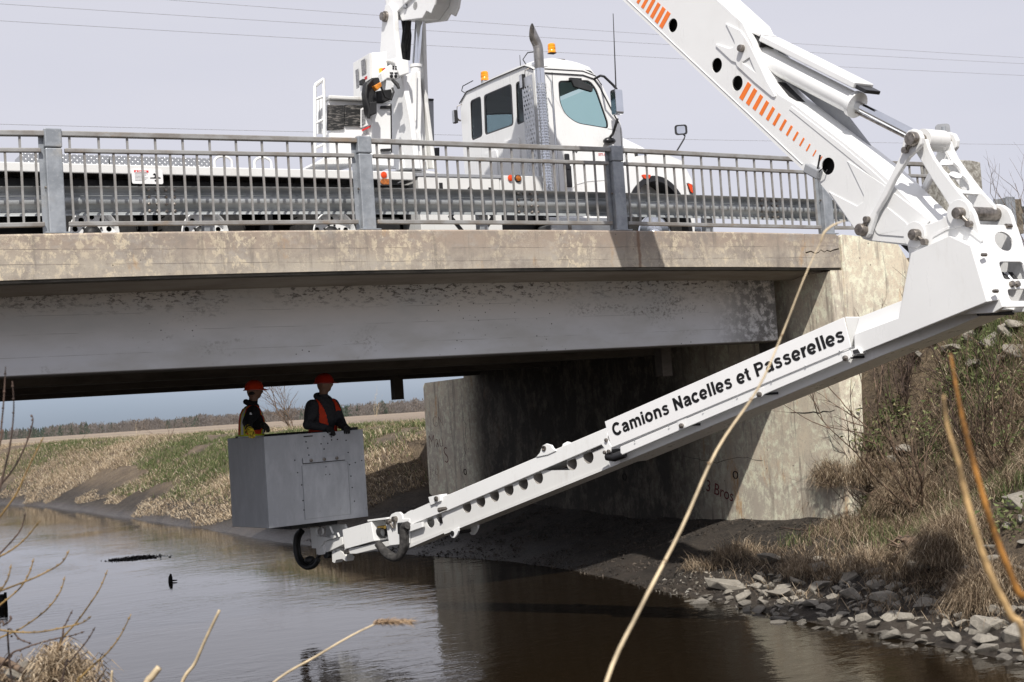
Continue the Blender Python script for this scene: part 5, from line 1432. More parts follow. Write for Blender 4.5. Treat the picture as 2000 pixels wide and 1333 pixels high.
mb = MB(); P = BP(1791, 459, -HW - .06) + BE * (HW + .06); mb.tube([P - BE * (HW + .05), P + BE * (HW + .06)], .045, 16); mb.build('pivot_shaft', STEEL, pd, smooth=50); mb = MB(); P = BP(1877, 417, -HW - .06) + BE * (HW + .06); mb.tube([P - BE * (HW + .05), P + BE * (HW + .06)], .06, 16); mb.build('pivot_shaft', STEEL, pd, smooth=50)
# outward face of the pedestal with its openings
r0, r1 = np.array(BL(1904, 408, -HW - .06)), np.array(BL(1962, 600, -HW - .06))
tw = (r1 - r0) / np.linalg.norm(r1 - r0); Lw = np.linalg.norm(r1 - r0); qw = BD * (-tw[1]) + np.array([0, 0, tw[0]])
if np.dot(qw, BD) < 0: qw = -qw
def pw(u, off, d=0): p = r0 + tw * u; return BW(p[0], p[1], off) + qw * d
def pface(outer, hs, name, d0, d1):
    mb = MB(); mb.prism([pw(u, o_, d1) for u, o_ in outer], [pw(u, o_, d0) for u, o_ in outer], [([pw(u, o_, d1) for u, o_ in h], [pw(u, o_, d0) for u, o_ in h]) for h in hs]); return mb.build(name, WHITE, pd, bevel=.004)
W_ = HW + .08
hs = [circ2(.33 * Lw, .02, .085, 20, .12), roundpoly([(.54 * Lw, -.14), (.54 * Lw, .19), (.72 * Lw, .19), (.72 * Lw, -.14)], .04, 3), roundpoly([(.82 * Lw, -.14), (.82 * Lw, .18), (.94 * Lw, .18), (.94 * Lw, -.14)], .04, 3)]
pface(roundpoly([(.16 * Lw, -W_), (.16 * Lw, W_), (Lw, W_), (Lw, -W_)], .02, 2), hs, 'end_plate', -.025, -.005)
for u, o_ in ((.775, -.07), (.775, .0), (.775, .15)):
    mb = MB(); P = pw(u * Lw, o_, -.005); mb.lathe(P, qw, [(.026, 0), (.026, .03), (.012, .035), (0, .036)], 10); mb.build('bolt', STEEL, pd)
P = pw(.17 * Lw, .12, .0); mb = MB(); mb.tube([P - BE * .02, P + BE * .05], .02, 8); mb.build('lug', STEEL, pd)
HBLUE = simple('blue_fitting', (.03, .22, .50), .4)
for i in range(5):
    o_ = -.1 + i * .06; P0_, P1_ = pw(.60 * Lw, o_, -.16), pw(.70 * Lw, o_ + .03, -.10)
    tube_part('hose_fitting', (HBLUE if i == 1 else ALU if i % 2 else BLACK), pd, [P0_, (P0_ + P1_) / 2 + np.array([0, 0, .03]), P1_], .018)
mb = MB(); mb.prism([pw(.2 * Lw, -W_ + .03, -.26), pw(.2 * Lw, W_ - .03, -.26), pw(.98 * Lw, W_ - .03, -.26), pw(.98 * Lw, -W_ + .03, -.26)], [pw(.2 * Lw, -W_ + .03, -.28), pw(.2 * Lw, W_ - .03, -.28), pw(.98 * Lw, W_ - .03, -.28), pw(.98 * Lw, -W_ + .03, -.28)]); mb.build('inner_wall', INN, pd)
# big sheet metal cover on the near side
OC = -HW - .20
cov = zc([(895, 375), (1275, 205), (1478, 300), (1640, 850), (350, 1370), (340, 1170), (775, 1010), (815, 800)], 1600, 420, 5)
cv2 = bpx(cov, OC)
inner = bpx(zc([(895, 380), (1275, 210), (1600, 300), (1755, 830), (350, 1370), (340, 1170), (775, 1010), (815, 800)], 1600, 420, 5), -HW - .09)
mb = MB()
mb.prism([BW(a, z, OC) for a, z in cv2], [BW(a, z, -HW - .088) for a, z in inner]); mb.build('side_cover', WHITE, pd, bevel=.006)
for x, y in ((1613, 390), (1725, 745)):
    q = zc([(x, y)], 1600, 420, 5)[0]; pin(q[0], q[1], -HW - .15, .016, .02, pd, name='screw')

# ------------------------------------------------------------------ telescopic arm under the bridge (slewed a little more)
AT = BP(1830, 560, 0)
_lo, _hi = math.radians(5), math.radians(45)          # slew that brings the arm tip beneath the basket
for _ in range(40):
    AA = (_lo + _hi) / 2
    AE = np.array([math.cos(AA), math.sin(AA), 0])
    if on_plane(640, 1058, AT, AE)[1] > 2.62: _lo = AA
    else: _hi = AA
AD = np.array([math.sin(AA), -math.cos(AA), 0])
def AP(px, py, off): return on_plane(px, py, AT + AE * off, AE)
def AL(px, py, off): P = AP(px, py, off); return np.array([np.dot(P - AT, AD), P[2]])
def AW(a, z, off):
    base_ = AT + AD * a + AE * off; return np.array([base_[0], base_[1], z])
def aplate(name, mat, par, pts2, off, th, holes=(), bevel=0):
    mb = MB(); mb.prism([AW(a, z, off) for a, z in pts2], [AW(a, z, off + th) for a, z in pts2], [([AW(a, z, off) for a, z in h], [AW(a, z, off + th) for a, z in h]) for h in holes])
    return mb.build(name, mat, par, bevel=bevel)
def apx(pts, off): return [AL(x, y, off) for x, y in pts]
arm = empty('telescopic_arm', AP(1400, 800, 0)); parent(arm, truck)
WA = .22
# base section: sheet running from the pedestal to the sleeve end
def quad_box(name, mat, pts, off, th, par=arm, bevel=.006): return aplate(name, mat, par, apx(pts, off), off, th, bevel=bevel)
base_sec = [(1212, 884), (1648, 700), (1925, 580), (1944, 606), (1812, 661), (1730, 692), (1500, 787), (1210, 906)]
quad_box('base_section', WHITE2, base_sec, -WA, 2 * WA)
quad_box('base_top', WHITE, [(1186, 850), (1660, 640), (1680, 624), (1800, 575), (1900, 545), (1925, 575), (1650, 694), (1205, 880)], -WA + .05, 2 * WA - .1)
quad_box('sleeve_lip', WHITE, [(1211, 873), (1660, 682), (1664, 698), (1212, 890)], -WA - .10, .03)
quad_box('sleeve_lip', WHITE, [(1211, 873), (1660, 682), (1664, 698), (1212, 890)], WA + .03, .03)
quad_box('root_sheet', WHITE, [(1678, 620), (1765, 586), (1766, 618), (1668, 655)], -WA - .02, .02)
quad_box('root_end', WHITE2, [(1650, 619), (1678, 620), (1668, 657), (1662, 678)], -WA + .0, .34)
sg_pts = [(1181, 824), (1648, 620), (1662, 679), (1194, 875)]
OS = -WA - .115
sgn2 = aplate('name_panel', SIGNWHITE, arm, apx(sg_pts, OS), OS, .012, bevel=.003)
# lettering on the panel
b0_, b1_ = AP(1199, 853, OS), AP(1647, 667, OS)
t0_ = AP(1193, 830, OS)
ux_ = (b1_ - b0_); wid = np.linalg.norm(ux_); ux_ /= wid
uy_ = np.cross(-AE, ux_); uy_ = uy_ if uy_[2] > 0 else -uy_
hgt = np.linalg.norm(AP(1197, 832, OS) - AP(1205, 858, OS))
def arc_(cx, cy, rx, ry, a0, a1, n=16): return [(cx + rx * math.cos(math.radians(a0 + (a1 - a0) * i / n)), cy + ry * math.sin(math.radians(a0 + (a1 - a0) * i / n))) for i in range(n + 1)]
SW, XH, CH = .166, .532, .716
def glyph(ch):
    h = SW / 2; t = .130; th_ = t / 2
    ro = XH / 2
    if ch == 'C': return .722, [(arc_(.375, CH / 2, .265, CH / 2 - th_ + .008, 40, 320, 26), SW)]
    if ch == 'N': return .722, [([(.073 + h, 0), (.073 + h, CH)], SW), ([(.649 - h, 0), (.649 - h, CH)], SW), ([(.073 + h, CH - .06), (.649 - h, .06)], SW)]
    if ch == 'P': return .667, [([(.073 + h, 0), (.073 + h, CH)], SW), ([(.10, CH - th_), (.40, CH - th_)] + arc_(.40, CH - .215, .155, .215 - th_, 90, -90, 12) + [(.10, CH - .43 + th_)], t + .005)]
    if ch == 'a': return .556, [(arc_(.265, XH - .175, .165, .175 - th_ + .008, 165, 0, 12) + [(.43, .12), (.445, .05), (.475, 0)], SW * .96), ([(.43, .32), (.33, .285)] + arc_(.205, .155, .105, .105, 85, 285, 10) + [(.33, .075), (.42, .16)], t)]
    if ch == 'm': return .889, [([(.066 + h, 0), (.066 + h, XH)], SW)] + [([(x + h, 0), (x + h, .34)] + arc_(x + h - .13, .34, .13, XH - .34 - th_ + .008, 0, 135, 9), SW * .97) for x in (.376, .689)]
    if ch == 'n': return .611, [([(.066 + h, 0), (.066 + h, XH)], SW), ([(.405 + h, 0), (.405 + h, .33)] + arc_(.405 + h - .165, .33, .165, XH - .33 - th_ + .008, 0, 140, 10), SW * .97)]
    if ch == 'i': return .278, [([(.072 + h, 0), (.072 + h, XH)], SW), ([(.072 + h, CH - .127), (.072 + h, CH)], SW)]
    if ch == 'l': return .278, [([(.072 + h, 0), (.072 + h, CH)], SW)]
    if ch == 'o': return .611, [(arc_(.305, ro, .202, ro - th_ + .010, 0, 362, 26), SW * .97)]
    if ch == 'c': return .556, [(arc_(.292, ro, .192, ro - th_ + .010, 38, 322, 22), SW * .97)]
    if ch == 'e': return .556, [(arc_(.280, ro, .190, ro - th_ + .010, 4, 318, 24), SW * .95), ([(.13, ro - .012), (.505, ro - .012)], .095)]
    if ch == 's': return .556, [([(.455, XH - .125), (.40, XH - .072), (.30, XH - .050), (.20, XH - .062), (.135, XH - .115), (.14, XH - .165), (.20, XH - .215), (.30, XH - .245), (.40, XH - .285), (.435, .165), (.42, .10), (.34, .058), (.26, .050), (.16, .068), (.10, .135)], t)]
    if ch == 't': return .333, [([(.095 + h, .66), (.095 + h, .16), (.105 + h, .085), (.15 + h, .058), (.31, .062)], SW * .93), ([(.02, XH - .055), (.315, XH - .055)], .11)]
    if ch == 'r': return .389, [([(.066 + h, 0), (.066 + h, XH)], SW), ([(.066 + h, .25), (.15 + h, .40), (.235 + h, XH - .062), (.385, XH - .075)], SW * .9)]
    return .278, []
def stroke_text(txt, name, mat, origin, ux, uy, em, width, par):
    ux, uy = np.array(ux), np.array(uy); uz = np.cross(ux, uy)
    tot = sum(glyph(ch)[0] for ch in txt) ; sx = width / tot; x0 = 0; mb = MB(); lay = 0
    for ch in txt:
        adv, strokes = glyph(ch)
        for path, w in strokes:
            lay += 1; P = [np.array(q, float) for q in path]; P = [q for i, q in enumerate(P) if i == 0 or np.linalg.norm(q - P[i - 1]) > 1e-4]; A, B = [], []
            for i, q in enumerate(P):
                if i == 0: t_ = P[1] - P[0]
                elif i == len(P) - 1: t_ = P[-1] - P[-2]
                else:
                    ta, tb = P[i] - P[i - 1], P[i + 1] - P[i]
                    t_ = ta / np.linalg.norm(ta) + tb / np.linalg.norm(tb)
                t_ = t_ / (np.linalg.norm(t_) + 1e-9); nn_ = np.array([-t_[1], t_[0]]) * w / 2
                A.append(q + nn_); B.append(q - nn_)
            f3 = lambda q: origin + ux * ((x0 + q[0]) * sx) + uy * (q[1] * em) + uz * (.0001 * (lay % 3))
            mb.ribbon([f3(q) for q in A], [f3(q) for q in B], False)
        x0 += adv
    return mb.build(name, mat, par, fixn=False)
stroke_text('Camions Nacelles et Passerelles', 'lettering', LETTER, b0_ - AE * .0035, ux_, uy_, .178, wid * 1.012, sgn2)
for i in range(7):
    q = np.array([1240, 862]) + (np.array([1640, 686]) - np.array([1240, 862])) * i / 6; P = AP(*q, OS); mb = MB(); mb.lathe(P, -AE, [(.006, 0), (.006, .008), (0, .01)], 8); mb.build('rivet', ALU, sgn2)
# brackets with bolts under the panel
for (x, y) in ((1332, 831), (1484, 770), (1652, 699)):
    br = aplate('slide_bracket', WHITE, arm, apx([(x - 9, y - 8), (x + 9, y - 14), (x + 8, y + 2), (x + 2, y + 8), (x - 5, y + 6)], OS + .02), OS + .012, .02, bevel=.004)
    P = AP(x, y + 1, OS + .012); mb = MB(); mb.lathe(P, -AE, [(.026, 0), (.026, .02), (.012, .024), (.012, .035), (0, .036)], 8); mb.build('bolt', STEEL, br)
    tube_part('spacer_rod', DARKSTEEL, br, [AP(x + 10, y, OS + .04), AP(x + 36, y - 2, -WA)], .012)
hol = apx([(1662, 683), (1676, 679), (1683, 691), (1664, 694)], OS + .02)
aplate('rail_end', WHITE, arm, hol, OS + .02, .10, bevel=.004)
aplate('rail_bore', INN, arm, apx([(1665, 685), (1675, 682), (1680, 690), (1667, 692)], OS + .018), OS + .0175, .02)
mb = MB(); P = AP(1187, 885, OS); mb.tube([P, P + AE * .2], .035, 14); mb.build('slide_roller', BLACK, arm, smooth=50)
quad_box('roller_bracket', WHITE, [(1172, 866), (1184, 856), (1194, 872), (1192, 884), (1178, 888), (1180, 876)], OS - .004, .02)
for x, y in ((1185, 860), (1182, 884), (1190, 882)): 
    P = AP(x, y, OS - .004); mb = MB(); mb.lathe(P, -AE, [(.02, 0), (.02, .02), (0, .024)], 8); mb.build('bolt', STEEL, arm)
tube_part('rubber_skirt', BLACKPLASTIC, arm, [AP(1186, 892, OS + .03), AP(1200, 894, OS + .03), AP(1220, 886, OS + .06)], .045)
# middle section
ms = empty('middle_section', AP(1030, 940, 0)); parent(ms, arm)
WM = .175
quad_box('upper_flange', WHITE, [(872, 968), (1186, 835), (1186, 864), (871, 999)], -WM, 2 * WM, ms)
web = [(862, 1003), (1215, 857), (1215, 899), (868, 1038)]
hcs = [(912, 990), (939, 979), (966, 968), (994, 956), (1022, 945), (1051, 933), (1117, 905.5), (1149, 892.5)]
hlw = []
for x, y in hcs:
    c = AL(x, y, -WM + .035); hlw.append(circ2(c[0], c[1], .076, 20))
aplate('section_web', WHITE2, ms, apx(web, -WM + .035), -WM + .035, .012, hlw)
aplate('section_web', WHITE2, ms, apx(web, -WM + .035), WM - .047, .012, hlw)
PADG = simple('wear_pad', (.30, .28, .26), .7, var=.2)
for x, y in hcs:
    P = AP(x, y, -.02); r_u, r_w = AD, np.array([0, 0, 1.])
    c_ = AL(x, y, -WM + .035)
    mb = MB(); A = circle3(AW(c_[0], c_[1], -WM + .04), AD, (0, 0, 1), .076, 20); B = circle3(AW(c_[0], c_[1], WM - .05), AD, (0, 0, 1), .076, 20)
    mb.ribbon(A, B); mb.build('bore_tube', PADG, ms, smooth=60)
quad_box('lower_flange', WHITE2, [(866, 1038), (1225, 894), (1225, 900), (868, 1044)], -WM + .03, 2 * WM - .06, ms, 0)
ear = zc([(905, 375), (935, 340), (955, 285), (985, 268), (1025, 280), (1040, 305), (1065, 325), (1000, 355)], 820, 800, 4)
er = aplate('lift_ear', WHITE, ms, apx(ear, -WM - .012), -WM - .012, .03, bevel=.006); aplate('lift_ear', WHITE, ms, apx(ear, -WM - .012), WM - .03, .03, bevel=.006)
mb = MB(); P = AP(1063, 876, -WM - .012); mb.lathe(P, -AE, [(.03, 0), (.03, .012), (.02, .014), (.02, .004)], 16); mb.build('ear_pin', STEEL, ms, smooth=40)
low = zc([(235, 985), (245, 950), (300, 920), (300, 950), (285, 985), (268, 1005), (248, 1003)], 820, 800, 4)
aplate('lower_lug', WHITE, ms, apx(low, -WM + .01), -WM + .01, .03, bevel=.006); aplate('lower_lug', WHITE2, ms, apx(low, -WM + .01), WM - .03, .03, bevel=.006)
mb = MB(); P = AP(884, 1042, -WM + .01); mb.lathe(P, -AE, [(.03, 0), (.03, .012), (0, .014)], 14); mb.tube([P + AE * .03, P + AE * .28], .02, 8); mb.build('lug_pin', DARKSTEEL, ms, smooth=40)
blk = zc([(65, 685), (155, 665), (162, 715), (82, 750)], 820, 800, 4)
aplate('stop_block', WHITE, ms, apx(blk, -WM + .02), -WM + .02, .12, bevel=.004)
mb = MB(); P = AP(853, 974.5, -WM + .02); mb.lathe(P, -AE, [(.03, 0), (.03, .02), (.018, .024), (0, .03)], 12); mb.build('stop_bolt', STEEL, ms)
tube_part('lock_pin', STEEL, ms, [AP(857, 997, -WM - .02), AP(868, 994, -WM - .0), AP(880, 993, -WM + .03)], [.03, .022, .02])
# inner section and tip
isx = empty('inner_section', AP(820, 1020, 0)); parent(isx, arm)
WI = .13
quad_box('upper_flange', WHITE, [(786, 1006), (875, 966), (876, 996), (790, 1030)], -WI, 2 * WI, isx)
iw = [(792, 1026), (880, 990), (880, 1032), (797, 1066)]
hli = [circ2(*AL(x, y, -WI + .03), .07, 18) for x, y in ((841, 1020), (860, 1012))]
aplate('section_web', WHITE2, isx, apx(iw, -WI + .03), -WI + .03, .012, hli); aplate('section_web', WHITE2, isx, apx(iw, -WI + .03), WI - .042, .012, hli)
quad_box('lower_flange', WHITE2, [(797, 1064), (880, 1030), (880, 1036), (798, 1071)], -WI + .02, 2 * WI - .04, isx, 0)
z2 = lambda pts: zc(pts, 540, 860, 5)
quad_box('hose_clamp', WHITE, z2([(1300, 825), (1420, 800), (1425, 850), (1300, 895)]), -WI - .03, .04, isx)
tip = empty('arm_tip', AP(740, 1045, 0)); parent(tip, arm)
kn = z2([(1098, 760), (1120, 725), (1160, 705), (1200, 702), (1225, 725), (1235, 770), (1300, 770), (1290, 1010), (1100, 1030), (1068, 810)])
aplate('knuckle', WHITE, tip, apx(kn, -WI - .01), -WI - .01, .03, bevel=.006); aplate('knuckle', WHITE, tip, apx(kn, -WI - .01), WI - .02, .03, bevel=.006)
for x, y, kx, ky in ((1110, 795, 1150, 860), (1168, 770, 1165, 850)):
    q, w = z2([(x, y)])[0], z2([(kx, ky)])[0]; P, Q = AP(*q, -WI - .01), AP(*w, -WI - .01)
    mb = MB(); mb.lathe(P, -AE, [(.035, 0), (.035, .05), (.02, .06), (0, .06)], 12); mb.tube([P - AE * .02, Q - AE * .02], .014, 8); mb.build('pivot_pin', STEEL, tip, smooth=40)
bx = z2([(640, 875), (1080, 758), (1088, 980), (670, 1068)])
aplate('rotator_cover', WHITE, tip, apx(z2([(642, 876), (922, 798), (955, 985), (665, 1066)]), -WI - .03), -WI - .03, 2 * WI + .05, bevel=.006)
aplate('rotator_tray', WHITE2, tip, apx(z2([(660, 1068), (1095, 985), (1290, 1010), (1095, 1035), (780, 1110), (700, 1110)]), -WI), -WI, 2 * WI, bevel=.004)
aplate('rotator_lid', WHITE, tip, apx(z2([(885, 780), (1075, 755), (1078, 775), (890, 797)]), -WI - .02), -WI - .02, 2 * WI + .02, bevel=.004)
aplate('rotator_back', WHITE2, tip, apx(z2([(925, 800), (1075, 770), (1088, 975), (955, 985)]), 0), WI - .04, .02)
P, Q = AP(*z2([(960, 905)])[0], -.03), AP(*z2([(1050, 895)])[0], -.03)
mb = MB()
for i in range(7):
    u = P + (Q - P) * i / 6; mb.tube(circle3(u, AE, (0, 0, 1), .07, 16) + [circle3(u, AE, (0, 0, 1), .07, 16)[0]], .012, 6)
mb.build('cable_reel', HOSE, tip)
tube_part('brass_fitting', simple('brass', (.45, .30, .08), .35, .9), tip, [AP(*z2([(940, 860)])[0], -.06), AP(*z2([(1060, 850)])[0], -.06)], .022)
# jib carrying the basket
jb = empty('basket_mount', AP(640, 1060, 0)); parent(jb, arm)
aplate('mount_beam', WHITE2, jb, apx(z2([(380, 1020), (640, 945), (650, 1020), (465, 1110), (390, 1120)]), -.10), -.10, .2, bevel=.008)
aplate('mount_plate', WHITE2, jb, apx(z2([(330, 855), (515, 842), (545, 915), (590, 905), (605, 945), (470, 985), (420, 1060), (345, 1055)]), -.13), -.13, .03, [apx(z2(circ2(415, 895, 32, 14, 45)), -.13), apx(z2(circ2(545, 945, 20, 12)), -.13)], bevel=.004)
aplate('mount_plate', WHITE2, jb, apx(z2([(330, 855), (515, 842), (545, 915), (590, 905), (605, 945), (470, 985), (420, 1060), (345, 1055)]), -.13), .12, .03, bevel=.004)
aplate('swivel_lug', WHITE2, jb, apx(z2([(540, 1060), (600, 1050), (690, 1150), (680, 1185), (640, 1160), (580, 1170), (570, 1200), (545, 1190)]), -.06), -.06, .12, [apx(z2(circ2(575, 1085, 10, 8)), -.06)], bevel=.004)
aplate('swivel_lug', WHITE2, jb, apx(z2([(400, 1050), (460, 1030), (465, 1115), (405, 1125)]), -.12), -.12, .05, bevel=.006)
mb = MB(); P = AP(*z2([(480, 1120)])[0], -.1); mb.tube([P, P + AE * .22], .05, 16); mb.build('swivel_motor', DARKSTEEL, jb, smooth=40)
aplate('clamp_block', STEEL, jb, apx(z2([(645, 1080), (700, 1062), (712, 1105), (660, 1118)]), -.14), -.14, .06, bevel=.01)
def smooth_path(pts, n=6):
    pts = [np.array(p, float) for p in pts]; out = []
    for i in range(len(pts) - 1):
        p0, p1, p2, p3 = pts[max(i - 1, 0)], pts[i], pts[i + 1], pts[min(i + 2, len(pts) - 1)]
        for t in np.linspace(0, 1, n, endpoint=False):
            out.append(.5 * ((2 * p1) + (p2 - p0) * t + (2 * p0 - 5 * p1 + 4 * p2 - p3) * t * t + (3 * p1 - p0 - 3 * p2 + p3) * t ** 3))
    out.append(pts[-1]); return out
for off, r, pts in ((-.16, .032, [(240, 880), (200, 920), (185, 1000), (192, 1110), (230, 1200), (300, 1245), (370, 1225), (410, 1170)]), (-.10, .026, [(260, 890), (225, 950), (215, 1040), (240, 1150), (310, 1215), (380, 1180), (420, 1120)])):
    tube_part('hose_loop', HOSE, jb, smooth_path([AP(*q, off) for q in z2(pts)]), r, 10)
mb = MB(); P = AP(*z2([(325, 1170)])[0], -.1); mb.ball(P, .075, 8, 1, 1, .7); mb.build('hose_clump', HOSE, jb, smooth=60)
for off, r, pts in ((-.20, .048, [(990, 1010), (1020, 1050), (1080, 1120), (1150, 1150), (1205, 1125), (1235, 1040), (1240, 930), (1245, 850), (1280, 830)]), (-.16, .04, [(1010, 1020), (1090, 1100), (1190, 1145), (1255, 1060), (1265, 950), (1260, 850), (1300, 845)])):
    tube_part('hose_sleeve', SLEEVE, tip, smooth_path([AP(*q, off) for q in z2(pts)]), r, 10)
mb = MB(); P = AP(*z2([(1240, 860)])[0], -.17); mb.obox(P, AD * .06, AE * .05, np.array([0, 0, .07])); mb.build('hose_bracket', BLACKPLASTIC, tip, bevel=.01)
tube_part('ground_wire', BLACK, jb, smooth_path([AP(*q, -.2) for q in z2([(425, 855), (425, 800), (438, 760), (430, 730), (412, 722)])]), .008, 6)

# ------------------------------------------------------------------ work basket
k = NT('basket_paint')
s1 = k.noise(5, 7, .7, (1.6, 1.6, .5), .3); s2 = k.noise(2.0, 5, .6)
c = k.mix(k.ramp(s1, .40, .66), (.41, .425, .45), (.50, .515, .54)); c = k.mix(k.ramp(s2, .35, .7, 0, .5), c, (.35, .36, .38))
c = k.mix(k.math('MULTIPLY', k.ramp(k.noise(24, 6, .75), .60, .72), .6), c, (.24, .225, .21))
k.set(Base_Color=c, Roughness=k.ramp(s1, .3, .7, .30, .55), Normal=k.bump(s2, .08, .02)); BASKETP = k.m
bk = empty('work_basket', (3.4, 2.4, 1.2)); parent(bk, truck)
BN = 2.12
k0 = onY(519, 853, BN); k1 = onY(522, 1033, BN)
K = np.array([(k0[0] + k1[0]) / 2, BN, 0]); zt_b, zb_b = k0[2], k1[2]
fa = math.radians(9)
FD = np.array([math.cos(fa), math.sin(fa), 0]); GD = np.array([-math.sin(fa), math.cos(fa), 0])
LB, WB = 1.47, .98
lean = np.array([0, 0, 0.])
def KB(a, b, z): return K + FD * a + GD * b + np.array([0, 0, z])
th = .035
def wallbox(name, a0, a1, b0, b1, z0, z1, mat=BASKETP, par=bk, bevel=.006):
    mb = MB(); mb.hexa([KB(a0, b0, z0), KB(a1, b0, z0), KB(a1, b1, z0), KB(a0, b1, z0), KB(a0, b0, z1), KB(a1, b0, z1), KB(a1, b1, z1), KB(a0, b1, z1)]); return mb.build(name, mat, par, bevel=bevel)
wallbox('front_panel', 0, LB, 0, th, zb_b, zt_b); wallbox('side_panel', 0, th, th + .002, WB, zb_b, zt_b); wallbox('side_panel', LB - th, LB, th + .002, WB, zb_b, zt_b)
wallbox('back_panel', th + .002, LB - th - .002, WB - th, WB, zb_b, zt_b, GREY); wallbox('floor', th, LB - th, th, WB - th, zb_b + .002, zb_b + .05, DARKSTEEL)
wallbox('back_rail', th + .05, LB - th - .05, WB - th - .06, WB - th - .02, zt_b - .05, zt_b + .02, DARKSTEEL); wallbox('edge_trim', .15, .95, .037, .06, zt_b - .02, zt_b + .012, DARKSTEEL)
dr = wallbox('door_panel', .52, 1.20, -.006, -.001, zb_b + .06, zb_b + .74, BASKETP, bk, .002)
for a0, a1, b0, b1 in ((.515, 1.205, zb_b + .74, zb_b + .743), (.515, .5175, zb_b + .06, zb_b + .74), (1.2025, 1.205, zb_b + .06, zb_b + .74), (.515, 1.205, zb_b + .057, zb_b + .06)): wallbox('door_seam', a0, a1, -.004, -.0005, b0, b1, GREY, dr, 0)
rc = wallbox('lamp_recess', .53, 1.16, -.012, -.0015, zb_b + .77, zb_b + .835, BASKETP, bk, .002); wallbox('recess_edge', .53, 1.16, -.016, -.0125, zb_b + .762, zb_b + .77, BLACKPLASTIC, rc, 0); wallbox('recess_edge', .526, .53, -.016, -.0125, zb_b + .762, zb_b + .835, BLACKPLASTIC, rc, 0)
for a in (.65, .845, 1.035):
    mb = MB(); mb.lathe(KB(a, -.012, zb_b + .80), -GD, [(.022, 0), (.022, .012), (.014, .016), (0, .02)], 12); mb.build('lamp_bolt', STEEL, rc, smooth=40)
rs_ = np.random.default_rng(4)
mb = MB()
for a, z in [(.42, .82), (.45, .66), (.50, .50), (.505, .30), (.51, .18), (1.23, .70), (1.24, .55), (1.25, .40), (1.27, .22), (.86, .93), (.82, 1.0), (.92, 1.0), (.62, .96), (.63, .87), (1.2, 1.02), (1.22, .86), (.98, 1.08), (.87, 1.09), (1.32, .72), (1.42, .74), (.86, .60), (.92, .60), (.87, .70), (.60, 1.04), (.98, 1.04), (1.07, 1.04)]:
    mb.lathe(KB(a, 0, zb_b + z), -GD, [(.009, 0), (.009, .006), (0, .008)], 6)
mb.build('rivets', DARKSTEEL, bk)
for a0, a1 in ((.57, .70), (.95, 1.05)): wallbox('hinge', a0, a1, -.008, -.001, zt_b - .045, zt_b - .03, DARKSTEEL, bk, 0)
wallbox('grab_edge', 1.18, 1.42, .04, .07, zt_b + .001, zt_b + .035, DARKSTEEL)
mb = MB(); mb.tube([KB(.05, .1, zb_b + .16), KB(.05, .9, zb_b + .13)], .004, 5); mb.build('seam', DARKSTEEL, bk)
wallbox('turntable', .45, 1.15, .25, .85, zb_b - .07, zb_b - .002, DARKSTEEL)
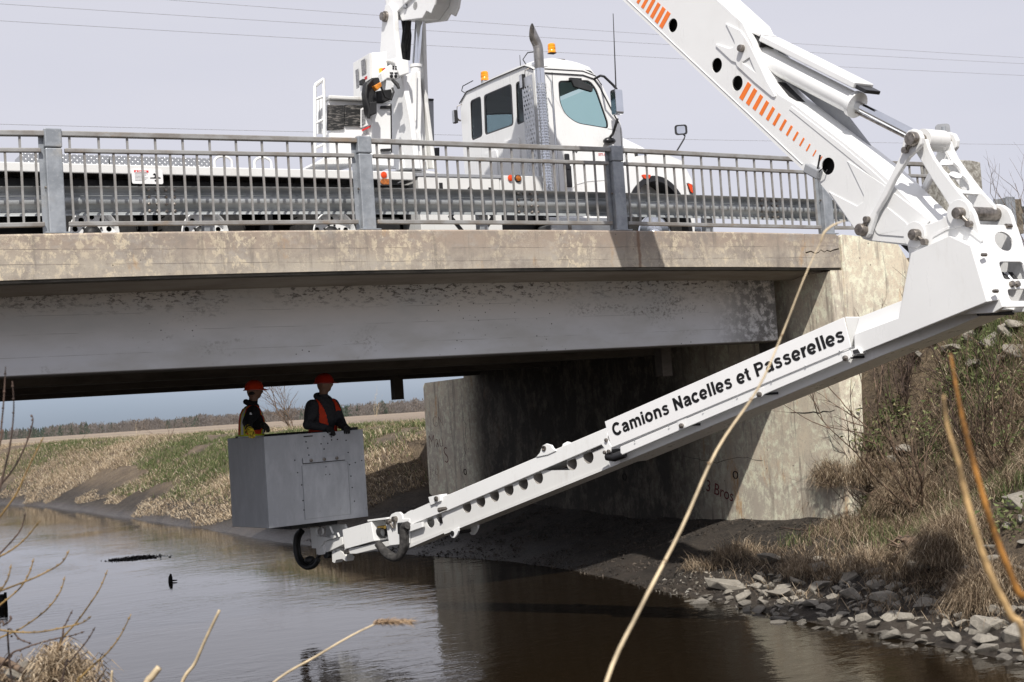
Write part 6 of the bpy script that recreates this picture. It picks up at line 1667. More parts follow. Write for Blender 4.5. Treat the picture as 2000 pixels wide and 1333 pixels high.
# ================================================================== PEOPLE
def build_person(pos, zf, yaw, scale, arms, lean, head_yaw, spec):
    """pos: (x, y) of the pelvis, zf: floor height, yaw: heading; arms: world targets of the (right, left) wrists"""
    f = np.array([math.cos(yaw), math.sin(yaw), 0]); l = np.array([-math.sin(yaw), math.cos(yaw), 0]); up = np.array([0, 0, 1.])
    O = np.array([pos[0], pos[1], zf])
    def W(a, b, c): return O + (f * a + l * b + up * c) * scale
    lx = lean
    J = {}
    J['pelvis'] = W(0, 0, .96); J['belly'] = W(.01 + lx * .15, 0, 1.10); J['chest'] = W(.01 + lx * .5, 0, 1.30); J['upper'] = W(lx * .75, 0, 1.42)
    J['neck'] = W(lx * .9 + .01, 0, 1.50); J['headb'] = W(lx + .02, 0, 1.57)
    R = {'pelvis': (.155, .125), 'belly': (.155, .13), 'chest': (.175, .13), 'upper': (.13, .10), 'neck': (.062, .062), 'headb': (.062, .062)}
    edges = [('pelvis', 'belly'), ('belly', 'chest'), ('chest', 'upper'), ('upper', 'neck'), ('neck', 'headb')]
    for sgn, nm in ((-1, 'r'), (1, 'l')):
        J['hip' + nm] = W(0, .10 * sgn, .90); J['knee' + nm] = W(.03, .11 * sgn, .50); J['ank' + nm] = W(-.01, .115 * sgn, .10); J['toe' + nm] = W(.15, .12 * sgn, .05)
        R.update({'hip' + nm: (.10, .10), 'knee' + nm: (.065, .065), 'ank' + nm: (.05, .05), 'toe' + nm: (.045, .04)})
        edges += [('pelvis', 'hip' + nm), ('hip' + nm, 'knee' + nm), ('knee' + nm, 'ank' + nm), ('ank' + nm, 'toe' + nm)]
        sh = W(lx * .75, .190 * sgn, 1.415); wr = np.array(arms[0 if sgn < 0 else 1])
        L1, L2 = .30 * scale, .27 * scale
        d = wr - sh; dist = np.linalg.norm(d)
        if dist > (L1 + L2) * .985: wr = sh + d / dist * (L1 + L2) * .985; d = wr - sh; dist = np.linalg.norm(d)
        a_ = (L1 ** 2 - L2 ** 2 + dist ** 2) / (2 * dist); h_ = math.sqrt(max(0, L1 ** 2 - a_ ** 2))
        pole = -f * .6 + l * sgn * .75 - up * .5; pole = pole - d / dist * np.dot(pole, d / dist); pole /= np.linalg.norm(pole)
        el = sh + d / dist * a_ + pole * h_
        J['sh' + nm] = sh; J['el' + nm] = el; J['wr' + nm] = wr
        R.update({'sh' + nm: (.088, .085), 'el' + nm: (.060, .058), 'wr' + nm: (.042, .04)})
        edges += [('upper', 'sh' + nm), ('sh' + nm, 'el' + nm), ('el' + nm, 'wr' + nm)]
    mb = MB()
    def er(c_, rl, rf, tilt=0): return [c_ + l * (rl * scale * math.cos(t)) + f * (rf * scale * math.sin(t)) for t in np.linspace(0, 2 * math.pi, 20, endpoint=False)]
    rows = [(W(0, 0, .84), .145, .11), (W(0, 0, .93), .185, .14), (W(lx * .1, 0, 1.05), .188, .145), (W(lx * .3 + .01, 0, 1.18), .200, .155), (W(lx * .5 + .01, 0, 1.30), .210, .155), (W(lx * .7, 0, 1.39), .208, .135), (W(lx * .8, 0, 1.45), .165, .11), (W(lx * .88 + .01, 0, 1.50), .100, .085)]
    vs2 = [p for c_, rl, rf in rows for p in er(c_, rl, rf)]; fs2 = []
    for i in range(len(rows) - 1):
        for k_ in range(20): fs2.append((i * 20 + k_, i * 20 + (k_ + 1) % 20, (i + 1) * 20 + (k_ + 1) % 20, (i + 1) * 20 + k_))
    fs2 += [tuple(range(19, -1, -1)), tuple((len(rows) - 1) * 20 + k_ for k_ in range(20))]
    mb.add(vs2, fs2)
    mb.tube([W(lx * .85, 0, 1.44), J['neck'], J['headb'], J['headb'] + up * .06 * scale + f * .01], [.085 * scale, .066 * scale, .060 * scale, .058 * scale], 14)
    def limb(pts, rs):
        mb.tube(pts, [r * scale for r in rs], 12)
        for p, r in zip(pts, rs): mb.ball(p, r * scale * .99, 8)
    for nm in 'rl':
        mid_u = J['sh' + nm] * .5 + J['el' + nm] * .5
        limb([J['sh' + nm], mid_u, J['el' + nm], J['wr' + nm]], [.092, .080, .068, .046])
        limb([J['hip' + nm], J['knee' + nm], J['ank' + nm]], [.092, .066, .05]); limb([J['ank' + nm] - up * .04 * scale, J['toe' + nm]], [.045, .042])
    body = bpy.data.meshes.new('body'); body.from_pydata(mb.v, [], mb.f)
    bmq = bmesh.new(); bmq.from_mesh(body); bmesh.ops.recalc_face_normals(bmq, faces=bmq.faces); bmq.to_mesh(body); bmq.free()
    # head
    hy = yaw + head_yaw; hf = np.array([math.cos(hy), math.sin(hy), 0]); hl_ = np.array([-math.sin(hy), math.cos(hy), 0])
    hc = J['headb'] + up * .125 * scale + hf * .02
    bmh = bmesh.new(); bmesh.ops.create_icosphere(bmh, subdivisions=4, radius=1)
    for v in bmh.verts:
        x, y, z = v.co
        ax_, ay_, az_ = .098, .078, .118
        if z < -.1 and x > -.1: ay_ *= 1 + .22 * z; 
        px_ = x * ax_; py_ = y * ay_; pz_ = z * az_
        if x > 0:
            g = lambda cy, cz, sy, sz: math.exp(-((py_ - cy) / sy) ** 2 - ((pz_ - cz) / sz) ** 2)
            px_ += .026 * g(0, -.018, .012, .020) + .012 * g(0, .008, .009, .03) + .009 * g(0, .032, .045, .012) + .012 * g(0, -.088, .022, .018) + .006 * g(0, -.055, .022, .006) + .005 * g(0, -.067, .020, .006)
            px_ -= .010 * (g(.031, .012, .014, .010) + g(-.031, .012, .014, .010)) + .006 * g(0, -.061, .02, .003)
            px_ += .006 * (g(.045, -.02, .018, .02) + g(-.045, -.02, .018, .02))
        if z < -.55 and x < .2: px_ += .012 * (-z - .55)
        v.co = Vector(hc + (hf * px_ + hl_ * py_ + up * pz_) * scale)
    for sgn in (-1, 1):                          # ears
        c_ = hc + (hl_ * sgn * .078 + up * -.005 - hf * .005) * scale
        mt = Matrix.Translation(Vector(c_)) @ Matrix([[hf[0], hl_[0], 0, 0], [hf[1], hl_[1], 0, 0], [0, 0, 1, 0], [0, 0, 0, 1]]) @ Matrix.Diagonal((.020 * scale, .010 * scale, .032 * scale, 1))
        bmesh.ops.create_icosphere(bmh, subdivisions=2, radius=1, matrix=mt)
    bmh.from_mesh(body)
    mj = bpy.data.meshes.new('person'); bmh.to_mesh(mj); bmh.free()
    o = link(bpy.data.objects.new('person', mj))
    rm_ = o.modifiers.new('remesh', 'REMESH'); rm_.mode = 'VOXEL'; rm_.voxel_size = .0105; rm_.use_smooth_shade = True
    sm_ = o.modifiers.new('smooth', 'SMOOTH'); sm_.factor = .5; sm_.iterations = 2
    dg = bpy.context.evaluated_depsgraph_get(); mesh = bpy.data.meshes.new_from_object(o.evaluated_get(dg)); bpy.data.objects.remove(o)
    mesh.name = 'person'
    o = link(bpy.data.objects.new('person', mesh))
    SKIN, JACK, TROU = spec['skin'], spec['jacket'], spec['trousers']
    for m_ in (SKIN, JACK, TROU): mesh.materials.append(m_)
    nv = len(mesh.vertices); co = np.empty(nv * 3); mesh.vertices.foreach_get('co', co); co = co.reshape(-1, 3)
    nf = len(mesh.polygons); ctr = np.empty(nf * 3); mesh.polygons.foreach_get('center', ctr); ctr = ctr.reshape(-1, 3)
    rel = (ctr - O) / scale; cz = rel[:, 2]; cf = rel @ f; cl = rel @ l
    mi = np.ones(nf, int); mi[cz < .93] = 2
    nd = np.linalg.norm(ctr[:, :2] - hc[:2], axis=1)
    mi[(cz > 1.565) & (nd < .17 * scale)] = 0
    mesh.polygons.foreach_set('material_index', mi.astype(np.int32)); mesh.shade_smooth()
    # vest: body faces pushed out along their normals
    nor = np.empty(nv * 3); mesh.vertices.foreach_get('normal', nor); nor = nor.reshape(-1, 3)
    fn_ = np.empty(nf * 3); mesh.polygons.foreach_get('normal', fn_); fn_ = (fn_.reshape(-1, 3)) @ f
    cfr = cf - lx * np.clip((cz - .96) / .6, 0, 1)
    inz = (cz > .97) & (cz < 1.49) & (np.abs(cl) < np.where(cz > 1.18, .165, .205))
    arms_d = np.full(nf, 9.)
    for nm in 'rl':
        a_, b_ = J['sh' + nm] * .25 + J['el' + nm] * .75, J['wr' + nm]
        t_ = np.clip(((ctr - a_) @ (b_ - a_)) / np.dot(b_ - a_, b_ - a_), 0, 1)
        arms_d = np.minimum(arms_d, np.linalg.norm(ctr - (a_ + t_[:, None] * (b_ - a_)), axis=1))
    inz &= arms_d > .10 * scale
    opening = (fn_ > 0) & (np.abs(cl) < spec['open'] + np.clip(cz - 1.12, 0, 1) * .22) & (cz > spec['open_z'])
    neckhole = (cz > 1.46) & (np.abs(cl) < .085)
    sel = np.where(inz & ~opening & ~neckhole)[0]
    polys = [tuple(mesh.polygons[i].vertices) for i in sel]
    used = sorted({q for p in polys for q in p}); mp = {q: i for i, q in enumerate(used)}
    V = [tuple(co[q] + nor[q] * .018) for q in used] + [tuple(co[q] + nor[q] * .006) for q in used]
    F = [tuple(mp[q] for q in p) for p in polys]
    cnt = {}
    for p in F:
        for i in range(len(p)):
            e_ = (p[i], p[(i + 1) % len(p)]); k_ = tuple(sorted(e_)); cnt.setdefault(k_, []).append(e_)
    n_ = len(used); S = [(e_[0][1], e_[0][0], e_[0][0] + n_, e_[0][1] + n_) for e_ in cnt.values() if len(e_) == 1]
    vm = bpy.data.meshes.new('safety_vest'); vm.from_pydata(V, [], F + S)
    for m_ in (spec['vest'], spec['yellow'], spec['silver']): vm.materials.append(m_)
    zc2 = cz[sel]; cl2 = np.abs(cl[sel])
    vi = np.zeros(len(F) + len(S), int)
    if spec['stripes']:
        b1 = (zc2 > 1.035) & (zc2 < 1.135); b2 = (zc2 > 1.06) & (zc2 < 1.11)
        c1_ = (cl2 > .075) & (cl2 < .155) & (zc2 > 1.135); c2_ = (cl2 > .095) & (cl2 < .135) & (zc2 > 1.135)
        vi[:len(F)][b1 | c1_] = 1; vi[:len(F)][b2 | c2_] = 2
    else:
        vi[:len(F)][(zc2 > 1.0) & (zc2 < 1.03)] = 2
    vm.polygons.foreach_set('material_index', vi.astype(np.int32)); vm.shade_smooth()
    vo = link(bpy.data.objects.new('safety_vest', vm)); parent(vo, o)
    # hard hat
    mb = MB(); top = hc + up * .030 * scale; n = 28; vs2, fs2 = [], []
    prof = [(0, .108), (.3, .105), (.6, .088), (.82, .062), (.95, .03), (1.0, 0.0), (1.03, -.008)]
    for r, h in prof:
        for k_ in range(n):
            a_ = 2 * math.pi * k_ / n; rx, ry = .128, .108
            ridge = .006 * math.exp(-(math.sin(a_) * 5 * r) ** 2) if r < .9 else 0
            vs2.append(top + (hf * (rx * r * math.cos(a_)) + hl_ * (ry * r * math.sin(a_)) + up * (h + ridge)) * scale)
    for i in range(len(prof) - 1):
        for k_ in range(n): fs2.append((i * n + k_, i * n + (k_ + 1) % n, (i + 1) * n + (k_ + 1) % n, (i + 1) * n + k_))
    mb.add(vs2, fs2)
    ring, out = [], []
    for k_ in range(n):
        a_ = 2 * math.pi * k_ / n; bill = .016 + .048 * max(0, math.cos(a_)) ** 1.5
        ring.append(top + (hf * (.130 * math.cos(a_)) + hl_ * (.110 * math.sin(a_)) + up * -.006) * scale)
        out.append(top + (hf * ((.130 + bill) * math.cos(a_)) + hl_ * ((.110 + .016) * math.sin(a_)) + up * (-.014 - .012 * max(0, math.cos(a_)))) * scale)
    mb.ribbon(ring, out); mb.ribbon([p - up * .006 for p in ring], [p - up * .006 for p in out]); mb.ribbon(out, [p - up * .006 for p in out])
    ho = mb.build('hard_hat', spec['hat'], o, smooth=50)
    # hood or hair at the nape, glasses
    mb = MB()
    pts = [J['neck'] + (f * (.0 - .085 * math.cos(t)) + l * (.095 * math.sin(t)) + up * (.015 + .045 * math.cos(t))) * scale for t in np.linspace(-2.5, 2.5, 15)]
    mb.tube(pts, [.02] + [.036] * 13 + [.02], 8); mb.build('hood', spec['jacket'], o, smooth=60)
    if spec['glasses']:
        mb = MB()
        for sgn in (-1, 1): mb.obox(hc + (hf * .097 + hl_ * .033 * sgn + up * .014) * scale, hf * .006, hl_ * .026, up * .015)
        for sgn in (-1, 1): mb.tube([hc + (hf * .095 + hl_ * .062 * sgn + up * .018) * scale, hc + (hf * .0 + hl_ * .08 * sgn + up * .015) * scale], .003, 5)
        mb.build('glasses', BLACKPLASTIC, o)
    else:
        mb = MB(); mb.tube([hc + (hf * (.02 - .085 * math.cos(t)) + hl_ * (.082 * math.sin(t)) + up * -.03) * scale for t in np.linspace(-1.2, 1.2, 9)], [.012] + [.026] * 7 + [.012], 8); mb.build('hair', simple('dark_hair', (.015, .012, .01), .8), o, smooth=60)
    # gloves: palm, four fingers and thumb closing over the panel edge
    for nm, sgn in (('r', -1), ('l', 1)):
        wr, el = J['wr' + nm], J['el' + nm]
        d = wr - el; d /= np.linalg.norm(d); d = d * .6 + f * .2 - up * .2; d /= np.linalg.norm(d)
        side = np.cross(d, up); side /= np.linalg.norm(side); dn = np.cross(side, d); dn = -dn if dn[2] > 0 else dn
        mb = MB()
        mb.tube([wr - d * .03, wr, wr + d * .05, wr + d * .085], [.044, .040, .046, .040], 10)
        for i, (off, ln) in enumerate(((-.032, .068), (-.011, .078), (.011, .074), (.032, .058))):
            b = wr + d * .078 + side * off
            p = [b, b + d * ln * .45 + dn * .004, b + d * ln * .72 + dn * .03, b + d * ln * .78 + dn * .058]
            mb.tube(p, [.0125, .012, .011, .009], 7)
        tb = wr + d * .03 + side * (.04 * -sgn)
        mb.tube([tb, tb + d * .03 + side * (-sgn * .022) + dn * .01, tb + d * .055 + side * (-sgn * .022) + dn * .035], [.015, .013, .010], 7)
        mb.build('glove', spec['glove' + nm], o, smooth=60)
    if spec.get('mark'):
        q = J['shr'] * .45 + J['elr'] * .55; out_ = -l
        mb = MB()
        for i, (dz, w_) in enumerate(((.06, .022), (.045, .03), (-.01, .03), (-.03, .04), (-.05, .034))):
            P = q + up * dz + out_ * .075; mb.obox(P, f * w_ * .5 * (1 if i % 2 else .8), out_ * .002, up * .006)
        mb.build('sleeve_print', SIGNWHITE, o)
    return o
def cloth(name, col, var=.1): return simple(name, col, .9, var=var, scale=22, bump=.5)
SKINM = simple('skin', (.24, .13, .085), .55, var=.05)
VESTO = simple('vest_orange', (.74, .055, .012), .75, var=.06, scale=20)
VESTY = simple('vest_yellow', (.62, .72, .03), .7, var=.05)
VESTS = simple('vest_silver', (.62, .63, .64), .4, .2, var=.05)
HATM = simple('hat_orange', (.70, .055, .014), .3, var=.03, coat=.3)
HATM2 = simple('hat_red', (.50, .028, .014), .3, var=.03, coat=.3)
def in_basket(px, py, b): return on_plane(px, py, KB(0, b, 0), GD)
FZ = zb_b + .05
pl = KB(.215, .76, 0); hr = in_basket(490, 845, -.02); hl2 = in_basket(536, 842, .10)
hr = hr - np.array([0, 0, hr[2] - zt_b - .035]) - FD * .06; hl2 = hl2 - np.array([0, 0, hl2[2] - zt_b - .06]) - FD * .08
spec1 = dict(skin=SKINM, jacket=cloth('black_jacket', (.010, .010, .013)), trousers=cloth('dark_trousers', (.015, .016, .02)), vest=VESTO, yellow=VESTY, silver=VESTS, hat=HATM,
             open=.03, open_z=1.16, stripes=True, glasses=False, glover=simple('yellow_glove', (.55, .42, .03), .8, var=.6, scale=40), glovel=simple('dark_glove', (.03, .028, .02), .85, var=.4, scale=30), mark=True)
person1 = build_person((pl[0], pl[1]), FZ, math.radians(-12), 1.0, (hr, hl2), .05, math.radians(4), spec1)
tag(person1, 'worker in striped orange safety vest and black jacket at the near left basket corner', 'person')
pr = in_basket(629, 830, .50); h1_ = in_basket(641, 838, .02); h2_ = in_basket(674, 834, .06)
h1_ = h1_ - np.array([0, 0, h1_[2] - zt_b - .05]) + GD * .05; h2_ = h2_ - np.array([0, 0, h2_[2] - zt_b - .06]) + GD * .02
spec2 = dict(skin=SKINM, jacket=cloth('grey_hoodie', (.042, .043, .049)), trousers=cloth('work_trousers', (.02, .02, .024)), vest=VESTO, yellow=VESTY, silver=VESTS, hat=HATM2,
             open=.055, open_z=.9, stripes=False, glasses=True, glover=simple('black_glove', (.016, .016, .017), .85, var=.4), glovel=MATS['black_glove'])
person2 = build_person((pr[0], pr[1]), FZ, math.radians(-66), 1.02, (h1_, h2_), .04, math.radians(30), spec2)
tag(person2, 'worker in grey hoodie under a plain open orange vest at the basket centre', 'person')
# ================================================================== VEGETATION, STONES, DEBRIS
def march(px, py, t0=2, t1=90):
    d = ray(px, py); ts = np.concatenate([np.linspace(t0, 30, 500), np.linspace(30, t1, 500)])
    P = CP + ts[:, None] * d
    z = np.maximum(ground_z(P[:, 0], P[:, 1]), 0)
    i = np.argmax(P[:, 2] < z)
    return P[i] if (P[:, 2] < z).any() else P[-1]
def blades(name, P, h, az, lean, w, tint, mat, label, segs=2):
    n = len(P)
    dx, dy = np.cos(az), np.sin(az); d = np.stack([dx, dy, np.zeros(n)], 1)
    pa = rng.uniform(0, math.pi, n); sd = np.stack([np.cos(pa), np.sin(pa), np.zeros(n)], 1) * (w / 2)[:, None]
    up = np.array([0, 0, 1.])
    mid = P + up * (h * .55 * np.cos(lean * .6))[:, None] + d * (h * .55 * np.sin(lean * .6))[:, None]
    tip = mid + up * (h * .5 * np.cos(np.minimum(lean * 1.7, 2.4)))[:, None] + d * (h * .5 * np.sin(np.minimum(lean * 1.7, 2.4)))[:, None]
    v = np.stack([P - sd, P + sd, mid + sd * .8, mid - sd * .8, tip], 1).reshape(-1, 3)
    b = np.arange(n)[:, None] * 5
    f = np.concatenate([b + np.array([0, 1, 2]), b + np.array([0, 2, 3]), b + np.array([3, 2, 4])], 0)
    return raw_mesh(name, v, f, mat, np.repeat(tint, 5), 'stuff', label)
STRAW = tintmat('dead_straw', [(0, (.17, .12, .075)), (.35, (.33, .25, .165)), (.7, (.49, .395, .275)), (1, (.64, .55, .42))], .85, .15)
GREEN = tintmat('spring_grass', [(0, (.048, .066, .024)), (.4, (.090, .118, .042)), (.75, (.165, .19, .080)), (1, (.33, .30, .16))], .75, .2)
LITTER = tintmat('brown_litter', [(0, (.10, .072, .048)), (.4, (.235, .175, .118)), (.75, (.40, .315, .215)), (1, (.57, .48, .36))], .9, .1)
def scatter(n, s0, s1, n0, n1):
    s = rng.uniform(s0, s1, n); q = rng.uniform(n0, n1, n); return s, q
# far bank
s, q = scatter(420000, 6.9, 17, 13.2, 62)
d = s - shore(q); z = ground_z(s, q)
gm = fbm(s * .28 + 4, q * .16, 41, 4) + .05 * np.clip((d - 3) / 3, -1, 1)
bare = fbm(s * .55, q * .3, 51, 4)
keep = (z > .16 + .5 * (fbm(q * .5, q * 0, 61, 2) - .42)) & (d < 8.5) & (bare < .585)
dens = np.clip(.30 + .9 * (fbm(s * .9, q * .7, 71, 3)), 0, 1) * np.where(d > 6.5, .35, 1) * np.clip(1.35 - q / 80, .4, 1)
keep &= rng.uniform(size=len(s)) < dens * .72
s, q, d, z, gm = s[keep], q[keep], d[keep], z[keep], gm[keep]
isg = (gm + rng.normal(0, .10, len(s)) > .575) & (z > .45)
P = np.stack([s, q, z - .01], 1)
k1 = ~isg; n1 = k1.sum()
hgt_ = rng.uniform(.07, .23, n1) * (.7 + .8 * fbm(s[k1], q[k1], 81, 2)); edge = np.clip(1 - (z[k1] - .3) / .6, 0, 1)
az = np.where(rng.uniform(size=n1) < .7, math.pi + rng.normal(0, .7, n1), rng.uniform(0, 6.28, n1))
blades('dead_grass', P[k1], hgt_ * (1 - .2 * edge), az, rng.uniform(.4, 1.7, n1) + edge * .3, rng.uniform(.010, .024, n1), np.clip(rng.normal(.62, .2, n1) + .3 * (fbm(s[k1] * .7, q[k1] * .7, 91, 3) - .5), 0, 1), STRAW, 'pale dead grass over the far river bank')
n2 = isg.sum()
blades('green_grass', P[isg], rng.uniform(.07, .20, n2), rng.uniform(0, 6.28, n2), rng.uniform(.1, .9, n2), rng.uniform(.010, .022, n2), np.clip(rng.normal(.5, .2, n2), 0, 1), GREEN, 'fresh green grass patches on the far river bank')
# right bank
s, q = scatter(210000, 7.0, 16.5, -9.0, -.14)
d = s - shore(q); z = ground_z(s, q)
gm = fbm(s * .6 + 9, q * .6, 43, 4); bare = fbm(s * 1.1, q * 1.1, 53, 4)
keep = ((d > .95) | ((d > .35) & (rng.uniform(size=len(s)) < .16))) & (bare < .60) & (rng.uniform(size=len(s)) < np.clip(.25 + .95 * fbm(s * 1.5, q * 1.5, 73, 3), 0, 1) * np.where(z > 3.2, .8, .9))
keep &= ~((q > -2.2) & (d < 2.3) & (rng.uniform(size=len(s)) < .7))
s, q, d, z, gm = s[keep], q[keep], d[keep], z[keep], gm[keep]
isg = (gm + .10 * sstep(z, 1.5, 2.6) + rng.normal(0, .05, len(s)) > .53) & (d > 1.8)
P = np.stack([s, q, z - .01], 1); k1 = ~isg; n1 = k1.sum()
az = np.where(rng.uniform(size=n1) < .65, math.radians(200) + rng.normal(0, .8, n1), rng.uniform(0, 6.28, n1))
blades('dead_grass', P[k1], rng.uniform(.10, .36, n1), az, rng.uniform(.5, 1.75, n1), rng.uniform(.004, .010, n1), np.clip(rng.normal(.45, .24, n1), 0, 1), LITTER, 'matted brown dead grass and stalks on the right bank')
n2 = isg.sum()
blades('green_grass', P[isg], rng.uniform(.12, .30, n2), rng.uniform(0, 6.28, n2), rng.uniform(.1, .9, n2), rng.uniform(.006, .013, n2), np.clip(rng.normal(.5, .22, n2), 0, 1), GREEN, 'young green grass tufts on the right bank')
# thick hanging straw mounds near the foot of the wall
def mound(cx, cy, cz, rx, ry, rz, n, name, label, lmin=.09, lmax=.34, par=None, tintm=.5, wmin=.003, wmax=.008):
    u = rng.normal(size=(n, 3)); u /= np.linalg.norm(u, axis=1)[:, None]; u[:, 2] = np.abs(u[:, 2])
    r = rng.uniform(.55, 1.0, n) ** .5
    P = np.array([cx, cy, cz]) + u * r[:, None] * np.array([rx, ry, rz])
    az = np.arctan2(u[:, 1], u[:, 0]) + rng.normal(0, .7, n)
    az = np.where(rng.uniform(size=n) < .35, math.radians(205) + rng.normal(0, .8, n), az)
    az = np.where(rng.uniform(size=n) < .5, rng.uniform(0, 6.28, n), az)
    return blades(name, P, rng.uniform(lmin, lmax, n), az, rng.uniform(.3, 2.6, n), rng.uniform(wmin, wmax, n), np.clip(rng.normal(tintm, .25, n), 0, 1), LITTER, label)
for (px, py, rx, ry, rz, n) in ((1690, 930, .75, .55, .45, 14000), (1800, 985, .65, .5, .40, 12000), (1900, 1080, .6, .45, .45, 11000), (1630, 985, .5, .4, .30, 7000), (1960, 1180, .5, .4, .4, 7000)):
    P = march(px, py); mound(P[0] + .2, P[1] + .25, P[2] - .12, rx, ry, rz, n, 'straw_mound', 'thick overhanging mat of dead straw on the right bank')
for (px, py, rx, ry, rz, n) in ((1445, 1085, .35, .3, .12, 900), (1580, 1120, .3, .3, .14, 900), (1380, 1110, .3, .3, .10, 500), (1700, 1110, .3, .25, .2, 900)):
    P = march(px, py); mound(P[0], P[1], P[2] - .03, rx, ry, rz, n, 'straw_tuft', 'small dry straw tufts on the mud by the rocks', .1, .3)
# leafy green weeds against the wall
def leaves(cx, cy, cz, r, n, label):
    u = rng.normal(size=(n, 3)) * np.array([r, r * .7, r * .55]); P = np.array([cx, cy, cz]) + u
    v, f = leafy(P, rng.uniform(.018, .045, n), int(abs(cx * 1000)) % 999)
    return raw_mesh('green_weeds', v, f, GREEN, np.repeat(np.clip(rng.normal(.62, .2, n), 0, 1), 3), 'stuff', label)
for px, py, r, n in ((1728, 838, .22, 420), (1700, 875, .16, 260), (1745, 812, .15, 220), (1690, 985, .14, 160), (1640, 1000, .14, 120), (1975, 1030, .2, 260), (1935, 700, .3, 420), (1880, 760, .25, 300), (1975, 780, .3, 380), (1840, 850, .25, 260), (1990, 860, .25, 300)):
    P = march(px, py); leaves(P[0], P[1], P[2] + .10, r, int(n * 1.1), 'bright green leafy weeds near the concrete wall')

# ------------------------------------------------------------------ stones
k = NT('riprap_stone'); f1, f2 = k.noise(5, 7, .7), k.noise(40, 5, .7)
oi = k.n.new('ShaderNodeObjectInfo')
c = k.mix(k.ramp(f1, .35, .66), (.335, .305, .255), (.225, .205, .17)); c = k.mix(k.math('MULTIPLY', k.ramp(f2, .52, .72), .5), c, (.42, .395, .35))
c = k.mix(k.math('MULTIPLY', oi.outputs['Random'], .55), c, (.165, .15, .13))
wet = k.n.new('ShaderNodeNewGeometry'); sp = k.n.new('ShaderNodeSeparateXYZ'); k.l.new(wet.outputs['Position'], sp.inputs[0])
wt = k.ramp(sp.outputs['Z'], .09, .03)
c = k.mix(k.math('MULTIPLY', wt, .6), c, (.06, .053, .045))
k.set(Base_Color=c, Roughness=k.math('MULTIPLY_ADD', wt, -.5, .88), Normal=k.bump(k.math('ADD', f1, k.math('MULTIPLY', f2, .4)), .6, .02))
STONE = k.m
def rock_mesh(seed, flat):
    r_ = np.random.default_rng(seed); bm = bmesh.new()
    p = r_.normal(size=(13, 3)); p /= np.linalg.norm(p, axis=1)[:, None]; p *= r_.uniform(.72, 1.08, 13)[:, None]
    p *= np.array([1, r_.uniform(.6, .85), flat])
    for q_ in p: bm.verts.new(q_)
    bmesh.ops.convex_hull(bm, input=bm.verts)
    for v in [v for v in bm.verts if not v.link_faces]: bm.verts.remove(v)
    bmesh.ops.bevel(bm, geom=bm.edges[:], offset=.03, segments=1, affect='EDGES')
    me = bpy.data.meshes.new('rock'); bm.to_mesh(me); bm.free(); me.materials.append(STONE); return me
ROCKS = [rock_mesh(100 + i, f_) for i, f_ in enumerate((.42, .5, .36, .6, .45, .30, .52, .7, .38, .46, .34, .55))]
def rock(P, size, tilt=.3, sink=.3, label=None, group='grey rocks along the right shoreline', me=None):
    o = link(bpy.data.objects.new('rock', me or random.choice(ROCKS)))
    o.scale = (size * random.uniform(.85, 1.2), size * random.uniform(.8, 1.1), size * random.uniform(.8, 1.1))
    o.rotation_euler = (random.uniform(-tilt, tilt), random.uniform(-tilt, tilt), random.uniform(0, 6.28))
    o.location = (P[0], P[1], P[2] + size * (.45 - sink))
    return tag(o, label or 'angular grey rock among the riprap along the muddy right shoreline', 'rock', group)
placed = []
def free(x, y, r):
    for a_, b_, c_ in placed:
        if (a_ - x) ** 2 + (b_ - y) ** 2 < (r + c_) ** 2 * .50: return False
    placed.append((x, y, r)); return True
# the stones that stand out
for px, py, sz, flat, lab in ((1412, 1150, 0.31, 2, 'broad flat pale slab of rock at the water edge, left end of the riprap'), (1525, 1165, 0.22, 8, 'rounded grey boulder beside the pale slab at the water edge'),
                              (1585, 1188, 0.18, 1, 'wedge shaped pale rock lying at the waterline right of the boulder'), (1730, 1172, 0.21, 4, 'large grey block in the shaded middle of the riprap'),
                              (1868, 1252, 0.21, 5, 'flat light rock by the water near the lower right corner'), (1990, 1250, 0.26, 9, 'pale rock cut by the right edge of the picture beside the water'),
                              (1925, 1232, 0.23, 3, 'dark shaded boulder under the overhanging straw at lower right'), (1500, 1100, 0.26, 10, 'sunlit tilted slab half buried in the bank above the pale slab')):
    P = march(px, py); free(P[0], P[1], sz); rock(P, sz, .25, .28, lab, me=ROCKS[flat])
cnt = 0
for i in range(12000):
    if cnt >= 285: break
    n_r = random.uniform(-7.2, -.9); d_r = random.uniform(-.22, 1.0) if random.random() < .8 else random.uniform(.3, 1.7)
    s_r = float(shore(n_r)) + d_r
    px_, py_ = None, None
    size = random.choice((.055, .065, .08, .09, .10, .12, .14, .17, .20)) * (1.1 if d_r > .1 else .9)
    dens_ = .35 if n_r > -2.2 else 1
    if random.random() > dens_ or not free(s_r, n_r, size): continue
    z_r = max(float(ground_z(s_r, n_r)), -.03)
    wsz = 'small' if size < .08 else 'medium' if size < .125 else 'large'
    row = 'half sunk at the waterline' if d_r < .05 else 'lying on the mud just above the water' if d_r < .5 else 'in the upper row against the dead straw'
    plc = 'left end' if n_r > -2.8 else 'middle' if n_r > -4.9 else 'right end'
    rock((s_r, n_r, z_r), size, .45, .36, f'{wsz} grey rock {row}, {plc} of the riprap'); cnt += 1
for i, (px, py) in enumerate(((1770, 655), (1800, 668), (1822, 650), (1858, 690), (1895, 660), (1920, 640), (1938, 672), (1965, 650), (1985, 690), (1990, 640), (1780, 695), (1880, 640), (1955, 705), (1760, 880), (1740, 900), (1990, 985), (1905, 712))):
    P = march(px, py); rock(P, random.uniform(.15, .30), .35, .34, ('large' if i % 3 == 0 else 'smaller') + ' grey rock in dead grass ' + ('near the right picture edge' if px > 1930 else 'beside the concrete wall' if px < 1770 else 'high on the bank below the boom') + (', upper row' if py < 665 else ', lower row'), 'rocks on the upper right bank')
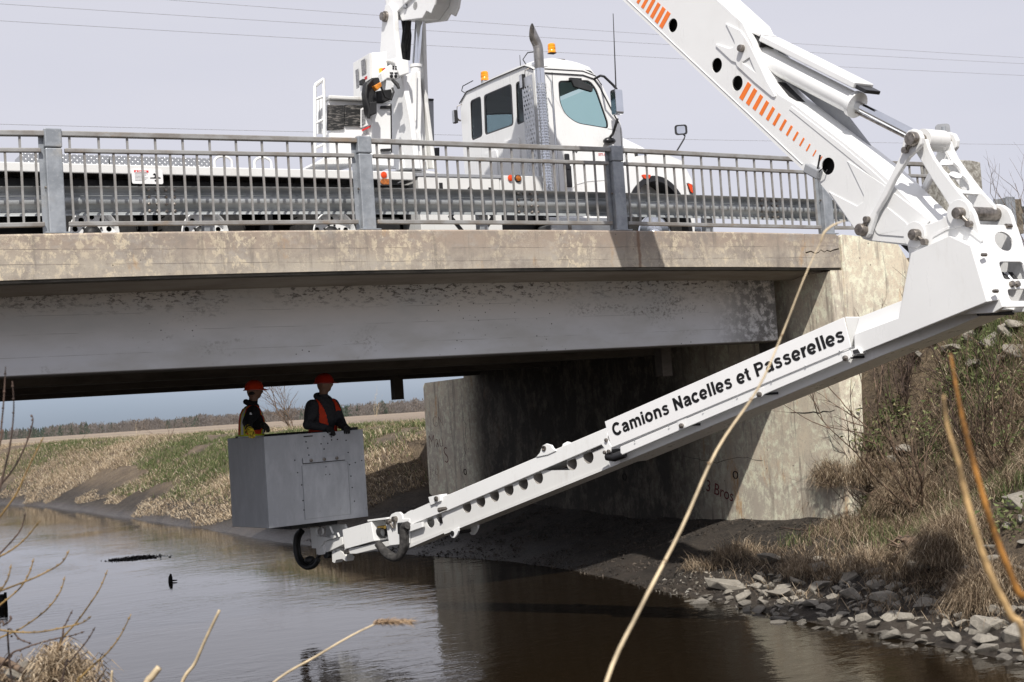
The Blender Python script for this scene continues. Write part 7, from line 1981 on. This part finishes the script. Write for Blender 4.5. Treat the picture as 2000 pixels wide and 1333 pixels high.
# pebbly mud bits
s, q = scatter(1500, 7.0, 9.3, -6.8, .6); d = s - shore(q); kk = (d > -.12) & (d < 1.0); s, q = s[kk], q[kk]
P = np.stack([s, q, np.maximum(ground_z(s, q), 0) + .005], 1); v, f = leafy(P, rng.uniform(.01, .04, len(P)), 77)
raw_mesh('gravel', v, f, STONE, None, 'stuff', 'small stone chips scattered on the mud at the right waterline')

s, q = scatter(16000, 7.2, 10.35, -1.2, 12.5); d = s - shore(q); kk = (d > -.05) & (fbm(s * 1.6, q * 1.6, 93, 3) > .44); s, q = s[kk], q[kk]
P = np.stack([s, q, np.maximum(ground_z(s, q), 0) + .004], 1); v, f = leafy(P, rng.uniform(.008, .045, len(P)) * rng.uniform(.4, 1, len(P)), 78)
raw_mesh('mud_clods', v, f, simple('mud_clod', (.075, .06, .047), .9, var=.4, scale=3), None, 'stuff', 'crumbled mud and small clods on the dark slope under the bridge')

# ------------------------------------------------------------------ bare shrubs and sticks
BARK = simple('twig_bark', (.155, .105, .07), .8, var=.35, scale=14)
BARKD = simple('dark_twig_bark', (.085, .055, .042), .8, var=.35, scale=14)
WILLOW = simple('yellow_twig_bark', (.24, .155, .055), .6, var=.25, scale=18)
REED = simple('dry_reed', (.56, .45, .29), .6, var=.22, scale=9)
ORTWIG = simple('tan_twig_bark', (.50, .33, .15), .55, var=.3, scale=40)
def branchy(mb, p, d, L, r, depth, spread=.5, up=.15):
    n = max(3, int(L / .12)); pts = [np.array(p)]; dd = np.array(d, float)
    for i in range(n):
        dd = dd + np.array([random.gauss(0, .10), random.gauss(0, .10), random.gauss(up * .25, .06)]); dd /= np.linalg.norm(dd)
        pts.append(pts[-1] + dd * L / n)
    mb.tube(pts, list(np.linspace(r, r * .35, len(pts))), 5, cap=False)
    if depth > 0:
        for i in range(1, len(pts)):
            if random.random() < .62:
                v = np.array([random.gauss(0, 1), random.gauss(0, 1), random.gauss(.2, .6)]); v -= dd * np.dot(v, dd); v /= np.linalg.norm(v) + 1e-9
                nd = dd * .75 + v * spread; nd /= np.linalg.norm(nd)
                branchy(mb, pts[i], nd, L * random.uniform(.25, .5), r * .5, depth - 1, spread, up)
def shrub(px, py, stems, label, mat, height, r=.012, fan=.55, dirb=(0, 0, 1), depth=2, cat='shrub', group=None, name='bare_shrub', base=None):
    P = march(px, py) if base is None else np.array(base)
    root = empty(name, P, label, cat, group)
    for i in range(stems):
        mb = MB(); d = np.array(dirb) + np.array([random.gauss(0, fan), random.gauss(0, fan), 0]); d /= np.linalg.norm(d)
        branchy(mb, P + np.array([random.gauss(0, .08), random.gauss(0, .08), -.05]), d, height * random.uniform(.55, 1.05), r * random.uniform(.6, 1.1), depth)
        mb.build('stem', mat, root, smooth=180, fixn=False)
    return root
shrub(1795, 1005, 6, 'bare grey brown shrub leaning over the straw mound below the boom', BARK, 2.0, .020, .42, (-.05, -.15, 1))
shrub(1885, 900, 5, 'dense bare shrub with reddish twigs in the middle of the right bank', BARKD, 1.9, .014, .5, (.1, -.1, 1))
shrub(1760, 800, 8, 'thin dark shrub rising beside the concrete wall under the arm', BARKD, 1.3, .010, .40, (-.2, 0, 1))
shrub(1960, 930, 7, 'bare shrub with long yellow brown shoots at the right picture edge', BARK, 1.8, .013, .6, (-.1, -.2, .9), 1)
shrub(1700, 985, 8, 'low shrub of thin twigs arching left across the abutment wall', BARKD, 1.2, .008, .35, (-.95, .25, .55), 2)
shrub(1950, 760, 7, 'small bare shrub high on the right bank below the guardrail', BARK, 1.2, .010, .5, (0, 0, 1), 1)
shrub(1985, 500, 6, 'bare twigs growing beside the approach guardrail posts', BARK, 1.3, .008, .45, (-.2, -.1, 1), base=(13.6, -.9, 4.1))
shrub(1745, 640, 6, 'few bare sticks standing in front of the wing wall above the arm', BARKD, .75, .007, .18, (0, 0, 1), 1, base=(11.2, -.5, 2.35))
shrub(1840, 1130, 5, 'broken twigs poking out under the overhanging straw above the rocks', BARK, .8, .009, .6, (-.7, -.3, .1), 1)
shrub(570, 838, 4, 'bare young tree on the far bank seen between the two workers', BARK, 2.6, .022, .28, (-.1, 0, 1), 2, 'tree', None, 'bare_tree', base=None)
shrub(735, 812, 4, 'thin dead weed stalks standing on the far bank right of the basket', REED, 1.6, .008, .25, (.1, 0, 1), 1, 'plant', None, 'dead_weed')
shrub(145, 878, 1, 'single leaning dead stick on the far bank at left', BARK, 1.5, .016, .1, (.45, 0, .8), 0, 'stick', None, 'dead_stick')
shrub(330, 865, 3, 'forked dead branch sticking up from the far bank near the basket', BARK, 1.1, .014, .6, (-.3, 0, .6), 1, 'branch', None, 'dead_branch')
shrub(268, 858, 2, 'low pale dead stalk on the far bank edge left of the forked branch', REED, .9, .010, .3, (.3, 0, .8), 0, 'plant', None, 'dead_weed')
def pxtube(name, pts, dist, r, mat, label, cat, smooth=True, group=None, n=6):
    P = [at_depth(x, y, dist[i] if hasattr(dist, '__len__') else dist) for i, (x, y) in enumerate(pts)]
    P = smooth_path(P, 5) if smooth else P
    rr = np.interp(np.linspace(0, 1, len(P)), np.linspace(0, 1, len(r)), r) if hasattr(r, '__len__') else [r] * len(P)
    mb = MB(); mb.tube(P, list(rr), n); o = mb.build(name, mat, None, smooth=180)
    return tag(o, label, cat, group) if label else o
# driftwood on the bank
for pts, r, lab, mt in (([(1622, 1005), (1660, 1000), (1700, 988), (1765, 982)], [.035, .045, .035, .02], 'pale thick driftwood branch caught in the straw mound', BARK),
                    ([(1520, 1030), (1580, 1036), (1650, 1028), (1710, 1012)], [.008, .014, .016, .02], 'thin dark branch lying along the mud above the rocks', BARKD),
                    ([(1700, 965), (1725, 955), (1760, 958)], [.02, .03, .02], 'short pale root arching out of the straw mound', BARK),
                    ([(1700, 1084), (1750, 1078), (1790, 1068)], [.012, .016, .012], 'grey stick lying on the rocks below the mound', BARK)):
    P = [march(x, y) - ray(x, y) * .12 for x, y in pts]
    mb = MB(); mb.tube(smooth_path(P, 5), list(np.interp(np.linspace(0, 1, 5 * (len(P) - 1) + 1), np.linspace(0, 1, len(r)), r)), 8); tag(mb.build('driftwood', mt, None, smooth=180), lab, 'branch')
P = march(1785, 1075); mb = MB(); mb.ball((P[0], P[1], P[2] + .05), .12, 8, 1.2, .9, .9)
for i in range(10):
    a = random.uniform(0, 6.28); mb.tube([P + np.array([0, 0, .08]), P + np.array([.18 * math.cos(a), .18 * math.sin(a), random.uniform(-.02, .2)]), P + np.array([.32 * math.cos(a), .32 * math.sin(a), random.uniform(-.1, .25)])], [.035, .02, .006], 6)
tag(mb.build('root_stump', BARK, None, smooth=60), 'gnarled uprooted stump under the straw mound above the rocks', 'stump')
# foreground reed and twigs
REED_O = pxtube('dry_reed', [(900, 2450), (1085, 1700), (1180, 1345), (1250, 1190), (1330, 1035), (1400, 880), (1480, 760), (1525, 660), (1570, 545), (1603, 472)], [2.45, 2.5, 2.6, 2.75, 2.9, 3.0, 3.1, 3.2, 3.25, 3.3], [.0048, .0046, .0042, .0039, .0036, .0032, .0027, .0021, .0015, .0009], REED, 'long dry reed stalk leaning across the picture in front of the arm', 'reed')
for x, y, dd_, r_n in ((1215, 1260, 2.68, .0046), (1300, 1095, 2.83, .0042), (1385, 905, 2.98, .0038), (1466, 780, 3.08, .0033), (1527, 655, 3.2, .0026)):
    P = at_depth(x, y, dd_); mb = MB(); t_ = at_depth(x + 3, y - 6, dd_) - P; mb.tube([P - t_ * .25, P, P + t_ * .25], [r_n * .9, r_n * 1.02, r_n * .85], 8)
    parent(mb.build('stem_node', simple('reed_node', (.30, .20, .11), .7) if 'reed_node' not in MATS else MATS['reed_node'], None, smooth=60), REED_O)
pxtube('reed_leaf', [(1603, 474), (1610, 455), (1628, 440), (1652, 431)], 3.3, [.0018, .003, .0025, .0006], REED, 'bent dry leaf at the tip of the long reed stalk', 'leaf')
pxtube('orange_twig', [(2120, 3000), (2075, 1700), (2004, 1262), (1975, 1203), (1930, 1112), (1890, 985), (1872, 905), (1850, 832), (1843, 772)], 1.75, [.0050, .0049, .0046, .0042, .0038, .0028, .0012], ORTWIG, 'blurred tan twig close to the lens at right, the more upright of two', 'twig')
pxtube('orange_twig', [(2190, 2900), (2095, 1650), (2016, 1200), (1990, 1158), (1942, 1040), (1900, 900), (1876, 800), (1856, 690)], 1.9, [.0052, .005, .0047, .0042, .0034, .0014], simple('orange_twig_bark', (.36, .165, .035), .6, var=.3, scale=40), 'blurred dark orange twig close to the lens at right, behind the tan one', 'twig')
pxtube('dry_reed', [(250, 1980), (315, 1520), (352, 1345), (380, 1297), (400, 1252), (429, 1192)], 4.2, [.0062, .0055, .005, .0042], REED, 'short dry reed stalk rising from the bottom edge at left', 'reed')
pxtube('broken_reed', [(150, 2000), (250, 1450), (284, 1342), (297, 1322), (311, 1304)], 3.6, [.010, .0095, .0085], REED, 'thick snapped reed stub at the bottom edge', 'reed')
pxtube('reed_stub', [(200, 1900), (212, 1500), (217, 1345), (219, 1310)], 4.0, [.004, .003], REED, 'thin reed stub at the bottom edge near the corner clump', 'reed')
rp = empty('plumed_reed', at_depth(535, 1345, 4.0), 'dry reed with a feathery brown plume over the water at the bottom', 'reed')
o = pxtube('stalk', [(330, 1900), (440, 1460), (525, 1342), (620, 1281), (690, 1240), (745, 1214)], 4.0, [.0042, .0036, .003, .0022], REED, None, None); parent(o, rp)
mb = MB()
for i in range(240):
    t = random.random(); b = at_depth(728 + 70 * t, 1218 - 4 * t + random.gauss(0, 2), 4.0); e = at_depth(728 + 70 * t + random.uniform(4, 22), 1216 - 4 * t + random.gauss(6 * t - 1, 5), 4.0 + random.gauss(0, .02))
    mb.tube([b, (b + e) / 2 + np.array([0, 0, .002]), e], [.0011, .0009, .0003], 3, cap=False)
parent(mb.build('plume', simple('reed_plume', (.30, .21, .13), .9, var=.3), None, fixn=False), rp)
fs_ = empty('foreground_willow', at_depth(-40, 1300, 4.6), 'bare willow shrub with curved yellow twigs at the left picture edge', 'shrub')
TW = [([(0, 865), (2, 840), (7, 787), (11, 716)], BARKD), ([(-6, 975), (12, 905), (22, 855), (27, 795), (24, 745)], BARKD), ([(-8, 965), (2, 947), (27, 915), (50, 870), (64, 825), (61, 810)], BARKD),
      ([(-8, 1025), (0, 1010), (32, 965), (47, 932), (67, 890), (85, 854)], WILLOW), ([(-8, 1095), (0, 1082), (25, 1055), (42, 1032), (50, 1001)], BARKD), ([(-8, 1093), (0, 1087), (22, 1075), (50, 1052), (79, 1016)], WILLOW),
      ([(-8, 1160), (0, 1155), (50, 1136), (82, 1122), (120, 1100), (135, 1075)], WILLOW), ([(-8, 1190), (0, 1182), (38, 1150), (57, 1120), (66, 1091)], WILLOW), ([(-8, 1252), (0, 1246), (42, 1227), (90, 1192), (117, 1157), (127, 1126)], WILLOW),
      ([(118, 1262), (122, 1247), (150, 1215), (172, 1185), (195, 1150), (210, 1114)], WILLOW), ([(-8, 1230), (0, 1231), (32, 1235), (75, 1235), (120, 1227), (160, 1217), (178, 1204)], WILLOW),
      ([(150, 1335), (161, 1320), (185, 1297), (210, 1275), (235, 1242), (256, 1200)], WILLOW), ([(128, 1300), (138, 1291), (170, 1252), (186, 1225)], BARKD), ([(122, 1245), (128, 1220), (142, 1192)], BARKD),
      ([(10, 1290), (47, 1267), (75, 1257), (117, 1246), (140, 1242), (165, 1234)], BARKD), ([(-6, 1160), (0, 1155), (15, 1132), (22, 1103)], WILLOW), ([(-6, 1226), (10, 1220), (22, 1210), (20, 1204)], BARKD), ([(15, 1240), (40, 1250), (62, 1258)], BARKD)]
for i, (pts, mt) in enumerate(TW):
    dd = 4.3 + .12 * (i % 5)
    pts = [(-150 - 12 * (i % 4), 1640), (-70, pts[0][1] + (1640 - pts[0][1]) * .35)] + pts if pts[0][0] <= 11 else [(60 + 9 * i, 1640), ((pts[0][0] + 90) / 2, 1440)] + pts
    o = pxtube('twig', pts, dd, [.0060, .0042, .0034, .0028, .0024, .0015], mt, None, None); parent(o, fs_)
    P = [at_depth(x, y, dd) for x, y in pts]; mb = MB()
    for j in range(1, len(P)):
        for t in (.3, .8): mb.ball(P[j - 1] + (P[j] - P[j - 1]) * t,   .0040, 4)
    bo_ = mb.build('buds', mt, None, smooth=60); bo_['kind'] = 'stuff'; parent(bo_, o)
# straw clump in the lower left corner
n = 3000
cxp = rng.normal(112, 28, n); cyp = rng.uniform(1262, 1420, n) + np.abs(cxp - 120) * .22
keep = cyp > 1262 + np.abs(cxp - 118) * .8
cxp, cyp = cxp[keep], cyp[keep]; n = len(cxp)
P = np.array([at_depth(x, y, 4.6 + .35 * random.random()) for x, y in zip(cxp, cyp)])
blades('straw_clump', P, rng.uniform(.04, .13, n), rng.uniform(0, 6.28, n), rng.uniform(1.2, 2.9, n), rng.uniform(.003, .008, n), np.clip(rng.normal(.5, .24, n), 0, 1), STRAW, 'tangled dead straw clump caught in the willow twigs at lower left')
n = 2200; cxp = rng.uniform(-60, 190, n); cyp = rng.uniform(1312, 1420, n)
P = np.array([at_depth(x, y, 5.0 + .3 * random.random()) for x, y in zip(cxp, cyp)])
blades('straw_litter', P, rng.uniform(.06, .2, n), rng.uniform(0, 6.28, n), rng.uniform(1.0, 2.6, n), rng.uniform(.003, .008, n), np.clip(rng.normal(.35, .2, n), 0, 1), LITTER, 'dark straw litter in the lower left corner')
P = at_depth(40, 1318, 4.9); rock(P, .07, .3, .3, 'small pale stone lying in the straw in the lower left corner', None)
P = at_depth(20, 1297, 4.8); Q = at_depth(48, 1313, 4.7); mb = MB(); mb.tube([at_depth(-20, 1285, 4.8), P, Q], [.014, .013, .010], 8); tag(mb.build('fallen_branch', BARK, None, smooth=180), 'pale fallen branch in the lower left corner', 'branch')
# things floating or standing in the river
P = onZ(265, 1091, 0); MATB = simple('wet_weed', (.010, .009, .008), .7, var=.3)
n = 1800; u = np.stack([rng.normal(0, .22, n), rng.normal(0, .09, n), np.abs(rng.normal(0, .010, n))], 1)
lat3 = np.array([_c, -_s, 0]); dep3 = np.array([_s, _c, 0])
pp = P + u[:, :1] * lat3 + u[:, 1:2] * dep3 * 2 + np.array([0, 0, 1.]) * (u[:, 2:3] - .01)
v, f = leafy(pp, rng.uniform(.015, .04, n), 3)
raw_mesh('floating_weed', v, f, MATB, None, 'stuff', 'dark clump of floating weed on the open water at left')
P = onZ(332, 1137, 0); mb = MB(); mb.tube([P + np.array([0, 0, -.1]), P + np.array([.01, 0, .07]), P + np.array([.02, 0, .13])], [.04, .035, .012], 7); mb.tube([P + np.array([0, 0, .02]), P + lat3 * .12 + np.array([0, 0, .02])], [.02, .008], 6)
tag(mb.build('snag', MATB, None, smooth=60), 'tiny dark snag poking out of the water below the floating weed', 'stick')
P = onZ(2, 1187, 0); mb = MB(); mb.tube([P + np.array([0, 0, -.2]), P + np.array([0, 0, .10]), P + np.array([0, 0, .19])], [.10, .095, .08], 10); mb.tube([P + lat3 * .06 + np.array([0, 0, .1]), P + lat3 * .075 + np.array([0, 0, .22])], [.035, .02], 7)
tag(mb.build('sunken_post', MATB, None, smooth=60), 'black stump standing in the water at the left picture edge', 'stump')
